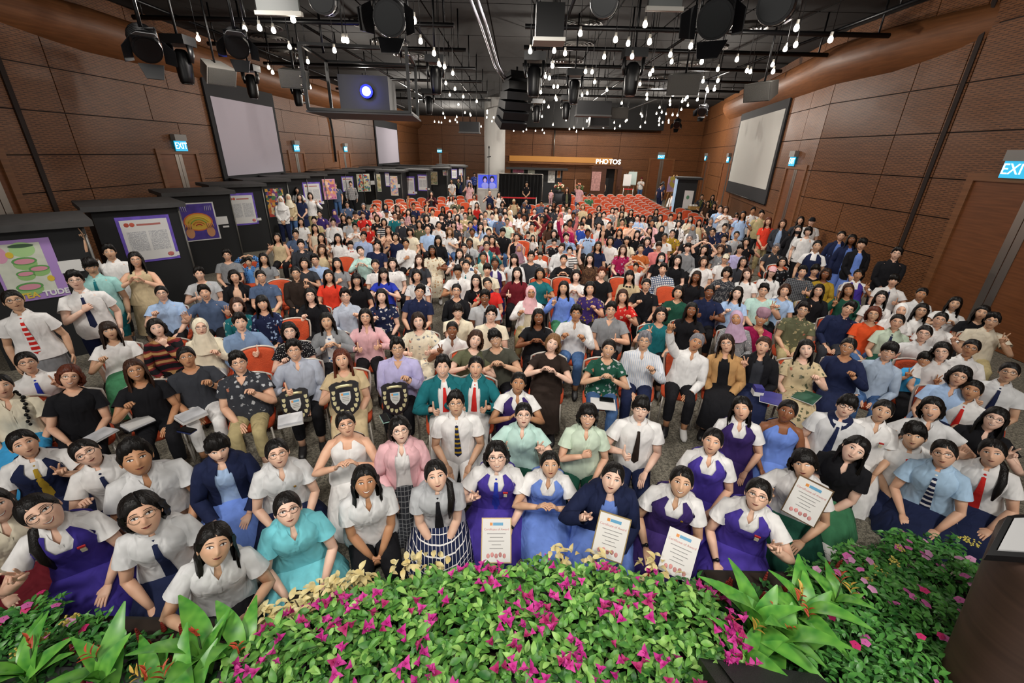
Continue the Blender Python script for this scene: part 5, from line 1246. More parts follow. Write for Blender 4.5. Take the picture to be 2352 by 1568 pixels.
    if tie and q < 2 or tie:
        C = MB(); zz = np.array([.470, .445, .36, .25, .14, .09, .055]); wv = [.018, .014, .021, .028, .035, .037, .003]
        if 'bow' in fl:
            for s in (-1, 1): C.ellipsoid((s * .03, torso_front(sex, fat, .47, .03, .02), .475), (.028, .01, .016), 6, 4)
        else:
            V = []
            for z_, w_ in zip(zz, wv):
                y_ = torso_front(sex, fat, min(z_, .455), 0, .022)
                if z_ > .45: y_ = -.085
                V += [(-w_, y_ + .003, z_), (0, y_ - .004, z_), (w_, y_ + .003, z_)]
            C.add(V, [(3 * i + j, 3 * i + j + 1, 3 * i + j + 4, 3 * i + j + 3) for i in range(len(zz) - 1) for j in (0, 1)])
            C.ellipsoid((0, -.088, .468), (.016, .012, .018), 8, 5)
        child(C, 'bow_tie' if 'bow' in fl else 'tie', cloth(tie))
    # ---- lower clothing
    Lw = MB(); nl = [12, 9, 7][q]
    if skirt:
        ns = [36, 22, 14][q]; a = np.arange(ns) / ns * 2 * math.pi; R = []
        if pose in ('K', 'H'):
            pz = pel[2]
            rows = [(pz + .09, .15 * fat, .118, 0.), (pz + .02, .185, .18, -.05), (pz * .75, .245, .33, -.14), (pz * .4, .285, .385, -.14), (.03, .31, .395, -.14), (.008, .315, .40, -.14)]
            if pose == 'H': rows = [(pz + .09, .15 * fat, .118, 0.), (pz - .02, .19, .17, -.03), (pz * .62, .23, .28, -.10), (pz * .3, .26, .34, -.09), (.03, .28, .36, -.08), (.008, .285, .365, -.08)]
            for i, (z_, rx, ry, cy) in enumerate(rows):
                u = i / 5; pl = 1 + .05 * u * np.sin(a * (13 if ns > 20 else 5) + 1) + .02 * u * np.sin(a * 5)
                R.append(np.stack([rx * np.sin(a) * pl, cy - ry * np.cos(a) * pl, np.full(ns, z_)], 1))
            Lw.rings(R, 0, True, False, False)
        elif pose == 'S':
            P = [(0, .08, .60), (0, .0, .575), (0, -.18, .575), (0, -.34, .565), (0, -.455, .52), (0, -.475, .42), (0, -.455, .30), (0, -.445, .20)]
            rr = [(.145 * fat, .09), (.18 * fat, .12), (.195, .10), (.195, .085), (.19, .085), (.195, .09), (.205, .10), (.215, .11)]
            R = tube_rings(P, np.array(rr), ns, up=(1, 0, 0)); Lw.rings(R, 0, True, True, False)
        else:
            rows = [(pel[2] + .10, .145 * fat, .115), (pel[2], .185, .145), (.72, .205, .165), (.55, .22, .185), (.40, .235, .20)]
            for i, (z_, rx, ry) in enumerate(rows):
                pl = 1 + .012 * i * np.sin(a * 11); R.append(np.stack([rx * np.sin(a) * pl, -ry * np.cos(a) * pl, np.full(ns, z_)], 1))
            Lw.rings(R, 0, True, False, False)
        child(Lw, 'skirt', cloth(bcol), up=False)
    else:
        for s in (-1, 1): legtube(Lw, pose, s, .014, nl, .5 if bkind == 'h' else .97, cap1=False)
        pl = MB(); sample_torso(pl, sex, fat, -.10, .10, .008, nn, 3, cap=False); pl.v = [V @ UBt.T + pel for V in pl.v]; Lw.join(pl)
        child(Lw, 'shorts' if bkind == 'h' else 'trousers', cloth(bcol), up=False)
    if pose in ('S', 'T') and q < 2:
        for s in (-1, 1):
            h_, k_, a_, t_ = [np.array(p) for p in leg_pts(pose, s, sex)]; S_ = MB(); fd = unit(t_ - a_)
            S_.rings(tube_rings([a_ - fd * .075 + (0, 0, -.03), a_ - fd * .03, a_ + fd * .05, a_ + fd * .13, a_ + fd * .185], np.array([(.030, .026), (.042, .046), (.047, .038), (.046, .028), (.022, .016)]), 10, up=(1, 0, 0)))
            child(S_, 'shoe', plain('shoe_black', '#1b1a1c', .45) if rng.random() < .7 else plain('shoe_white', '#c9c7c3', .6), up=False)
    # ---- hair, headwear, glasses
    def headchild(mb, name, mat):
        mb.v = [(V * HS) @ Rh.T + hc for V in mb.v]; return child(mb, name, mat)
    if style in ('hj', 'tb'):
        if style == 'hj': child(scarf_mb(q, Rh, hc, HS, sex, fat), 'headscarf', cloth(hcol))
        else:
            C = MB(); naz = 24; a = np.arange(naz) / naz * 2 * math.pi
            R = [np.stack([.079 * np.sin(a), -.097 * np.cos(a), .035 + .02 * np.cos(a) * -1 + 0 * a], 1)]
            for j, (r_, z_) in enumerate([(1.16, .06), (1.24, .085), (1.22, .11), (1.1, .14), (.8, .16), (.35, .17)]):
                tw = 1 + .05 * np.sin(a * 6 + j); R.append(np.stack([.079 * r_ * np.sin(a) * tw, -.095 * r_ * np.cos(a) * tw + .015, np.full(naz, z_)], 1))
            C.rings(R); headchild(C, 'turban', cloth(hcol)); 
    else:
        hcm = hcol if hcol in 'kblgrd' else 'k'
        if style in ('cp', 'cl'):
            child(hair_mb('cl' if style == 'cl' else 'rc', q, Rh, hc, rng, sex, HS), 'hair', hairmat('k'))
            C = MB(); a = np.arange(20) / 20 * 2 * math.pi; R = []
            for e_ in (16, 22, 35, 55, 75, 88): P = head_pt(a, np.full(20, e_ * D2R)); R.append(P * (1.14 if e_ > 20 else 1.13) + (0, 0, .004))
            C.rings(R, 0, True, False, True)
            x_ = np.linspace(-1, 1, 7); V1 = np.stack([.062 * x_, -.085 - .0 * x_ + .03 * x_ ** 2, .038 + 0 * x_], 1); V2 = np.stack([.058 * x_, -.168 + .055 * x_ ** 2, .028 - .012 * x_ ** 2], 1)
            C.rings([V1, V2, V2 - (0, 0, .006), V1 - (0, 0, .006)], 0, False)
            headchild(C, 'cap', cloth(hcol))
        else:
            child(hair_mb(style, q, Rh, hc, rng, sex, HS), 'hair', hairmat(hcm))
            if 'hb' in fl:
                C = MB(); a = np.arange(20) / 20 * 2 * math.pi; C.rings([head_pt(a, np.full(20, e_ * D2R)) * (1.16) for e_ in (24, 42)], 0, True, False, False); headchild(C, 'headband', cloth('offwhite'))
    if 'g' in fl and q < 3:
        G = MB(); rw, rh_ = (.025, .019) if not fem else (.025, .021)
        ng = [14, 10, 8][q]; nt_ = 5 if q == 0 else 4; th = [.0016, .0019, .0024][q] if 'G' not in fl else .0028
        for s in (-1, 1):
            fc = face_at(s * .031, .008); yb = min(fc[1], face_at(s * .012, .008)[1]) - .004
            t_ = np.linspace(0, 2 * math.pi, ng + 1)
            P = [(s * .032 + rw * math.cos(u) * 1.0, yb + .012 * ((s * .032 + rw * math.cos(u)) / .05) ** 2, .006 + rh_ * math.sin(u)) for u in t_]
            G.tube(P, th, nt_)
            G.tube([P[0] if s > 0 else P[ng // 2], (s * .071, -.05, .010), (s * .080, .01, .006)], th, nt_)
        G.tube([(-.008, face_at(0, .01)[1] - .003, .009), (.008, face_at(0, .01)[1] - .003, .009)], th, nt_)
        headchild(G, 'glasses', plain('glasses_dark', '#231d1d', .3) if ('G' in fl or rng.random() < .6) else plain('glasses_wire', '#8d7560', .3, .8))
    if 'm' in fl:
        C = MB(); R = []
        for z_ in np.linspace(-.022, -.098, 6):
            xx = np.linspace(-.058, .058, 9) * (1 - .25 * max(0, -z_ - .05) / .05); P = np.array([face_at(x_, z_) for x_ in xx]); P[:, 1] -= .008 + .012 * math.exp(-((z_ + .05) / .03) ** 2) * np.exp(-(xx / .03) ** 2); R.append(P)
        C.rings(R, 0, False); headchild(C, 'face_mask', plain('mask_' + ('black' if 'mk' in fl else 'pale'), '#2a2c30' if 'mk' in fl else '#c3cdd6', .8))
    for f_ in fl:
        if f_ in ('wR', 'wL') and q < 2:
            s = -1 if f_ == 'wR' else 1; pts, rad, fd, n_, W0 = wl[s]; ax = unit(W0 - pts[8]); c0 = W0 - ax * .022; C = MB()
            C.tube([c0 - ax * .010, c0 + ax * .010], rad[9] * 1.22, 12); nn_ = unit(np.array(n_) - ax * np.dot(n_, ax)); 
            C.ellipsoid(c0 - nn_ * rad[9] * 1.15, (.018, .016, .018), 8, 5)
            child(C, 'wristwatch', plain('watch_dark', '#18181b', .35))
        if f_ in ('ly', 'lb', 'lg'):
            C = MB(); R1, R2 = [], []
            for z_ in (.50, .42, .33, .24, .16):
                y_ = torso_front(sex, fat, min(z_, .45), 0, .022); x_ = .055 * (z_ - .14) / .36
                R1.append((-x_, y_, z_)); R2.append((x_, y_, z_))
            C.tube(R1, .006, 4); C.tube(R2, .006, 4); child(C, 'lanyard', cloth({'ly': '#c8d844', 'lb': 'cyan', 'lg': '#c8d844'}[f_]))
        if f_ == 'bdg' and q == 0:
            C = MB(); y_ = torso_front(sex, fat, .36, .075, .024); C.box((.058, y_ - .004, .362), (.098, y_ + .006, .376)); child(C, 'name_badge', plain('badge_red', '#b02a2a', .5), smooth=False, par=gar)
            C = MB(); C.box((.064, y_ - .004, .318), (.092, y_ + .006, .352)); child(C, 'school_badge', plain('badge_crest', '#c9c3a8', .5, var=.4), smooth=False, par=gar)
        if f_ == 'bge' and q == 0:
            C = MB(); y_ = torso_front(sex, fat, .36, .075, .018); C.ellipsoid((.075, y_, .365), (.012, .004, .014), 8, 4); child(C, 'school_badge', plain('badge_gold', '#9c7b34', .4, .3), par=gar)
    PEOPLE.append(dict(o=ob, px=px, py=py, pose=pose, arms=arms, hair=style, hcol=hcol, top=top, tkind=tkind, tcol=tcol, tcol2=tcol2, tie=tie, bottom=bottom, skirt=skirt, bcol=bcol, bkind=bkind, fl=fl, base=base, yaw=byaw, sc=sc, wl=wl, UB=UBt, pel=pel, dist=dist, sex=sex))
    return PEOPLE[-1]
# ================================================================ who sits where: face position in the photo, pose, arms, hair, clothes
TAB = '''
# 0 950 2.5375
235 560 K pcR pf pn.violet2 - g,bdg,R,x104,h110
825 570 K lap bb sh.offwhite~navy s.navy g,wL,c,x104,h114
1245 745 K pl2 lg sh.offwhite t.black c,L,h107
1675 545 K lap pt sh.turquoise s.turquoise g,c,nci
790 245 K lap sh sh.offwhite h.brown c,t,x107,h110
500 215 K fhR pt sh.white~navy s.navy g,R,c
135 165 K pcL pt pn.navy~mustard - c
1265 185 K lap fr jk.navy.lightblue s.periwinkle c,W,tee,dn
1615 220 K lap pt sh.offwhite s.navy g,bge
-40 520 K pcL lg sh.cream s.maroon -
# 700 950 2.5375
240 60 H hrt pt ds.white - g,c
350 385 K clp lg sh.offwhite t.black t
555 95 H lap bb jk.pink.white s.charcoal*pl*grey g,c
765 345 K clp pf sh.silver~black s.navy*pl*white c,fd
1120 240 K pcR bb pn.purple~royal - g,wL,bdg
1430 285 K.92 hrt pt pn.periwinkle - c
1795 360 K pcR pt jk.navy.periwinkle s.periwinkle tee
1275 5 H pc2 pt sh.mint s.darkgreen g
# 1400 950 2.4706
410 375 K lap pt pn.violet - wR,bge
585 155 H lap pt pn.purple - c
845 450 K pcL pt pn.purple - g,wR,bdg
1110 275 K pcR bn sh.white s.darkgreen c,R
1395 190 K clp lg po.black s.green c,L
1735 110 K clp fr sh.white~red h.navy c,M,R
1905 215 K lap pt sh.#a9c6e0~navy*st s.navy g,c,R
2180 210 K lap pf sh.white~red s.navy c,R
# 500 550 3.1357
1715 1180 H lap sh sh.white~navy*st*mustard t.white g,c
# 1100 550 3.1357
785 1270 H chR bn sh.palegreen h.darkgreen g
1165 1220 H thR fr sh.white~darkbrown t.navy g,c,M
1895 1215 H lap lg pn.violet - c,R
285 1030 H hrt pt pn.violet - t
# 1652 550 3.1357
490 1235 H lap pt ds.periwinkle - d,c
915 1200 H lap fr sh.offwhite~navy t.navy g,c,M,nc,G
1175 1235 H lap pt sh.white s.white c,bdg
1535 1215 H wd2 bb sh.offwhite s.navy o,R
1820 1085 H spR pt sh.white~red s.navy t,c
1985 1290 H pcL lg sh.black t.denim g
2085 960 S thR pt sh.offwhite~navy s.navy g,c
1725 990 S lap bb sh.lightblue s.navy g,c
1475 870 S.86 pc2 fr po.cyan s.black t,W
1220 810 S lap fr ls.#a7b6c9 t.denim g,W
925 775 S fhL pt bl.navy s.navy g,F,t
625 790 S fhL lg dr.beige*fl*olive - R
315 765 S pcR bu.b jk.black.charcoal s.navy c,tee
# 1100 550 3.1357
1785 750 S lap lg.d jk.tan.black s.black g,R,tee
1565 740 S ufR rc.g ls.white t.black L,t
1190 735 S fhL sh.g ls.#c9d0dd*vs*white t.navy g
935 790 S hrt bu bl0.darkgreen*fl*silver t.denim -
530 750 S hrt bb.l dr.darkbrown - L
# 500 550 3.1357
1860 920 S th2 pt jk.teal.white~red s.white c
1620 920 S thR sh jk.teal.white~red s.white -
1295 785 S fhL sh ls.lavender t.black g,F
895 865 S fhR lg.r dr.#c9b48e - F,c
550 800 S thR sh ls.#aab0be t.black g
# 0 550 3.1357
1720 890 S fhL sh sh.charcoal*fl*silver t.khaki g,F
1345 850 S fhL rc te.charcoal t.white g,wL,t
975 945 S fhR lg.b te.black t.black g,t
500 990 S lap bb.r bl0.black t.black g,L
10 1060 S lap br sh.cream s.cyan c
195 890 S pcL pt sh.white~royal s.royal g,c
790 660 S fhR lb.d te.white s.green -
1130 640 S cnL bb bl.maroon*band*rust t.black -
1445 635 S fhL hj.cream bl.cream t.white g
1730 600 S thL sh ls.#7890b0 t.black -
2085 665 S fhR bb te.black*dot s.brown g
100 445 T dn pt sh.white~red*st s.grey g,c
545 300 T chR sh sh.white~navy h.navy g,c
655 195 T dn fr sh.#9fd0cc~teal h.teal c,M,dn
790 95 T uvR sh po.white t.black c
980 150 T hrt lg ds.beige - g
1165 390 S fhR rc sh.lightblue t.black g
1475 385 S wd2 sh sh.slate t.black o,wL
1435 250 S thR sh te.silver t.black lg
1635 115 S lap sh te.grey t.black g
1790 165 S.8 ovh sh jk.plaidnavy*ck*sky.sky t.black c,tee
1900 140 S lap lg te.grey t.black -
1690 270 S thL bb jk.black.peach t.black tee
1880 270 S lap rc po.slate t.khaki g
1710 480 S lap bb.b bl.teal*fl*mint t.black -
1890 460 S lap lb bl.navy*fl*lightblue t.black -
2130 245 S pcL rc ls.darkbrown t.black g
# 500 550 3.1357
665 405 S fhR lg te.black t.black g
785 590 S hrt lg jk.grey.white*fl*denim t.black tee
1065 560 S th2 lg ls.pink t.black g,c
1445 590 S th2 bb.d dr.cream*fl*grey - F
920 410 S fhL sh ls.#b6bfce t.black g,W
1180 410 S fhR lg bl0.navy*fl*white t.black -
1455 375 S lap sh po.navy t.black g,L
800 265 S lap lg te.brightred t.black -
1000 290 S lap lb te.black t.black g
1195 250 S hrt lb te.royal t.black g
1435 265 S lap bb dr.offwhite*fl*slate - -
1450 150 S lap lg.b te.charcoal t.black -
1545 80 S thL lg dr.cream*fl*tan - d,F
1135 185 S lap pt po.white.charcoal t.black -
1260 175 S lap bb po.white.charcoal t.black -
700 150 S thL sh ls.#9db3d6 t.black g
625 175 S chL bb te.charcoal t.black -
860 175 S chR lg te.grey t.black c
1030 85 S hrt pt bl.mint t.black R
1150 45 S lap sh te.navy t.black L
1355 30 S chR sh ls.white t.black t
750 75 S pcL cu.b bl.beige t.black L
600 40 S lap sh ho.charcoal t.black c
1730 520 H cnR fr sh.cream t.khaki g,M,c
1690 650 H pcR pt sh.white s.navy d
1855 720 S hrt bb.b te.olive t.black L
2000 715 S hrt fr te.#45453c t.black g,M,R
1970 545 S lap sh te.cream t.black g
1925 420 S lap sh sh.silver~charcoal t.navy d,g
1720 370 S lap pt bl.black t.black g,c
1860 300 S fhL lg te.black t.black g
1945 320 S pcR pt po.red.navy t.navy g,R
1730 230 S thR fr sh.white~navy t.navy t,g,M
1790 190 S lap pt sh.offwhite~teal s.navy c
# 1100 550 3.1357
60 220 S pcR fr sh.cream t.black c,M
375 385 S fhR hj.pink jk.white.cream t.khaki tee,t,g
430 560 S hrt lg te.black t.black d
700 535 S fh2 sh ls.offwhite t.denim g,t
950 510 S thL sh sh.grey t.black g,F,c
1310 545 S pcR bb te.teal t.black g
1530 510 S fhL lg te.black t.black d
1855 570 S lap hj.lilac bl.grey*dot*white t.black R,t
2035 570 S cnL tb.mauve bl.magenta t.charcoal t
610 350 S pcR lg bl.periwinkle t.green -
800 355 S fhL bb te.violet*fl*mustard t.black -
1035 410 S fhL lg.b te.red*fl*peach t.black -
1205 330 S fhR rc po.black t.black g,c
1435 385 S fhR bb bl.darkgreen t.black -
1660 380 S th2 rc sh.navy t.black d
1860 390 S fhR lg te.lightblue t.black -
2050 370 S pcL sh te.mint t.black g,F,c
275 245 S thR lg bl.maroon t.black -
440 250 S thL bb te.teal t.black t
700 265 S hrt bb te.white*fl*pink t.black -
885 245 S lap sh.r te.black t.black c,W
1085 265 S lap lb bl.beige~black t.black bow
1325 215 S lap sh ls.white*ck*slate t.black c
1565 270 S lap lg.d te.black t.black d
1785 240 S fhR bn te.charcoal*dot t.black g
1930 250 S lap lg.b te.white t.black R
2110 235 S lap cl.pink bl.white t.black c
800 140 S uvR lg te.brown*dot*tan t.black -
1620 160 S lap bb.d te.white t.black F,c
1775 140 S lap cp.cream te.white t.black c,W
1130 200 S.78 ovh sh te.white t.black c
375 125 S lap sh te.charcoal t.black g
# 1652 550 3.1357
605 510 S lap sh sh.olive*fl*khaki t.khaki g
930 500 S lap sh ls.navy t.charcoal g,L
1110 540 S lap bb.r bl0.#e2562a t.denim g
470 370 S fhR bb.b te.lightblue t.black -
715 370 S fhR lg bl.black t.white g
930 365 S pcR lg.b bl.darkgreen t.black t,R
765 250 S lap bb.d bl.mustard t.black g,d
600 235 S thL sh sh.charcoal*pl*grey t.khaki F,c
690 225 S lap fr te.black t.black g,c,M
1000 255 S pcL pt pn.purple - t
1255 300 S thL fr sh.white~navy t.navy M,c
1165 420 S lap lg sh.white s.navy g,c
1455 395 S lap pt sh.offwhite s.navy t,c
1695 465 S hrt lg sh.white s.navy -
1310 515 S lap hj.white sh.white s.navy -
1455 515 S lap lg sh.white s.navy g,c
1280 595 S lap pt sh.palegreen~navy s.darkgreen g,c
1590 580 S pcL pt sh.white s.navy g
1475 680 S wdR pt sh.offwhite s.navy g,c
1605 810 S lap bb sh.white s.navy g,R
1810 785 S lap pt sh.white s.navy g,t
1965 590 S pcL sh sh.#d2c8b4 t.khaki g,c
1890 530 S lap lg te.black t.black -
1275 105 T clp sh ls.black t.black g,c
455 165 S lap bb te.black*fl*grey t.black g,F
410 65 S lap sh.g po.charcoal t.black g
# 600 420 7.84
350 310 T clp hj.white bl.white t.navy -
490 270 T clp hj.cream bl.beige t.denim -
690 260 T clp lg dr.navy - -
885 240 T pcL bb.d bl.white s.khaki -
645 135 T dn lg te.white t.black c
1330 40 T chR rc te.slate t.denim c
1610 20 T dn sh ls.white*ck*charcoal t.black c
1545 390 S thR sh po.slate t.black g
1840 420 S thR rc.g po.navy t.black -
1050 560 S lap sh po.violet t.black g,c
955 680 S lap sh te.khaki t.black c
715 700 S lap lg te.white t.black -
965 820 S lap lg sl.cream t.black -
1295 710 S lap sh ls.white t.black g
1320 545 S lap hj.violet bl.mauve t.black -
1480 630 S chR lg te.black t.black -
1590 680 S lap sh sh.silver t.black -
1690 570 S lap cp.black te.darkgreen t.black c
1835 590 S lap sh.b po.red t.black -
1915 800 S.8 lap sh te.red t.black c
1690 800 S hrt sh te.white t.black g,W
285 985 S pcR lg sl.beige t.black c
620 930 S thR sh sh.slate t.black g,c
1080 990 S lap lg sl.cream t.black L
1380 1000 S pcR lg te.white t.black c
1610 1120 S.85 lap fr sh.white~red t.black bow,M,c
1840 960 S lap sh ls.#9fb0d2 t.black g,L
2085 640 S chL bb.b te.black t.black -
2210 710 S lap bb te.charcoal*st t.black c
2285 850 S hrt lg.b te.peach t.black -
2045 450 S lap sh.d te.pink t.black c,W
2240 430 S lap lg te.white t.black -
2255 540 S lap cp.navy te.white t.black t,c
2040 580 S lap pt te.cream t.black -
# 880 420 7.84
550 420 S upR sh te.navy t.black g,t
265 470 S ovh lg.b te.brown t.black g
455 530 S lap lg sh.brown*ck*pink t.black -
215 590 S lap sh te.teal t.black g
340 680 S lap rc te.charcoal t.black g,m,c
545 650 S pcR bb te.charcoal t.black g
650 750 S pcR bb te.olive t.black g
800 850 S lap bd sh.lightblue t.black g,F
480 880 S lap bn te.cream t.black -
220 980 S pcR bb te.navy t.black c
785 640 S lap bb te.black t.black c
890 530 S upR sh te.white t.black c
775 460 S lap bb te.charcoal t.black g
1075 480 S lap lg te.black t.black d
1005 760 S lap pt te.white t.black -
990 1030 S lap lb ls.black t.black -
1200 880 S chL cu.l te.white*fl*grey t.denim -
1055 610 S thL fr te.black t.black -
1195 570 S pcL bb te.black*fl*grey t.black -
1335 620 S lap lg te.pink*fl*black t.black L
1270 750 S lap lb te.charcoal t.black -
1300 320 S lap sh te.olive t.black c
1225 270 S lap lg te.white t.black g
870 195 S hrt lg jk.maroon*ck*black.charcoal t.black tee,z22
1640 255 S lap bb te.white t.black g,z14
1685 400 S lap lg sl.red t.black -
1920 180 S pc2 bd po.navy t.black g,z26
2085 210 S pcL lg te.white t.black z20
2150 380 S pcL bn te.charcoal*fl*grey t.black -
1915 420 S lap bb te.cream t.black t
1290 490 S lap sh te.grey t.black -
1430 480 S lap fr te.silver t.black M,c
1560 500 S lap lg te.olive t.black -
1475 590 S chL rc te.khaki t.black g,o
1655 690 S lap sh po.royal t.black -
1835 700 S lap rc.g te.cream t.black g
1770 610 S lap lg te.black t.black R
1845 560 S lap pt te.periwinkle t.black -
1965 600 S lap sh sh.lightblue t.black c
2030 490 S lap lg te.cream t.black -
2195 500 S pcL lg te.white t.black -
2110 620 S lap sh.g sh.slate t.black d,c
2205 600 S lap sh te.pink t.black -
2290 550 S lap hj.white te.white t.black -
2235 700 S lap pt te.palegreen t.black g
1755 790 S cnR lg sh.lightblue s.navy c
1900 890 S pcL pt sh.cream s.navy -
2155 890 S lap fr ls.black t.denim g,M
1570 760 S lap pt te.grey t.black -
1605 890 S lap pt sh.cream~charcoal s.navy d,c
1860 1020 S lap pt te.mauve t.black -
1960 1030 S pcR lg te.maroon t.black -
1865 1140 S pcL pt jk.teal.white~red s.teal g
1555 1080 S lap pt sh.silver~charcoal s.navy d
1460 1180 S lap pt jk.charcoal.white~red s.navy g,c
1375 1280 S pcR lg sh.white~navy s.navy -
1440 1450 S lap pt sh.white~teal s.navy R
1530 1390 S pcL pt pn.slate - t
1805 1340 S pcR pt sh.palegreen s.darkgreen t
2015 1450 S lap pt pn.violet - d,c
# 1160 420 7.84
390 20 T clp sh sh.black t.black F,c
835 140 T.62 dn bb te.pink t.pink c
1115 130 T clp lg.b jk.black.olive t.olive tee
1335 75 T uvR bu po.pink t.denim -
1520 240 S lap fr te.green t.black M,c
160 340 S pc2 cp.beige sh.beige t.black c,t
345 400 S lap sh.g te.charcoal t.black d,c
380 330 S lap sh te.navy t.black c
335 490 S lap bb jk.black.rose t.black g,tee
90 550 S lap hj.beige te.cream t.black -
530 510 S lap pt sl.black t.black -
655 370 S lap sh ls.slate t.black t,g
740 490 S pcR bn te.black t.black -
815 450 S lap lg te.charcoal t.black -
880 390 S lap lg te.black t.black d
945 470 S lap lg.b te.charcoal t.black L
1045 460 S lap sh te.grey t.black -
1000 595 S lap hj.rose jk.white.rose t.black d,tee
1160 500 S lap pt te.white t.black -
1310 420 S lap sh po.slate t.black -
1400 440 S lap bb.l te.beige t.black -
1690 460 S lap bb te.black t.black -
1230 590 S pcL sh te.charcoal t.black d
1170 725 S uvL sh ls.rose t.black d
1525 610 S lap hj.black te.black t.black d,g
1700 580 S lap hj.charcoal te.black t.black -
1780 580 S lap sh te.white t.black c
1690 770 S upR pt te.white t.black -
1420 670 S lap bb te.cream t.black R
2270 740 S lap sh te.peach t.black hb
1880 760 S upL rc po.black t.black L
1935 500 S lap bb te.silver t.black -
2005 510 S lap sh te.grey t.black g
2115 450 S lap lg te.cream t.black g
2100 570 S lap lg te.olive t.black -
2270 530 S lap lg te.black t.black c
2110 710 S lap sh te.orange*fl*peach t.black g,c
255 580 S lap sh sh.white t.black d,c
345 625 S lap sh sh.white t.black d
665 650 S ovh pt bl.maroon t.black d
815 755 S lap lg te.brown t.black d
485 790 S ovh pt te.cream t.black -
205 980 S lap pt sl.black t.black F
500 990 S.75 pcR lg te.white t.pink -
415 930 S.8 lap fr te.navy t.black M
255 1190 S lap hj.mauve bl.offwhite t.black t
165 1375 S wvR lb bl.offwhite t.black -
635 1310 S.8 lap fr sh.white t.black M,c
885 1070 S.88 lap fr te.black*fl*grey t.black M,c
1105 980 S lap sh sh.navy*ck*lightblue t.black R
1015 1180 S lap sh.d ls.offwhite t.black W,L
1165 1230 S.88 lap sh te.white*st*charcoal t.black -
1055 1390 S hrt pt bl.black t.black -
1490 910 S thR sh sh.lightblue~navy t.black d,bow
1390 780 S.88 lap fr te.blue t.black M,c
1095 800 S uvR sh ls.magenta t.black R
1675 1140 S lap lg te.navy t.black g
1895 1050 S upR bb te.white t.black -
2125 1205 S pcL lg.b te.magenta*fl*lilac t.black g
1765 900 S lap lg te.rose t.black -
2060 900 S lap lg bl.navy t.black -
2190 1040 S lap lb te.cream t.black -
880 920 S lap bb te.grey t.black c
# 1440 420 7.84
185 930 S ovh lg te.black t.black -
260 990 S.75 lap bn te.pink t.black c
185 640 S lap sh sh.lightblue t.black -
285 640 S lap bn ls.offwhite t.black -
530 520 S lap lg te.charcoal t.black -
600 630 S thR lg te.cream t.black -
420 640 S lap lg te.black t.black d
790 620 S lap sh te.white t.black c
945 580 S lap lg te.charcoal t.black -
455 720 S lap pt te.pink t.black t
695 745 S lap hj.silver te.white t.black t,c
405 860 S lap lg te.pink t.black -
625 840 S lap hj.black bl.black t.black -
930 740 S lap lg jk.white*fl*grey.black t.black tee
820 910 S lap rc sh.mustard*fl*navy t.black g
680 980 S lap rc te.white t.black g,t,c
365 1060 S lap bb sh.navy t.black -
1145 650 S chR lg.b bl.cream t.black m
1190 820 S lap hj.grey bl.white*fl*black t.black t
1300 720 S pcL lg te.beige t.black -
1510 690 S lap sh.g te.charcoal t.black g
1540 880 S thL rc po.navy t.black g
1410 1050 S lap bb.b te.black t.black g
1125 1000 S lap rc.g te.black t.black g,F,c
575 1150 S lap fr.d ls.rose t.black g,M,F
250 1190 S lap pt te.rust t.black -
1095 1170 S lap fr ho.grey t.black M,c
1390 1200 S ovh lg te.black t.black L
620 1350 S lap lg te.black t.black m,c
910 1400 S lap lg te.black t.black o
1750 1010 S lap sh te.charcoal t.black F,c
1760 800 S lap sh te.navy t.black c
1975 940 S lap pt te.silver t.black -
2150 1070 S wvL bb te.black t.black o
2040 1200 S lap fr te.lavender t.black g,M
2095 1420 S lap lg te.charcoal t.black g,c
1680 1200 S lap bb.b te.grey*fl*white t.black g
1350 250 S pcL pt sh.charcoal t.black ly,z26
1545 260 S wvL lg sh.charcoal t.black ly,z26
1460 370 S lap lg te.brown t.black z10
1575 410 S lap lg te.black t.black z6
1680 470 T lap rc ls.lightblue t.black c,g
1780 490 T hrt bb.b te.white t.black -
1785 650 S lap fr te.charcoal t.black M
2090 580 T pcL lg te.lightblue t.black t
1975 580 T.72 dn bn te.pink s.pink -
2270 510 T dn sh ls.white t.black t,c
655 10 T clp hj.charcoal te.navy t.navy away
620 40 T dn sh te.navy t.navy away
945 20 T chR lg te.black t.denim c
830 215 K lap sh te.white t.navy away
# 1700 420 7.84
385 570 T dn sh sh.khaki t.charcoal c
505 700 T clp lg.r te.brightred t.khaki -
765 740 T clp bb.b jk.charcoal.lightblue t.black tee,c
1045 850 T dn lg jk.black.white t.black m,mk
1085 680 T dn lg te.charcoal t.black c
1290 700 T dn cp.black te.white t.black c
1225 880 T dn bn te.white t.black c
1385 1140 T dn pt pn.navy - c
1820 960 T pcL pt jk.navy.periwinkle s.periwinkle tee,c
2010 1030 T dn lg jk.navy.periwinkle s.periwinkle d,tee,c
2190 1110 T clp fr jk.black.periwinkle s.periwinkle W,tee,c
# 600 350 3.92
1610 225 T chR cp.black te.black t.charcoal c
1665 230 T wvR lg.b dr.mintdark - -
1713 260 T clp bb te.white t.grey -
1775 250 T upL sh po.navy t.black ly
1860 225 T upR pt te.lavender t.grey -
1875 285 T pcR lg te.pink*fl*white t.grey -
1920 200 T dn sh sh.blue*fl*white t.black -
# 1100 350 3.92
1465 240 T chL cp.maroon te.white t.denim c
1115 240 T dn hj.white te.charcoal t.black c
1205 215 T chR pt te.black t.black c
940 250 S lap hj.white bl.silver t.black c
'''
PAL['violet2'] = '#3b2f86'
def parse_table():
    ox = oy = 0; k = 1
    for ln in TAB.strip().split('\n'):
        f = ln.split()
        if f[0] == '#': ox, oy, k = float(f[1]), float(f[2]), float(f[3]); continue
        x, y, pose, arms, hair, top, bottom, flags = f
        yield ox + float(x) / k, oy + float(y) / k, pose, arms, hair, top, bottom, flags
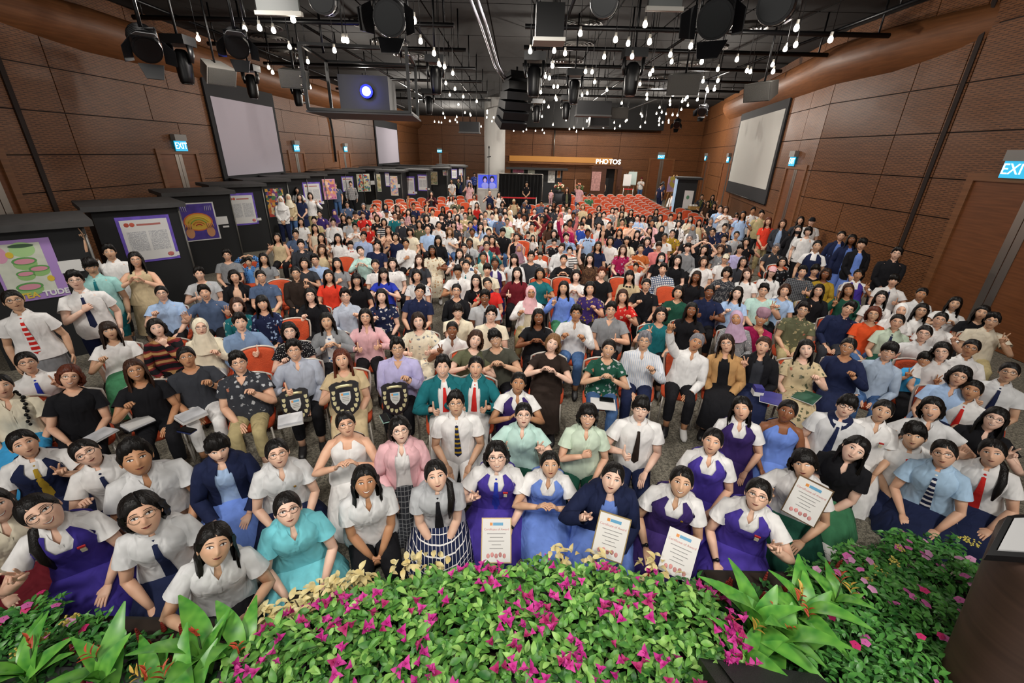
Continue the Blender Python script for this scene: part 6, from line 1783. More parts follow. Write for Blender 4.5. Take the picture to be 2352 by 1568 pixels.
for row in parse_table():
    r = list(row)
    if r[5].startswith('bl0.'): r[5] = 'te.' + r[5][4:]
    person(*r)
# ---------------------------------------------------------------- labels that single each person out
CN = {'royal': 'royal blue', 'silver': 'pale grey', 'slate': 'slate blue', 'sky': 'sky blue', 'rust': 'rusty orange', '#a9c6e0': 'light blue', '#a7b6c9': 'grey-blue', '#c9d0dd': 'pale striped', '#c9b48e': 'beige', '#aab0be': 'grey-blue', '#7890b0': 'denim blue', '#9fd0cc': 'teal', '#b6bfce': 'pale blue', '#9db3d6': 'light blue', '#45453c': 'dark olive', '#d2c8b4': 'beige', '#e2562a': 'bright orange', '#9fb0d2': 'light blue', 'offwhite': 'off-white', 'lightblue': 'light blue', 'palegreen': 'pale green', 'darkgreen': 'dark green', 'darkbrown': 'dark brown', 'brightred': 'bright red', 'violet2': 'deep purple', 'violet': 'dark purple', 'plaidnavy': 'navy', 'mintdark': 'pale green', 'rose': 'rose pink', 'mauve': 'dusky mauve'}
PN = {'fl': 'floral', 'ck': 'checked', 'st': 'striped', 'vs': 'pinstriped', 'pl': 'plaid', 'dot': 'spotted', 'band': 'patterned'}
def cname(c):
    p = c.split('*'); n = CN.get(p[0], p[0]); return n + (' ' + PN[p[1]] if len(p) > 1 else '')
TN = {'te': 'top', 'sh': 'shirt', 'ls': 'long-sleeved shirt', 'po': 'polo shirt', 'bl': 'long-sleeved top', 'sl': 'sleeveless top', 'pn': 'pinafore', 'jk': 'jacket', 'dr': 'dress', 'ds': 'sleeveless dress', 'ho': 'hoodie'}
HN = {'hj': '%s headscarf', 'tb': '%s turban', 'cp': '%s cap', 'cl': '%s cap'}
AN = {'pc': 'making a V sign', 'pl': 'making two V signs', 'fh': 'making a finger heart', 'th': 'giving a thumbs-up', 'hrt': 'shaping a heart with both hands', 'ovh': 'arching arms overhead', 'up': 'raising an arm high', 'uv': 'raising a V sign high', 'uf': 'stretching a finger heart high', 'wd': 'spreading both palms', 'wv': 'waving a hand', 'cn': 'hand at chin', 'ch': 'hand at chest', 'sp': 'pointing across the chest', 'clp': 'with hands clasped', 'dn': '', 'lap': '', 'fc': ''}
def short(d):
    s = cname(d['tcol']) + ' ' + TN[d['tkind']]
    if d['tie']: s += ' and ' + cname(d['tie']).replace(' striped', '-striped') + (' bow tie' if 'bow' in d['fl'] else ' tie')
    if d['hair'] in HN: s += ' and ' + HN[d['hair']] % cname(d['hcol'])
    return s
cnt = {}
for d in PEOPLE: d['short'] = short(d); cnt[d['short']] = cnt.get(d['short'], 0) + 1
used = set()
def full(d, extra=''):
    a = AN.get(d['arms'], AN.get(d['arms'][:2], ''))
    po = {'S': 'seated', 'K': 'kneeling', 'H': 'kneeling', 'T': 'standing'}[d['pose']]
    base = 'person in %s, %s%s' % (d['short'], po, (' ' + a) if a else '')
    if extra: base = 'person in %s, %s' % (d['short'], po)
    return base + extra
DETAIL = {'bd': 'bald, ', 'cu': 'curly-haired, ', 'br': 'braided, '}
far = sorted([d for d in PEOPLE if d['pose'] == 'S'], key=lambda d: -d['dist'])[:max(0, len(PEOPLE) - 300)]
FARSET = set(id(d) for d in far)
uniq = [d for d in PEOPLE if cnt[d['short']] == 1 and id(d) not in FARSET]
def near(d, pool):
    o = sorted(((e['px'] - d['px']) ** 2 + 1.6 * (e['py'] - d['py']) ** 2, i) for i, e in enumerate(pool) if e is not d)
    return [pool[i] for _, i in o[:8]]
full_cnt = {}
for d in PEOPLE: full_cnt[full(d)] = full_cnt.get(full(d), 0) + 1
for d in PEOPLE:
    cands = []
    if full_cnt[full(d)] == 1: cands.append(full(d))
    gl = ', wearing glasses' if 'g' in d['fl'] else ''
    for e in near(d, uniq):
        dx, dy = e['px'] - d['px'], e['py'] - d['py']
        rel = ('behind' if dy > 0 else 'in front of') if abs(dy) > abs(dx) * 1.3 else 'beside'
        cands.append(full(d, ' %s the %s' % (rel, e['short'])))
    for c in cands:
        if c not in used and len(c.replace('-', ' ').split()) <= 17 and len(c.split()) <= 16: break
    used.add(c); d['label'] = c
    tag(d['o'], c, 'person', 'people gathered for the group photograph')

# ---------------------------------------------------------------- beyond the 300 nearest, the far audience is one crowd
def joinall(objs, name):
    mb = MB(); mats = []
    for o in objs:
        M = np.array(o.matrix_world); me = o.data; V = np.empty(len(me.vertices) * 3); me.vertices.foreach_get('co', V); V = V.reshape(-1, 3) @ M[:3, :3].T + M[:3, 3]
        ix = []
        for mt in me.materials:
            if mt not in mats: mats.append(mt)
            ix.append(mats.index(mt))
        mb.v.append(V); mb.f.extend([tuple(i + mb.n for i in p.vertices) for p in me.polygons]); mb.m.extend([ix[p.material_index] for p in me.polygons]); mb.n += len(V)
    o = mb.build(name, mats); o['kind'] = 'stuff'; return o
bpy.context.view_layer.update()
co = []
for d in far: co += [d['o']] + list(d['o'].children_recursive)
cr = joinall(co, 'crowd'); cr['label'] = 'distant seated audience packed before the vacant rear rows'; cr['category'] = 'crowd'
for o in co: bpy.data.objects.remove(o)
# ================================================================ chairs
ORG = plain('chair_orange', '#c9502a', .85, var=.12, bump=(70, .25)); FRM = plain('chair_frame', '#c8c2b8', .4, .25)
def chair_proto():
    ns = 13; t = np.linspace(-1, 1, ns)
    def backout(k, y):   # outline of the crowned back
        top = [(u * (.235 - .03 * abs(u) ** 6) * k, .93 * 1 - .055 * abs(u) ** 2.2 + (k - 1) * .18) for u in t]
        return top
    P = []
    m = MB(); F_, Bk = [], []
    out = [(-.185, .46), (-.215, .62), (-.230, .75)] + [(u * .225, .885 - .06 * abs(u) ** 2.4) for u in t] + [(.230, .75), (.215, .62), (.185, .46)]
    inn = [(x * .9, z - .012 if z > .5 else z + .01) for x, z in out]
    yb = lambda z: .215 + (z - .45) * .14
    f = np.array([(x, yb(z) - .028, z) for x, z in inn]); b_ = np.array([(x, yb(z) + .022, z) for x, z in inn])
    mid = np.array([(0, yb(z) - .040, z * .97 + .02) for x, z in inn]); 
    m.rings([np.array([(x * .55, yb(z) - .042, .69 + (z - .69) * .55) for x, z in inn]), np.array([(x * .85, yb(z) - .040, .69 + (z - .69) * .86) for x, z in inn]), f, b_])
    back = m.mesh('backrest', ORG)
    fr = MB(); fr.tube([(-.19, .20, .40)] + [(x, yb(z), z) for x, z in out] + [(.19, .20, .40)], .0135, 7); frame = fr.mesh('back_frame', FRM)
    s = MB(); R = []
    for z, k in ((.405, .93), (.42, 1.), (.455, 1.), (.475, .93), (.482, .6)):
        a = np.arange(20) / 20 * 2 * math.pi; R.append(np.stack([.225 * k * np.sign(np.sin(a)) * np.abs(np.sin(a)) ** .45, -.02 - .225 * k * np.sign(np.cos(a)) * np.abs(np.cos(a)) ** .45, np.full(20, z)], 1))
    s.rings(R); seat = s.mesh('seat', ORG)
    legs = []
    for sx in (-1, 1):
        legs.append(MB().tube([(sx * .19, -.19, .41), (sx * .205, -.225, 0)], .013, 6).mesh('leg', FRM)); legs.append(MB().tube([(sx * .19, .19, .41), (sx * .205, .27, 0)], .013, 6).mesh('leg', FRM))
    return back, frame, seat, legs
CB, CFM, CSEAT, CLEG = chair_proto()
CHN = [0]; CS = .92
def chair(x, y, rz, label, legs=True, group=None, sc=1.0):
    e = empty('banquet_chair', (x, y, 0), rz); e.scale = (CS,) * 3
    for nm, me in (('backrest', CB), ('back_frame', CFM), ('seat', CSEAT)) + ((('leg', CLEG[0]), ('leg', CLEG[1]), ('leg', CLEG[2]), ('leg', CLEG[3])) if legs else ()):
        o = bpy.data.objects.new(nm, me); COL.objects.link(o); o.parent = e
    tag(e, label, 'chair', group); CHN[0] += 1; return e
placed = []; FARC = []
for d in PEOPLE:
    if d['pose'] != 'S': continue
    x, y = d['base'][0], d['base'][1]
    if any((x - a) ** 2 + (y - b_) ** 2 < .30 ** 2 for a, b_ in placed): continue
    if d['px'] > 1590 and d['py'] < 482 and d['px'] < 1680: pass
    placed.append((x, y))
    lab = 'orange banquet chair of the person in ' + d['short']
    if cnt[d['short']] > 1: lab = 'orange chair of the ' + d['label']
    if len(lab.split()) > 16: lab = ' '.join(lab.replace('orange chair of the person in', 'chair of the').split()[:16])
    if d['dist'] > 8.6: FARC.append((x, y, d['yaw'])); continue
    chair(x, y + .0, d['yaw'], lab, d['dist'] < 9, 'occupied orange chairs')
# empty chairs that show between people (back tops in the photo)
EM = '''637 610;655 645;800 592;690 735;612 800;930 568;745 590;1240 532;1345 585;1170 610;1418 640;1395 655;1290 640;1525 660;1240 640;1740 590;1345 560;1200 555;1225 585;1660 560;1775 610;1745 640;1180 530'''
for it in EM.split(';'):
    px, py = map(float, it.split()); p = onz(px, py, .78)
    x, y = p[0], p[1] - .25
    if any((x - a) ** 2 + (y - b_) ** 2 < .36 ** 2 for a, b_ in placed): continue
    placed.append((x, y)); chair(x, y, math.atan2(-x, y) * .8, 'empty orange banquet chair showing between seated people', True, 'empty chairs among the audience')
# empty rows at the back, aisle side: rows step back to the right
n = 0
rows = [((1322 + 2 * r_, 452 + 0), 0) for r_ in range(1)]
for r_ in range(11):
    # left and right ends of each row of back tops in the photo
    u = r_ / 10
    xl, yl = 1310 + (1390 - 1310) * u, 446 + 54 * u
    xr, yr = 1466 + (1545 - 1466) * u, 446 + 44 * u
    p0, p1 = onz(xl, yl, .82), onz(xr, yr, .82); k = max(5, int(round(np.hypot(*(p1 - p0)[:2]) / .56)))
    for j in range(k):
        q = p0 + (p1 - p0) * (j + .5 * (r_ % 2) * 0) / (k - 1); x, y = q[0], q[1] - .25
        if any((x - a) ** 2 + (y - b_) ** 2 < .38 ** 2 for a, b_ in placed): continue
        placed.append((x, y)); chair(x, y, -.18, 'empty orange banquet chair in the vacant block by the aisle', False, 'empty chairs in the vacant rear block')
for r_ in range(5):
    u = r_ / 4; p0, p1 = onz(868 - 10 * u, 459 + 30 * u, .82), onz(1100 - 60 * u, 447 + 34 * u, .82); k = int(np.hypot(*(p1 - p0)[:2]) / .58)
    for j in range(k + 1):
        q = p0 + (p1 - p0) * j / k; x, y = q[0], q[1] - .25
        if any((x - a) ** 2 + (y - b_) ** 2 < .42 ** 2 for a, b_ in placed): continue
        placed.append((x, y)); chair(x, y, .2, 'empty orange banquet chair in the vacant rows before the booths', False, 'empty chairs in the rows before the booths')
for px, py in ((1545, 472), (1560, 477), (1575, 482), (1590, 488), (1600, 496), (1582, 500), (1220, 470), (1240, 468), (1262, 470), (1290, 469), (1311, 470), (1330, 476), (1352, 482), (1375, 488), (1520, 484), (1535, 492), (1560, 492)):
    p = onz(px, py, .82); x, y = p[0], p[1] - .25
    if any((x - a) ** 2 + (y - b_) ** 2 < .38 ** 2 for a, b_ in placed): continue
    placed.append((x, y)); chair(x, y, math.atan2(-x, y) * .8, 'empty orange banquet chair at the edge of the vacant rows', False, 'empty chairs at the edge of the vacant rows')

tmp = []
for x, y, rz in FARC:
    for me in (CB, CFM, CSEAT):
        o = bpy.data.objects.new('tmp', me); COL.objects.link(o); o.location = (x, y, 0); o.rotation_euler = (0, 0, rz); o.scale = (CS,) * 3; tmp.append(o)
bpy.context.view_layer.update()
st = joinall(tmp, 'audience_seating'); st['label'] = 'orange chairs hidden beneath the packed audience'; st['category'] = 'seating'
for o in tmp: bpy.data.objects.remove(o)
# ================================================================ things held or lying on laps
def who(px, py): return min(PEOPLE, key=lambda d: (d['px'] - px) ** 2 + (d['py'] - py) ** 2)
def place(name, px, py, d, fwd, label, cat, tilt=0., roll=0., yaw=None, group=None):
    """an Empty in front of person d where the pixel shows it, its -y side turned to the camera and tipped back"""
    p = ony(px, py, d['base'][1] - fwd); e = empty(name, p); e.rotation_euler = (-tilt, roll, math.atan2(-p[0], p[1]) if yaw is None else yaw); tag(e, label, cat, group); return e
GOLD = plain('shield_gold', '#c9bf94', .35, .4); SHB = plain('shield_black', '#141014', .25); CERT = plain('certificate_paper', '#dcdad6', .6); GFR = plain('gilt_frame', '#a08a5c', .4, .4); PRT = plain('print_pink', '#c98a86', .7, var=.4)
def shield(px, py, wx, wy, label):
    e = place('award_shield', px, py, who(wx, wy), .36, label, 'award shield', .35); W_, H_ = .135, .17
    out = [(-.80, .92), (-.45, 1.0), (-.2, .94), (0, 1.03), (.2, .94), (.45, 1.0), (.80, .92), (1.0, .78), (.95, .5), (1.0, .1), (.95, -.35), (.75, -.7), (.4, -.92), (0, -1.05), (-.4, -.92), (-.75, -.7), (-.95, -.35), (-1.0, .1), (-.95, .5), (-1.0, .78)]
    def plate(o, k, y0, y1, cz=0.):
        m = MB(); m.rings([np.array([(x * W_ * k, y, z * H_ * k + cz) for x, z in o]) for y in (y1, y0)]); return m
    plate(out, 1., -.012, .012).build('board', SHB, e, False)
    sm = [(-1, 1), (1, 1), (1, 0), (.7, -.6), (0, -1.1), (-.7, -.6), (-1, 0)]
    plate(sm, .36, -.017, -.012, .005).build('crest_plate', plain('crest_silver', '#c9c8c4', .35, .3), e, False)
    MB().box((-.035, -.019, .035), (.035, -.017, .055)).build('crest_logo', plain('logo_blue', '#5c9cc0', .5), e, False); MB().box((-.035, -.0195, .035), (-.018, -.017, .055)).build('crest_logo', plain('logo_orange', '#d88a3a', .5), e, False)
    for k in range(3): MB().box((-.03, -.0185, .012 - .016 * k), (.03, -.017, .017 - .016 * k)).build('engraved_line', plain('engrave', '#77756f', .6), e, False)
    MB().tube([(-.075, -.016, .118), (-.03, -.016, .126), (.03, -.016, .126), (.075, -.016, .118)], [(.014, .004)] * 4, 8, up=(0, 0, 1)).build('ribbon_plate', GOLD, e)
    for x, z in ((-.1, .07), (-.105, .02), (-.1, -.03), (-.08, -.08), (-.045, -.115), (0, -.13), (.045, -.115), (.08, -.08), (.1, -.03), (.105, .02), (.1, .07)): m = plate(sm, .115, -.018, -.012); m.v = [V + (x, 0, z) for V in m.v]; m.build('small_plate', GOLD, e, False)
shield(680, 930, 675, 805, 'black award shield held by the person in grey-blue shirt'); shield(794, 915, 785, 826, 'black award shield held by the person in the beige dress'); shield(908, 915, 913, 800, 'black award shield held by the person in the lavender shirt')
def cert(px, py, wx, wy, fwd, tilt, roll, label, frame, w_=.105, h=.148, txt=('Certificate of Award',)):
    e = place('certificate', px, py, who(wx, wy), fwd, label, 'certificate', tilt, roll)
    if frame: MB().box((-w_ - .008, -.006, -h - .008), (w_ + .008, .008, h + .008)).build('frame', frame, e, False)
    e = MB().box((-w_, -.009, -h), (w_, -.005, h)).build('sheet', CERT, e, False)
    MB().box((-.05, -.0105, h * .68), (-.03, -.009, h * .82)).build('logo_print', plain('logo_orange', '#d88a3a', .5), e, False); MB().box((-.026, -.0105, h * .68), (.05, -.009, h * .82)).build('logo_print', plain('logo_blue', '#8ab8d4', .5), e, False)
    R = Matrix.Rotation(math.pi / 2, 4, 'X')
    textmesh('heading', 'Certificate of Award', .0225, PRT, e, Matrix.Translation((0, -.010, h * .5)) @ R, .0004)
    for k, ww in enumerate((.07, .05, .06, .035, .05)): MB().box((-ww, -.0102, h * (.28 - .17 * k)), (ww, -.009, h * (.31 - .17 * k))).build('text_line', plain('ink_grey', '#8f8d8c', .7), e, False)
    for k in range(5): MB().ellipsoid((-.06 + .03 * k, -.009, -h * .72 + .008 * (k % 2)), (.013, .0015, .017), 8, 4).build('flower_print', PRT, e)
cert(1403, 1232, 1407, 1092, .42, .55, .08, 'gilt-framed certificate held by the kneeling person in navy jacket', GFR); cert(1853, 1150, 1849, 1061, .36, .35, .10, 'bronze-framed certificate held beside the black polo shirt', plain('bronze_frame', '#6a543a', .4, .5))
cert(1140, 1240, 1141, 1045, .50, .85, 0., 'certificate lying on the purple lap with the blue tie', GFR); cert(1560, 1272, 1566, 1102, .48, .8, .05, 'unframed certificate held flat on the dark purple lap', None)
e = place('envelope', 1880, 1256, who(1965, 1027), .46, 'long white envelope held low before the green skirt', 'envelope', .5, .1); MB().box((-.11, -.003, -.055), (.11, .003, .055)).build('paper', CERT, e, False)
for k, ww in enumerate((.05, .065)): MB().box((-ww, -.0045, -.002 - .014 * k), (ww, -.003, .004 - .014 * k)).build('text_line', plain('ink_grey', '#8f8d8c', .7), e, False)
def onlap(name, px, py, wx, wy, dims, mats, label, cat, yaw=.2, n=1):
    d = who(wx, wy); zt = .58 if d['pose'] == 'S' else .3; p = onz(px, py, zt); e = empty(name, p, math.atan2(-p[0], p[1]) + yaw); tag(e, label, cat)
    z = 0
    for k in range(n): MB().box((-dims[0] / 2 + .006 * k, -dims[1] / 2, z), (dims[0] / 2 - .004 * k, dims[1] / 2, z + dims[2])).build(['cover', 'page_block', 'sheet', 'sheet'][k % 4], mats[k % len(mats)], e, False); z += dims[2]
    return e
CLEAR = plain('plastic_pack', '#c3c4c8', .25, var=.25); NAVYB = plain('book_purple', '#3d3a86', .5, var=.2); GRNB = plain('book_green', '#2f5d4a', .5, var=.2)
onlap('wrapped_garment', 440, 958, 429, 821, (.22, .18, .02), (PW, CLEAR), 'clear-wrapped garment on the lap above white trousers', 'package', .3, 2); onlap('wrapped_garment', 668, 968, 675, 805, (.22, .18, .02), (PW, CLEAR), 'clear-wrapped garment under the shield of the grey-blue shirt', 'package', -.1, 2)
onlap('document_folder', 318, 975, 311, 851, (.22, .17, .012), (plain('folder_black', '#1a1a1d', .5), CLEAR, PW), 'black pouch and papers on the lap of the brown-haired person', 'folder', .3, 3); onlap('document_folder', 232, 1000, 159, 866, (.2, .16, .010), (PW, CLEAR), 'white papers on the lap of the short brown-haired person', 'papers', .5, 2)
onlap('event_booklet', 1770, 915, 1752, 794, (.22, .29, .008), (PW, NAVYB), 'purple booklet on the lap of the black jacket person', 'booklet', .1, 2); onlap('event_booklet', 1852, 912, 1851, 802, (.22, .29, .008), (PW, GRNB), 'green booklet on the lap of the beige floral dress', 'booklet', -.2, 2)
onlap('phone', 430, 990, 429, 821, (.075, .15, .010), (plain('phone_blue', '#2c3560', .3), BLKG), 'dark blue phone held over white trousers', 'phone', .6, 2); onlap('phone', 884, 962, 913, 800, (.075, .15, .010), (plain('phone_mint', '#9fc4b8', .3), BLKG), 'mint green phone on the lap of the lavender shirt', 'phone', .2, 2); onlap('phone', 1393, 920, 1398, 802, (.15, .08, .010), (BLKG, BLKG), 'black phone on white paper on the denim lap', 'phone', .1, 2); onlap('paper_sheet', 1385, 928, 1398, 802, (.26, .22, .004), (PW, PW), 'white papers beneath the black phone on denim', 'papers', .1, 2)
onlap('stage_prop', 1738, 905, 1752, 794, (.10, .10, .05), (PW, NAVYB), 'small white packet on the lap beside the purple booklet', 'packet', .4, 2).name = 'tissue_packet'
# ================================================================ stage edge, monitor, lectern
STG = .40
struct(MB().box((-4.5, -2.5, 0), (4.5, 1.42, STG)).build('stage_floor', plain('stage_grey', '#6f7072', .7, var=.12), smooth=False), 'grey stage edge at the photographer')
struct(MB().box((-4.5, 1.40, STG - .05), (4.5, 1.44, STG + .01)).build('trim_8', plain('stage_trim', '#1d1d1f', .5), smooth=False), 'dark trim along the stage edge')
c = onz(1770, 1540, .70); e = empty('stage_monitor', (c[0], c[1] - .12, STG), -.12)
m = MB(); m.add([(-.30, .22, 0), (.30, .22, 0), (.30, -.22, 0), (-.30, -.22, 0), (-.30, .22, .16), (.30, .22, .16), (.30, -.05, .36), (-.30, -.05, .36), (.30, -.22, .34), (-.30, -.22, .34)], [(0, 1, 2, 3), (1, 0, 4, 5), (5, 4, 7, 6), (6, 7, 9, 8), (8, 9, 3, 2), (0, 3, 9, 7, 4), (2, 1, 5, 6, 8)]); m.build('cabinet', plain('monitor_black', '#1c1b1b', .55, bump=(220, .3)), e, False)
m = MB(); m.add([(-.22, .205, .175), (.28, .205, .175), (.28, -.035, .352), (-.22, -.035, .352)], [(0, 1, 2, 3)]); m.v = [V + (0, .006, .008) for V in m.v]; m.build('grille', plain('monitor_grille', '#26272a', .6, bump=(350, .8)), e, False)
MB().tube([(-.31, -.1, .2), (-.31, .02, .2)], .035, 10).build('side_handle', BLKG, e); MB().tube([(-.34, -.2, .02), (-.5, -.1, .012), (-.75, .02, .012), (-.9, .2, .01)], .006, 6).build('cable', BLKG, e)
tag(e, 'black wedge stage monitor at the lower picture edge', 'loudspeaker')
LW = wood('lectern_wood', '#4e3a30', False)
L1, L2 = onz(2303, 1290, 1.2), onz(2207, 1495, .72); e = empty('lectern', (L2[0] + .33, L2[1] - .05, STG)); R = []; a = np.arange(32) / 32 * 2 * math.pi
for z in (STG, .55, .72, .9, 1.05, 1.2, 1.25):
    u = (z - .72) / (1.2 - .72); c = L2 + (L1 - L2) * u + np.array((.33 + .05 * u, -.05, 0)) - np.array((L2[0] + .33, L2[1] - .05, 0)); rr_ = .33 + .05 * u
    R.append(np.stack([c[0] + rr_ * np.cos(a), c[1] + rr_ * .8 * np.sin(a), np.full(32, z - STG)], 1))
MB().rings(R).build('body', LW, e)
Q = [onz(2258, 1286, 1.29), onz(2306, 1196, 1.40), onz(2470, 1190, 1.40), onz(2470, 1300, 1.29)]; ctr = sum(Q) / 4; O_ = np.array(e.location)
def slabq(k, z0, z1):
    q = [ctr + (p_ - ctr) * k for p_ in Q]; m = MB(); m.add([p_ + (0, 0, z0) - O_ for p_ in q] + [p_ + (0, 0, z1) - O_ for p_ in q], [(0, 1, 2, 3), (7, 6, 5, 4), (0, 4, 5, 1), (1, 5, 6, 2), (2, 6, 7, 3), (3, 7, 4, 0)]); return m
slabq(1., 0, .035).build('reading_top', BLKG, e, False); slabq(.80, .036, .045).build('white_monitor', plain('lectern_white', '#b4b4b4', .5), e, False); slabq(.5, -.06, .0).build('top_support', BLKG, e, False)
tag(e, 'dark brown wooden lectern with a black reading top', 'lectern')
# ================================================================ planting along the stage edge
rngp = np.random.default_rng(11)
def leafgeo(L_, W_, fold=.25, curl=.25, nseg=4, tip=1.0):
    V, Fs = [], []
    for i in range(nseg + 1):
        u = i / nseg; w_ = W_ * math.sin(math.pi * min(1, u * .94 + .04)) ** .8 * (1 - .35 * u * tip); z = curl * L_ * (u - u * u * 1.6)
        V += [(-w_, u * L_, z + w_ * fold), (0, u * L_, z), (w_, u * L_, z + w_ * fold)]
    for i in range(nseg):
        for j in (0, 1): Fs.append((3 * i + j, 3 * i + j + 1, 3 * i + j + 4, 3 * i + j + 3))
    return np.array(V), Fs
def scatter(geo, P, Rm, S):
    V, Fs = geo; k = len(P); out = np.einsum('kij,vj->kvi', Rm, V) * S[:, None, None] + P[:, None, :]; mb = MB(); mb.v = [out.reshape(-1, 3)]; n = len(V)
    mb.f = [tuple(i + n * a_ for i in q) for a_ in range(k) for q in Fs]; mb.m = [0] * len(mb.f); mb.n = k * n; return mb
def orient(k, tiltlo, tilthi, rng):
    """rotation matrices: leaf y axis spread around, raised by a tilt"""
    az = rng.uniform(0, 2 * math.pi, k); ti = rng.uniform(tiltlo, tilthi, k); ro = rng.normal(0, .35, k); M = np.empty((k, 3, 3))
    for i in range(k): M[i] = rotz(az[i]) @ rotx(ti[i]) @ roty(ro[i])
    return M
def leafmat(name, c1, c2, rough=.45):
    mt, nt, b = newmat(name); L = nt.links.new; tc = N(nt, 'ShaderNodeTexCoord'); nz = N(nt, 'ShaderNodeTexNoise', i_Scale=14.0, i_Detail=1.0); L(tc.outputs['Object'], nz.inputs['Vector'])
    r = ramp(nt, [(.3, lin(c1)), (.7, lin(c2))]); L(nz.outputs['Fac'], r.inputs['Fac']); L(r.outputs['Color'], b.inputs['Base Color']); b.inputs['Roughness'].default_value = rough
    MATS[name] = mt; return mt
LG1 = leafmat('leaf_bougainvillea', '#2f6a2c', '#74b04c'); LG2 = leafmat('leaf_vinca', '#2a6a2c', '#66ac4c', .4); LCR = leafmat('leaf_croton', '#d8c07c', '#e6dba8'); LHE = leafmat('leaf_heliconia', '#3f8a34', '#7fc24e', .35); LDK = leafmat('leaf_deep', '#1f5224', '#448a3a'); LYG = leafmat('leaf_young', '#6aa83e', '#a4d070')
PK = [plain('bract_a', '#c22a8c', .6), plain('bract_b', '#d2409c', .6), plain('bract_c', '#b02a6a', .6)]
# soil troughs
TR = plain('trough_black', '#1c1a18', .8)
for x0, x1, y0, y1, lab in ((-3.6, -1.45, 1.44, 1.72, 'dark planter trough of the broad-leaved plants beside the kneeling row'), (-1.4, 1.3, 1.44, 1.92, 'long dark planter trough of the magenta shrubs'), (1.35, 3.9, 1.44, 2.15, 'dark planter trough of the pink flowering plants beside the lectern')):
    o = MB().box((x0, y0, 0), (x1, y1, .34)).build('planter_trough', TR, smooth=False); MB().box((x0 + .03, y0 + .03, .34), (x1 - .03, y1 - .03, .36)).build('soil', plain('soil', '#2a1f17', .95, var=.3), o, False); tag(o, lab, 'planter')
# bougainvillea mass: back edge follows the photo
EDGE = [onz(x, y, .46) for x, y in ((520, 1500), (600, 1440), (700, 1385), (850, 1325), (1000, 1300), (1176, 1285), (1400, 1292), (1600, 1335), (1700, 1372))]
EX = np.array([p[0] for p in EDGE]); EY = np.array([p[1] for p in EDGE])
def ytop(x): return np.interp(x, EX, EY)
def hgt(x, y):
    b_ = np.clip((ytop(x) - y) / .22, 0, 1); return .34 + .22 * np.sqrt(b_) + .035 * np.sin(x * 7) * np.cos(y * 9 + x * 3) + .03 * np.sin(x * 17 + 1) * np.sin(y * 15)
cent = [(x, y) for x in (-1.15, -.75, -.35, .05, .45, .85, 1.15) for y in (1.28, 1.68)]
NL = 8200; X = rngp.uniform(-1.45, 1.3, NL); Yy = rngp.uniform(1.02, 2.1, NL); ok = Yy < ytop(X) + rngp.normal(0, .02, NL); X, Yy = X[ok], Yy[ok]
Z = hgt(X, Yy) - rngp.uniform(0, 1, len(X)) ** 2 * .16 + rngp.normal(0, .015, len(X))
near_ = np.argmin([(X - a) ** 2 + (Yy - b_) ** 2 for a, b_ in cent], axis=0)
SHN = ['leftmost', 'second', 'third', 'fourth', 'fifth', 'sixth', 'rightmost']
bl_geo = []
for k in range(4):
    m = MB()
    for j in range(3):
        V, Fs = leafgeo(.034, .014, .35, .5, 3); V = V @ rotx(.7 + .15 * k).T @ rotz(j * 2.09 + .3 * k).T; m.add(V, Fs)
    m.tube([(0, 0, .0), (0, 0, .018)], .0022, 5); bl_geo.append([m.mesh('blossom', PK[i]) for i in range(3)])
for ci, (a, b_) in enumerate(cent):
    sel = near_ == ci
    if sel.sum() < 30: continue
    e = empty('bougainvillea_shrub', (a, b_, .34)); P = np.stack([X[sel] - a, Yy[sel] - b_, Z[sel] - .34], 1); k = len(P)
    ya = int(k * .72); SS = rngp.uniform(.75, 1.5, k); OO = orient(k, -.55, .8, rngp)
    f = scatter(leafgeo(.055, .0175, .3, .35), P[:ya], OO[:ya], SS[:ya]).build('foliage', LG1, e); f['kind'] = 'stuff'
    f = scatter(leafgeo(.055, .0175, .3, .35), P[ya:] + (0, 0, .012), OO[ya:], SS[ya:] * .9).build('young_foliage', LYG, e); f['kind'] = 'stuff'
    for j in range(7): q = rngp.uniform(-.18, .18, 2); MB().tube([(q[0] * .2, q[1] * .2, -.02), (q[0] * .7, q[1] * .7, .1), (q[0], q[1], .19)], [.008, .006, .003], 5).build('branch', plain('branch', '#4a3a26', .8), e)
    tag(e, 'magenta bougainvillea shrub, %s of the %s row along the stage' % (SHN[ci // 2], 'near' if b_ < 1.4 else 'back'), 'shrub', 'bougainvillea shrubs')
    nb = int(rngp.integers(5, 9)); cl = P[rngp.integers(0, k, nb)]
    for j in range(int(rngp.integers(20, 30)) + (8 if a > 0 else 0)):
        q = cl[j % nb] + rngp.normal(0, .045, 3) * (1, 1, .3); zz = hgt(q[0] + a, q[1] + b_) - .34 + .02 + rngp.uniform(0, .025)
        if q[1] + b_ > ytop(q[0] + a) + .03: continue
        me = bl_geo[j % 4][int(rngp.integers(0, 3)) if a > -.9 or True else 1]; o = bpy.data.objects.new('blossom', me); COL.objects.link(o); o.parent = e; o.location = (q[0], q[1], zz); o.rotation_euler = (rngp.uniform(-.7, .7), rngp.uniform(-.7, .7), rngp.uniform(0, 6)); s_ = rngp.uniform(.85, 1.4); o.scale = (s_,) * 3
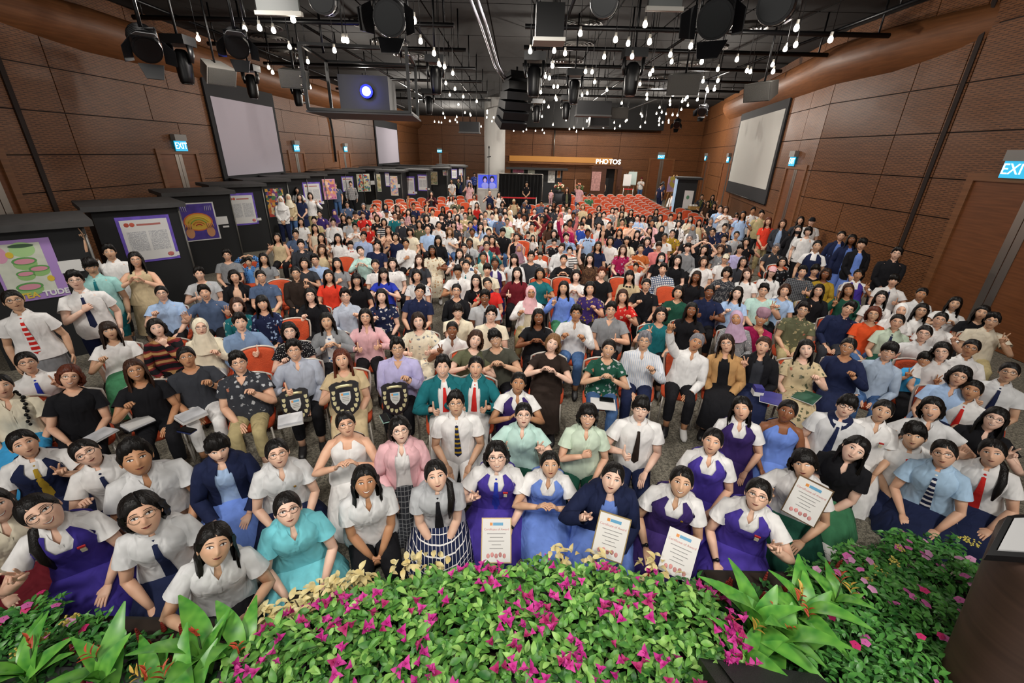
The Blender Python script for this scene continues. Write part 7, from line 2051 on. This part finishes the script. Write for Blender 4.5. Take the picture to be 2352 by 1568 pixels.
# croton fringe
CP = [(615, 1428), (660, 1405), (710, 1380), (765, 1352), (820, 1332), (930, 1300), (1000, 1292), (1290, 1276), (1370, 1282), (1500, 1300)]
for i, (px, py) in enumerate(CP):
    p = onz(px, py, .44); e = empty('croton_plant', (p[0], p[1], .34)); k = 46 if i < 5 else 22; P = np.stack([rngp.normal(0, .055, k), rngp.normal(0, .04, k), rngp.uniform(.02, .15, k)], 1)
    f = scatter(leafgeo(.06, .02, .3, .4), P, orient(k, -.3, .8, rngp), rngp.uniform(.8, 1.3, k)).build('foliage', LCR, e); f['kind'] = 'stuff'; MB().tube([(0, 0, -.02), (0, 0, .1)], .006, 5).build('stem', plain('branch', '#4a3a26', .8), e)
    tag(e, 'cream variegated plant, number %s of the pale fringe behind the magenta shrubs' % ['one', 'two', 'three', 'four', 'five', 'six', 'seven', 'eight', 'nine', 'ten'][i], 'plant', 'cream variegated plants')
# vinca: dark leaves and five-petalled flowers
def flower5(mat, r=.024):
    m = MB()
    for j in range(5):
        V, Fs = leafgeo(r, r * .52, .05, .12, 3, .0); V = V @ rotz(j * 1.2566).T; m.add(V, Fs)
    m.ellipsoid((0, 0, .003), (.003, .003, .002), 6, 3, 0); return m.mesh('blossom', mat)
VF = [flower5(plain('vinca_pink', '#d86ab0', .6)), flower5(plain('vinca_hot', '#d22a72', .6)), flower5(plain('vinca_pale', '#dfa0c8', .6))]
def vinca(px, py, z, rad, nl, nf, label, cols, L_=.05):
    p = onz(px, py, z); e = empty('periwinkle_plant', (p[0], p[1], STG - .05)); h = z - STG + .05; k = nl; r_ = rad * np.sqrt(rngp.uniform(0, 1, k)); a = rngp.uniform(0, 6.283, k)
    P = np.stack([r_ * np.cos(a), r_ * np.sin(a), h * (1 - .35 * (r_ / rad) ** 2) - rngp.uniform(0, 1, k) ** 2 * h * .6], 1); f = scatter(leafgeo(L_, .0135, .2, .25), P, orient(k, -.4, .6, rngp), rngp.uniform(.7, 1.2, k)).build('foliage', LG2, e); f['kind'] = 'stuff'
    for j in range(4): q = rngp.uniform(-rad, rad, 2) * .6; MB().tube([(q[0] * .2, q[1] * .2, 0), (q[0], q[1], h * .9)], [.006, .003], 5).build('stem', plain('stem_green', '#3a5a2a', .7), e)
    for j in range(nf):
        r2 = rad * math.sqrt(rngp.random()); a2 = rngp.uniform(0, 6.283); o = bpy.data.objects.new('blossom', VF[int(rngp.choice(cols))]); COL.objects.link(o); o.parent = e; o.location = (r2 * math.cos(a2), r2 * math.sin(a2), h * (1 - .35 * (r2 / rad) ** 2) + rngp.uniform(.01, .04)); o.rotation_euler = (rngp.uniform(-.6, .3), rngp.uniform(-.4, .4), rngp.uniform(0, 6)); s_ = rngp.uniform(.85, 1.3); o.scale = (s_,) * 3
    tag(e, label, 'plant', 'flowering periwinkle plants')
VL = [(50, 1420, .42, .17, 300, 7, 'pink flowering plant at the lower picture corner below the purple skirt', (0, 1)), (165, 1462, .42, .17, 320, 5, 'pink flowering plant beside the deep purple pinafore', (1, 2)), (250, 1505, .40, .14, 220, 2, 'sparse flowering plant before the navy skirt', (1, 2)), (80, 1500, .40, .18, 260, 3, 'flowering plant low beneath the broad leaves', (0, 1)),
      (1990, 1280, .5, .18, 330, 7, 'pale pink flowering plant before the light blue shirt', (0, 2)), (2100, 1250, .5, .18, 300, 8, 'pale pink flowering plant behind the yellow clusters', (0, 2)), (2195, 1290, .52, .2, 330, 6, 'pale pink flowering plant nearest the black reading top', (2, 0)), (1880, 1325, .46, .15, 280, 2, 'low green plant below the white envelope', (2,)), (2030, 1350, .56, .24, 420, 9, 'pink flowering plant in the middle of the corner bed', (0, 2)), (2150, 1385, .58, .24, 420, 8, 'deep pink flowering plant beside the brown lectern', (1, 0)), (1990, 1460, .58, .24, 420, 4, 'pink flowering plant behind the wedge monitor', (1, 0)), (2120, 1500, .6, .24, 420, 5, 'hot pink flowering plant against the lectern foot', (1, 0)), (1980, 1570, .62, .22, 380, 1, 'leafy plant right of the wedge monitor', (0,)), (2170, 1600, .62, .24, 380, 2, 'leafy plant at the lower edge below the lectern', (0, 2)), (1880, 1440, .5, .16, 220, 0, 'small dark leafy plant between broad leaves and pink flowers', (0,))]
for a in VL: vinca(*a)
# broad-leaved heliconia: each leaf a part
HL = [leafgeo(.40, .070, .25, .45, 8), leafgeo(.34, .064, .3, .6, 8), leafgeo(.28, .058, .2, .3, 8)]
def bract_mb():
    m = MB()
    for j in range(5):
        s = 1 if j % 2 else -1; V, Fs = leafgeo(.075 - .008 * j, .009, .6, .2, 3); V = V @ rotx(.9).T @ rotz(s * 1.57 + .2 * j).T + (0, 0, .018 * j); m.add(V, Fs)
    return m
HB = [bract_mb().mesh('flower_bract', plain('heliconia_red', '#c8502e', .5, var=.25)), bract_mb().mesh('flower_bract', plain('heliconia_yellow', '#d8b04a', .5, var=.25))]
HLM = [MB().add(V, Fs).mesh('leaf', LHE) for V, Fs in HL]
def heliconia(px, py, n, sz, label, nf=1):
    p = onz(px, py, .52); e = empty('heliconia_plant', (p[0], p[1], STG - .06))
    for j in range(n):
        o = bpy.data.objects.new('leaf', HLM[j % 3]); COL.objects.link(o); o.parent = e; a = j * 2.4 + rngp.uniform(-.4, .4); t = rngp.uniform(.55, 1.2)
        o.location = (.02 * math.cos(a), .02 * math.sin(a), .02 + .02 * j); o.rotation_euler = (Matrix.Rotation(a, 3, 'Z') @ Matrix.Rotation(t, 3, 'X') @ Matrix.Rotation(rngp.uniform(-.4, .4), 3, 'Y')).to_euler(); s_ = sz * rngp.uniform(.8, 1.15); o.scale = (s_,) * 3
    for j in range(nf):
        q = rngp.uniform(-.1, .1, 2); MB().tube([(0, 0, 0), (q[0], q[1], .24)], .005, 5).build('flower_stalk', plain('stem_green', '#3a5a2a', .7), e); o = bpy.data.objects.new('flower_bract', HB[j % 2]); COL.objects.link(o); o.parent = e; o.location = (q[0], q[1], .23); o.rotation_euler = (rngp.uniform(-.3, .3), rngp.uniform(-.3, .3), rngp.uniform(0, 6))
    tag(e, label, 'plant', 'broad-leaved heliconia plants')
for a in ((45, 1540, 7, .95, 'broad-leaved plant at the lower left picture corner', 1), (225, 1545, 6, .9, 'broad-leaved plant second from the corner', 1), (330, 1560, 5, .8, 'broad-leaved plant below the navy skirt', 2), (455, 1515, 7, .95, 'broad-leaved plant below the off-white blouse with upright leaves', 1), (540, 1480, 5, .85, 'broad-leaved plant beside the leftmost magenta shrub', 1), (420, 1590, 5, .8, 'broad-leaved plant cut by the lower edge', 1),
          (1735, 1430, 8, 1.0, 'broad-leaved plant between magenta shrubs and pink flowers', 2), (1800, 1470, 8, 1.05, 'broad-leaved plant just behind the wedge monitor', 1), (1850, 1400, 8, .95, 'broad-leaved plant with red bracts near the envelope', 3), (1930, 1370, 5, .7, 'broad-leaved plant half hidden by pink flowers', 2), (1715, 1495, 6, .9, 'broad-leaved plant touching the monitor corner', 1)): heliconia(*a)
EL = [onz(x, y, .40) for x, y in ((-60, 1395), (60, 1405), (170, 1440), (280, 1480), (420, 1515), (540, 1510))]; ER = [onz(x, y, .42) for x, y in ((1600, 1345), (1700, 1385), (1780, 1375), (1860, 1300), (1960, 1255), (2100, 1222), (2260, 1225), (2400, 1260))]
def sideedge(x): return np.where(x < 0, np.interp(x, [p[0] for p in EL], [p[1] for p in EL]), np.interp(x, [p[0] for p in ER], [p[1] for p in ER]))
# low ground cover between the taller plants
for x0, x1, y0, y1, n_, lab in ((-3.3, -1.2, 1.2, 1.75, 1900, 'low dark green ground cover under the broad leaves'), (1.15, 3.4, 1.2, 2.45, 3600, 'low dark green ground cover under the pink flowers')):
    P = np.stack([rngp.uniform(x0, x1, n_), rngp.uniform(y0, y1, n_), rngp.uniform(.34, .43, n_)], 1); P = P[P[:, 1] < sideedge(P[:, 0])]; n_ = len(P); f = scatter(leafgeo(.055, .017, .2, .3), P, orient(n_, -.3, .6, rngp), rngp.uniform(.7, 1.2, n_)).build('ground_foliage', LDK); f['kind'] = 'stuff'; f['label'] = lab; f['category'] = 'foliage'
# red spike plants
RS = plain('red_spike', '#8a2a1e', .6, var=.35)
def spikes(px, py, n, label):
    p = onz(px, py, .46); e = empty('red_spike_plant', (p[0], p[1], .34)); k = 60; P = np.stack([rngp.normal(0, .07, k), rngp.normal(0, .05, k), rngp.uniform(-.02, .07, k)], 1); f = scatter(leafgeo(.06, .018, .2, .3), P, orient(k, -.3, .6, rngp), rngp.uniform(.7, 1.1, k)).build('foliage', LDK, e); f['kind'] = 'stuff'
    for j in range(n):
        q = (rngp.normal(0, .07), rngp.normal(0, .05)); m = MB(); h = rngp.uniform(.05, .09)
        for i in range(5): m.ellipsoid((q[0], q[1], .06 + h * i / 4), (.016 - .0022 * i, .016 - .0022 * i, .014), 6, 4)
        m.build('flower_spike', RS, e)
    tag(e, label, 'plant', 'red spike plants')
for a in ((1530, 1350, 5, 'red spiked plant before the dark purple lap'), (1630, 1345, 6, 'red spiked plant between two purple skirts'), (1740, 1345, 7, 'red spiked plant before the purple skirt with glasses'), (1800, 1360, 6, 'red spiked plant above the broad leaves'), (1925, 1290, 6, 'red spiked plant right of the envelope'), (225, 1490, 6, 'red spiked plant beside the corner broad leaves'), (330, 1470, 6, 'red spiked plant below the navy-tied blouse'), (400, 1475, 6, 'red spiked plant before the black trousers'), (490, 1440, 4, 'red spiked plant near the turquoise uniform'), (180, 1530, 5, 'red spiked plant between broad leaves'), (350, 1530, 5, 'red spiked plant low at the picture edge')): spikes(*a)
# yellow clusters
def ixora(px, py, label):
    p = onz(px, py, .52); e = empty('yellow_flower_plant', (p[0], p[1], .34)); k = 40; P = np.stack([rngp.normal(0, .05, k), rngp.normal(0, .05, k), rngp.uniform(0, .12, k)], 1); f = scatter(leafgeo(.05, .015, .2, .3), P, orient(k, -.3, .6, rngp), rngp.uniform(.7, 1.1, k)).build('foliage', LG2, e); f['kind'] = 'stuff'
    for j in range(3): 
        m = MB(); q = rngp.normal(0, .05, 2)
        for i in range(14): d_ = rngp.normal(0, .016, 3); m.ellipsoid((q[0] + d_[0], q[1] + d_[1], .17 + abs(d_[2]) * .5), (.007, .007, .005), 5, 3)
        m.build('flower_cluster', plain('ixora_yellow', '#d8c862', .6), e)
    tag(e, label, 'plant', 'yellow clustered plants')
for a in ((60, 1485, 'yellow clustered plant under the corner broad leaves'), (130, 1455, 'yellow clustered plant beside the pink corner flowers'), (1985, 1310, 'yellow clustered plant right of the red spikes'), (2070, 1285, 'yellow clustered plant among the pale pink flowers'), (2210, 1245, 'yellow clustered plant beside the lectern top')): ixora(*a)
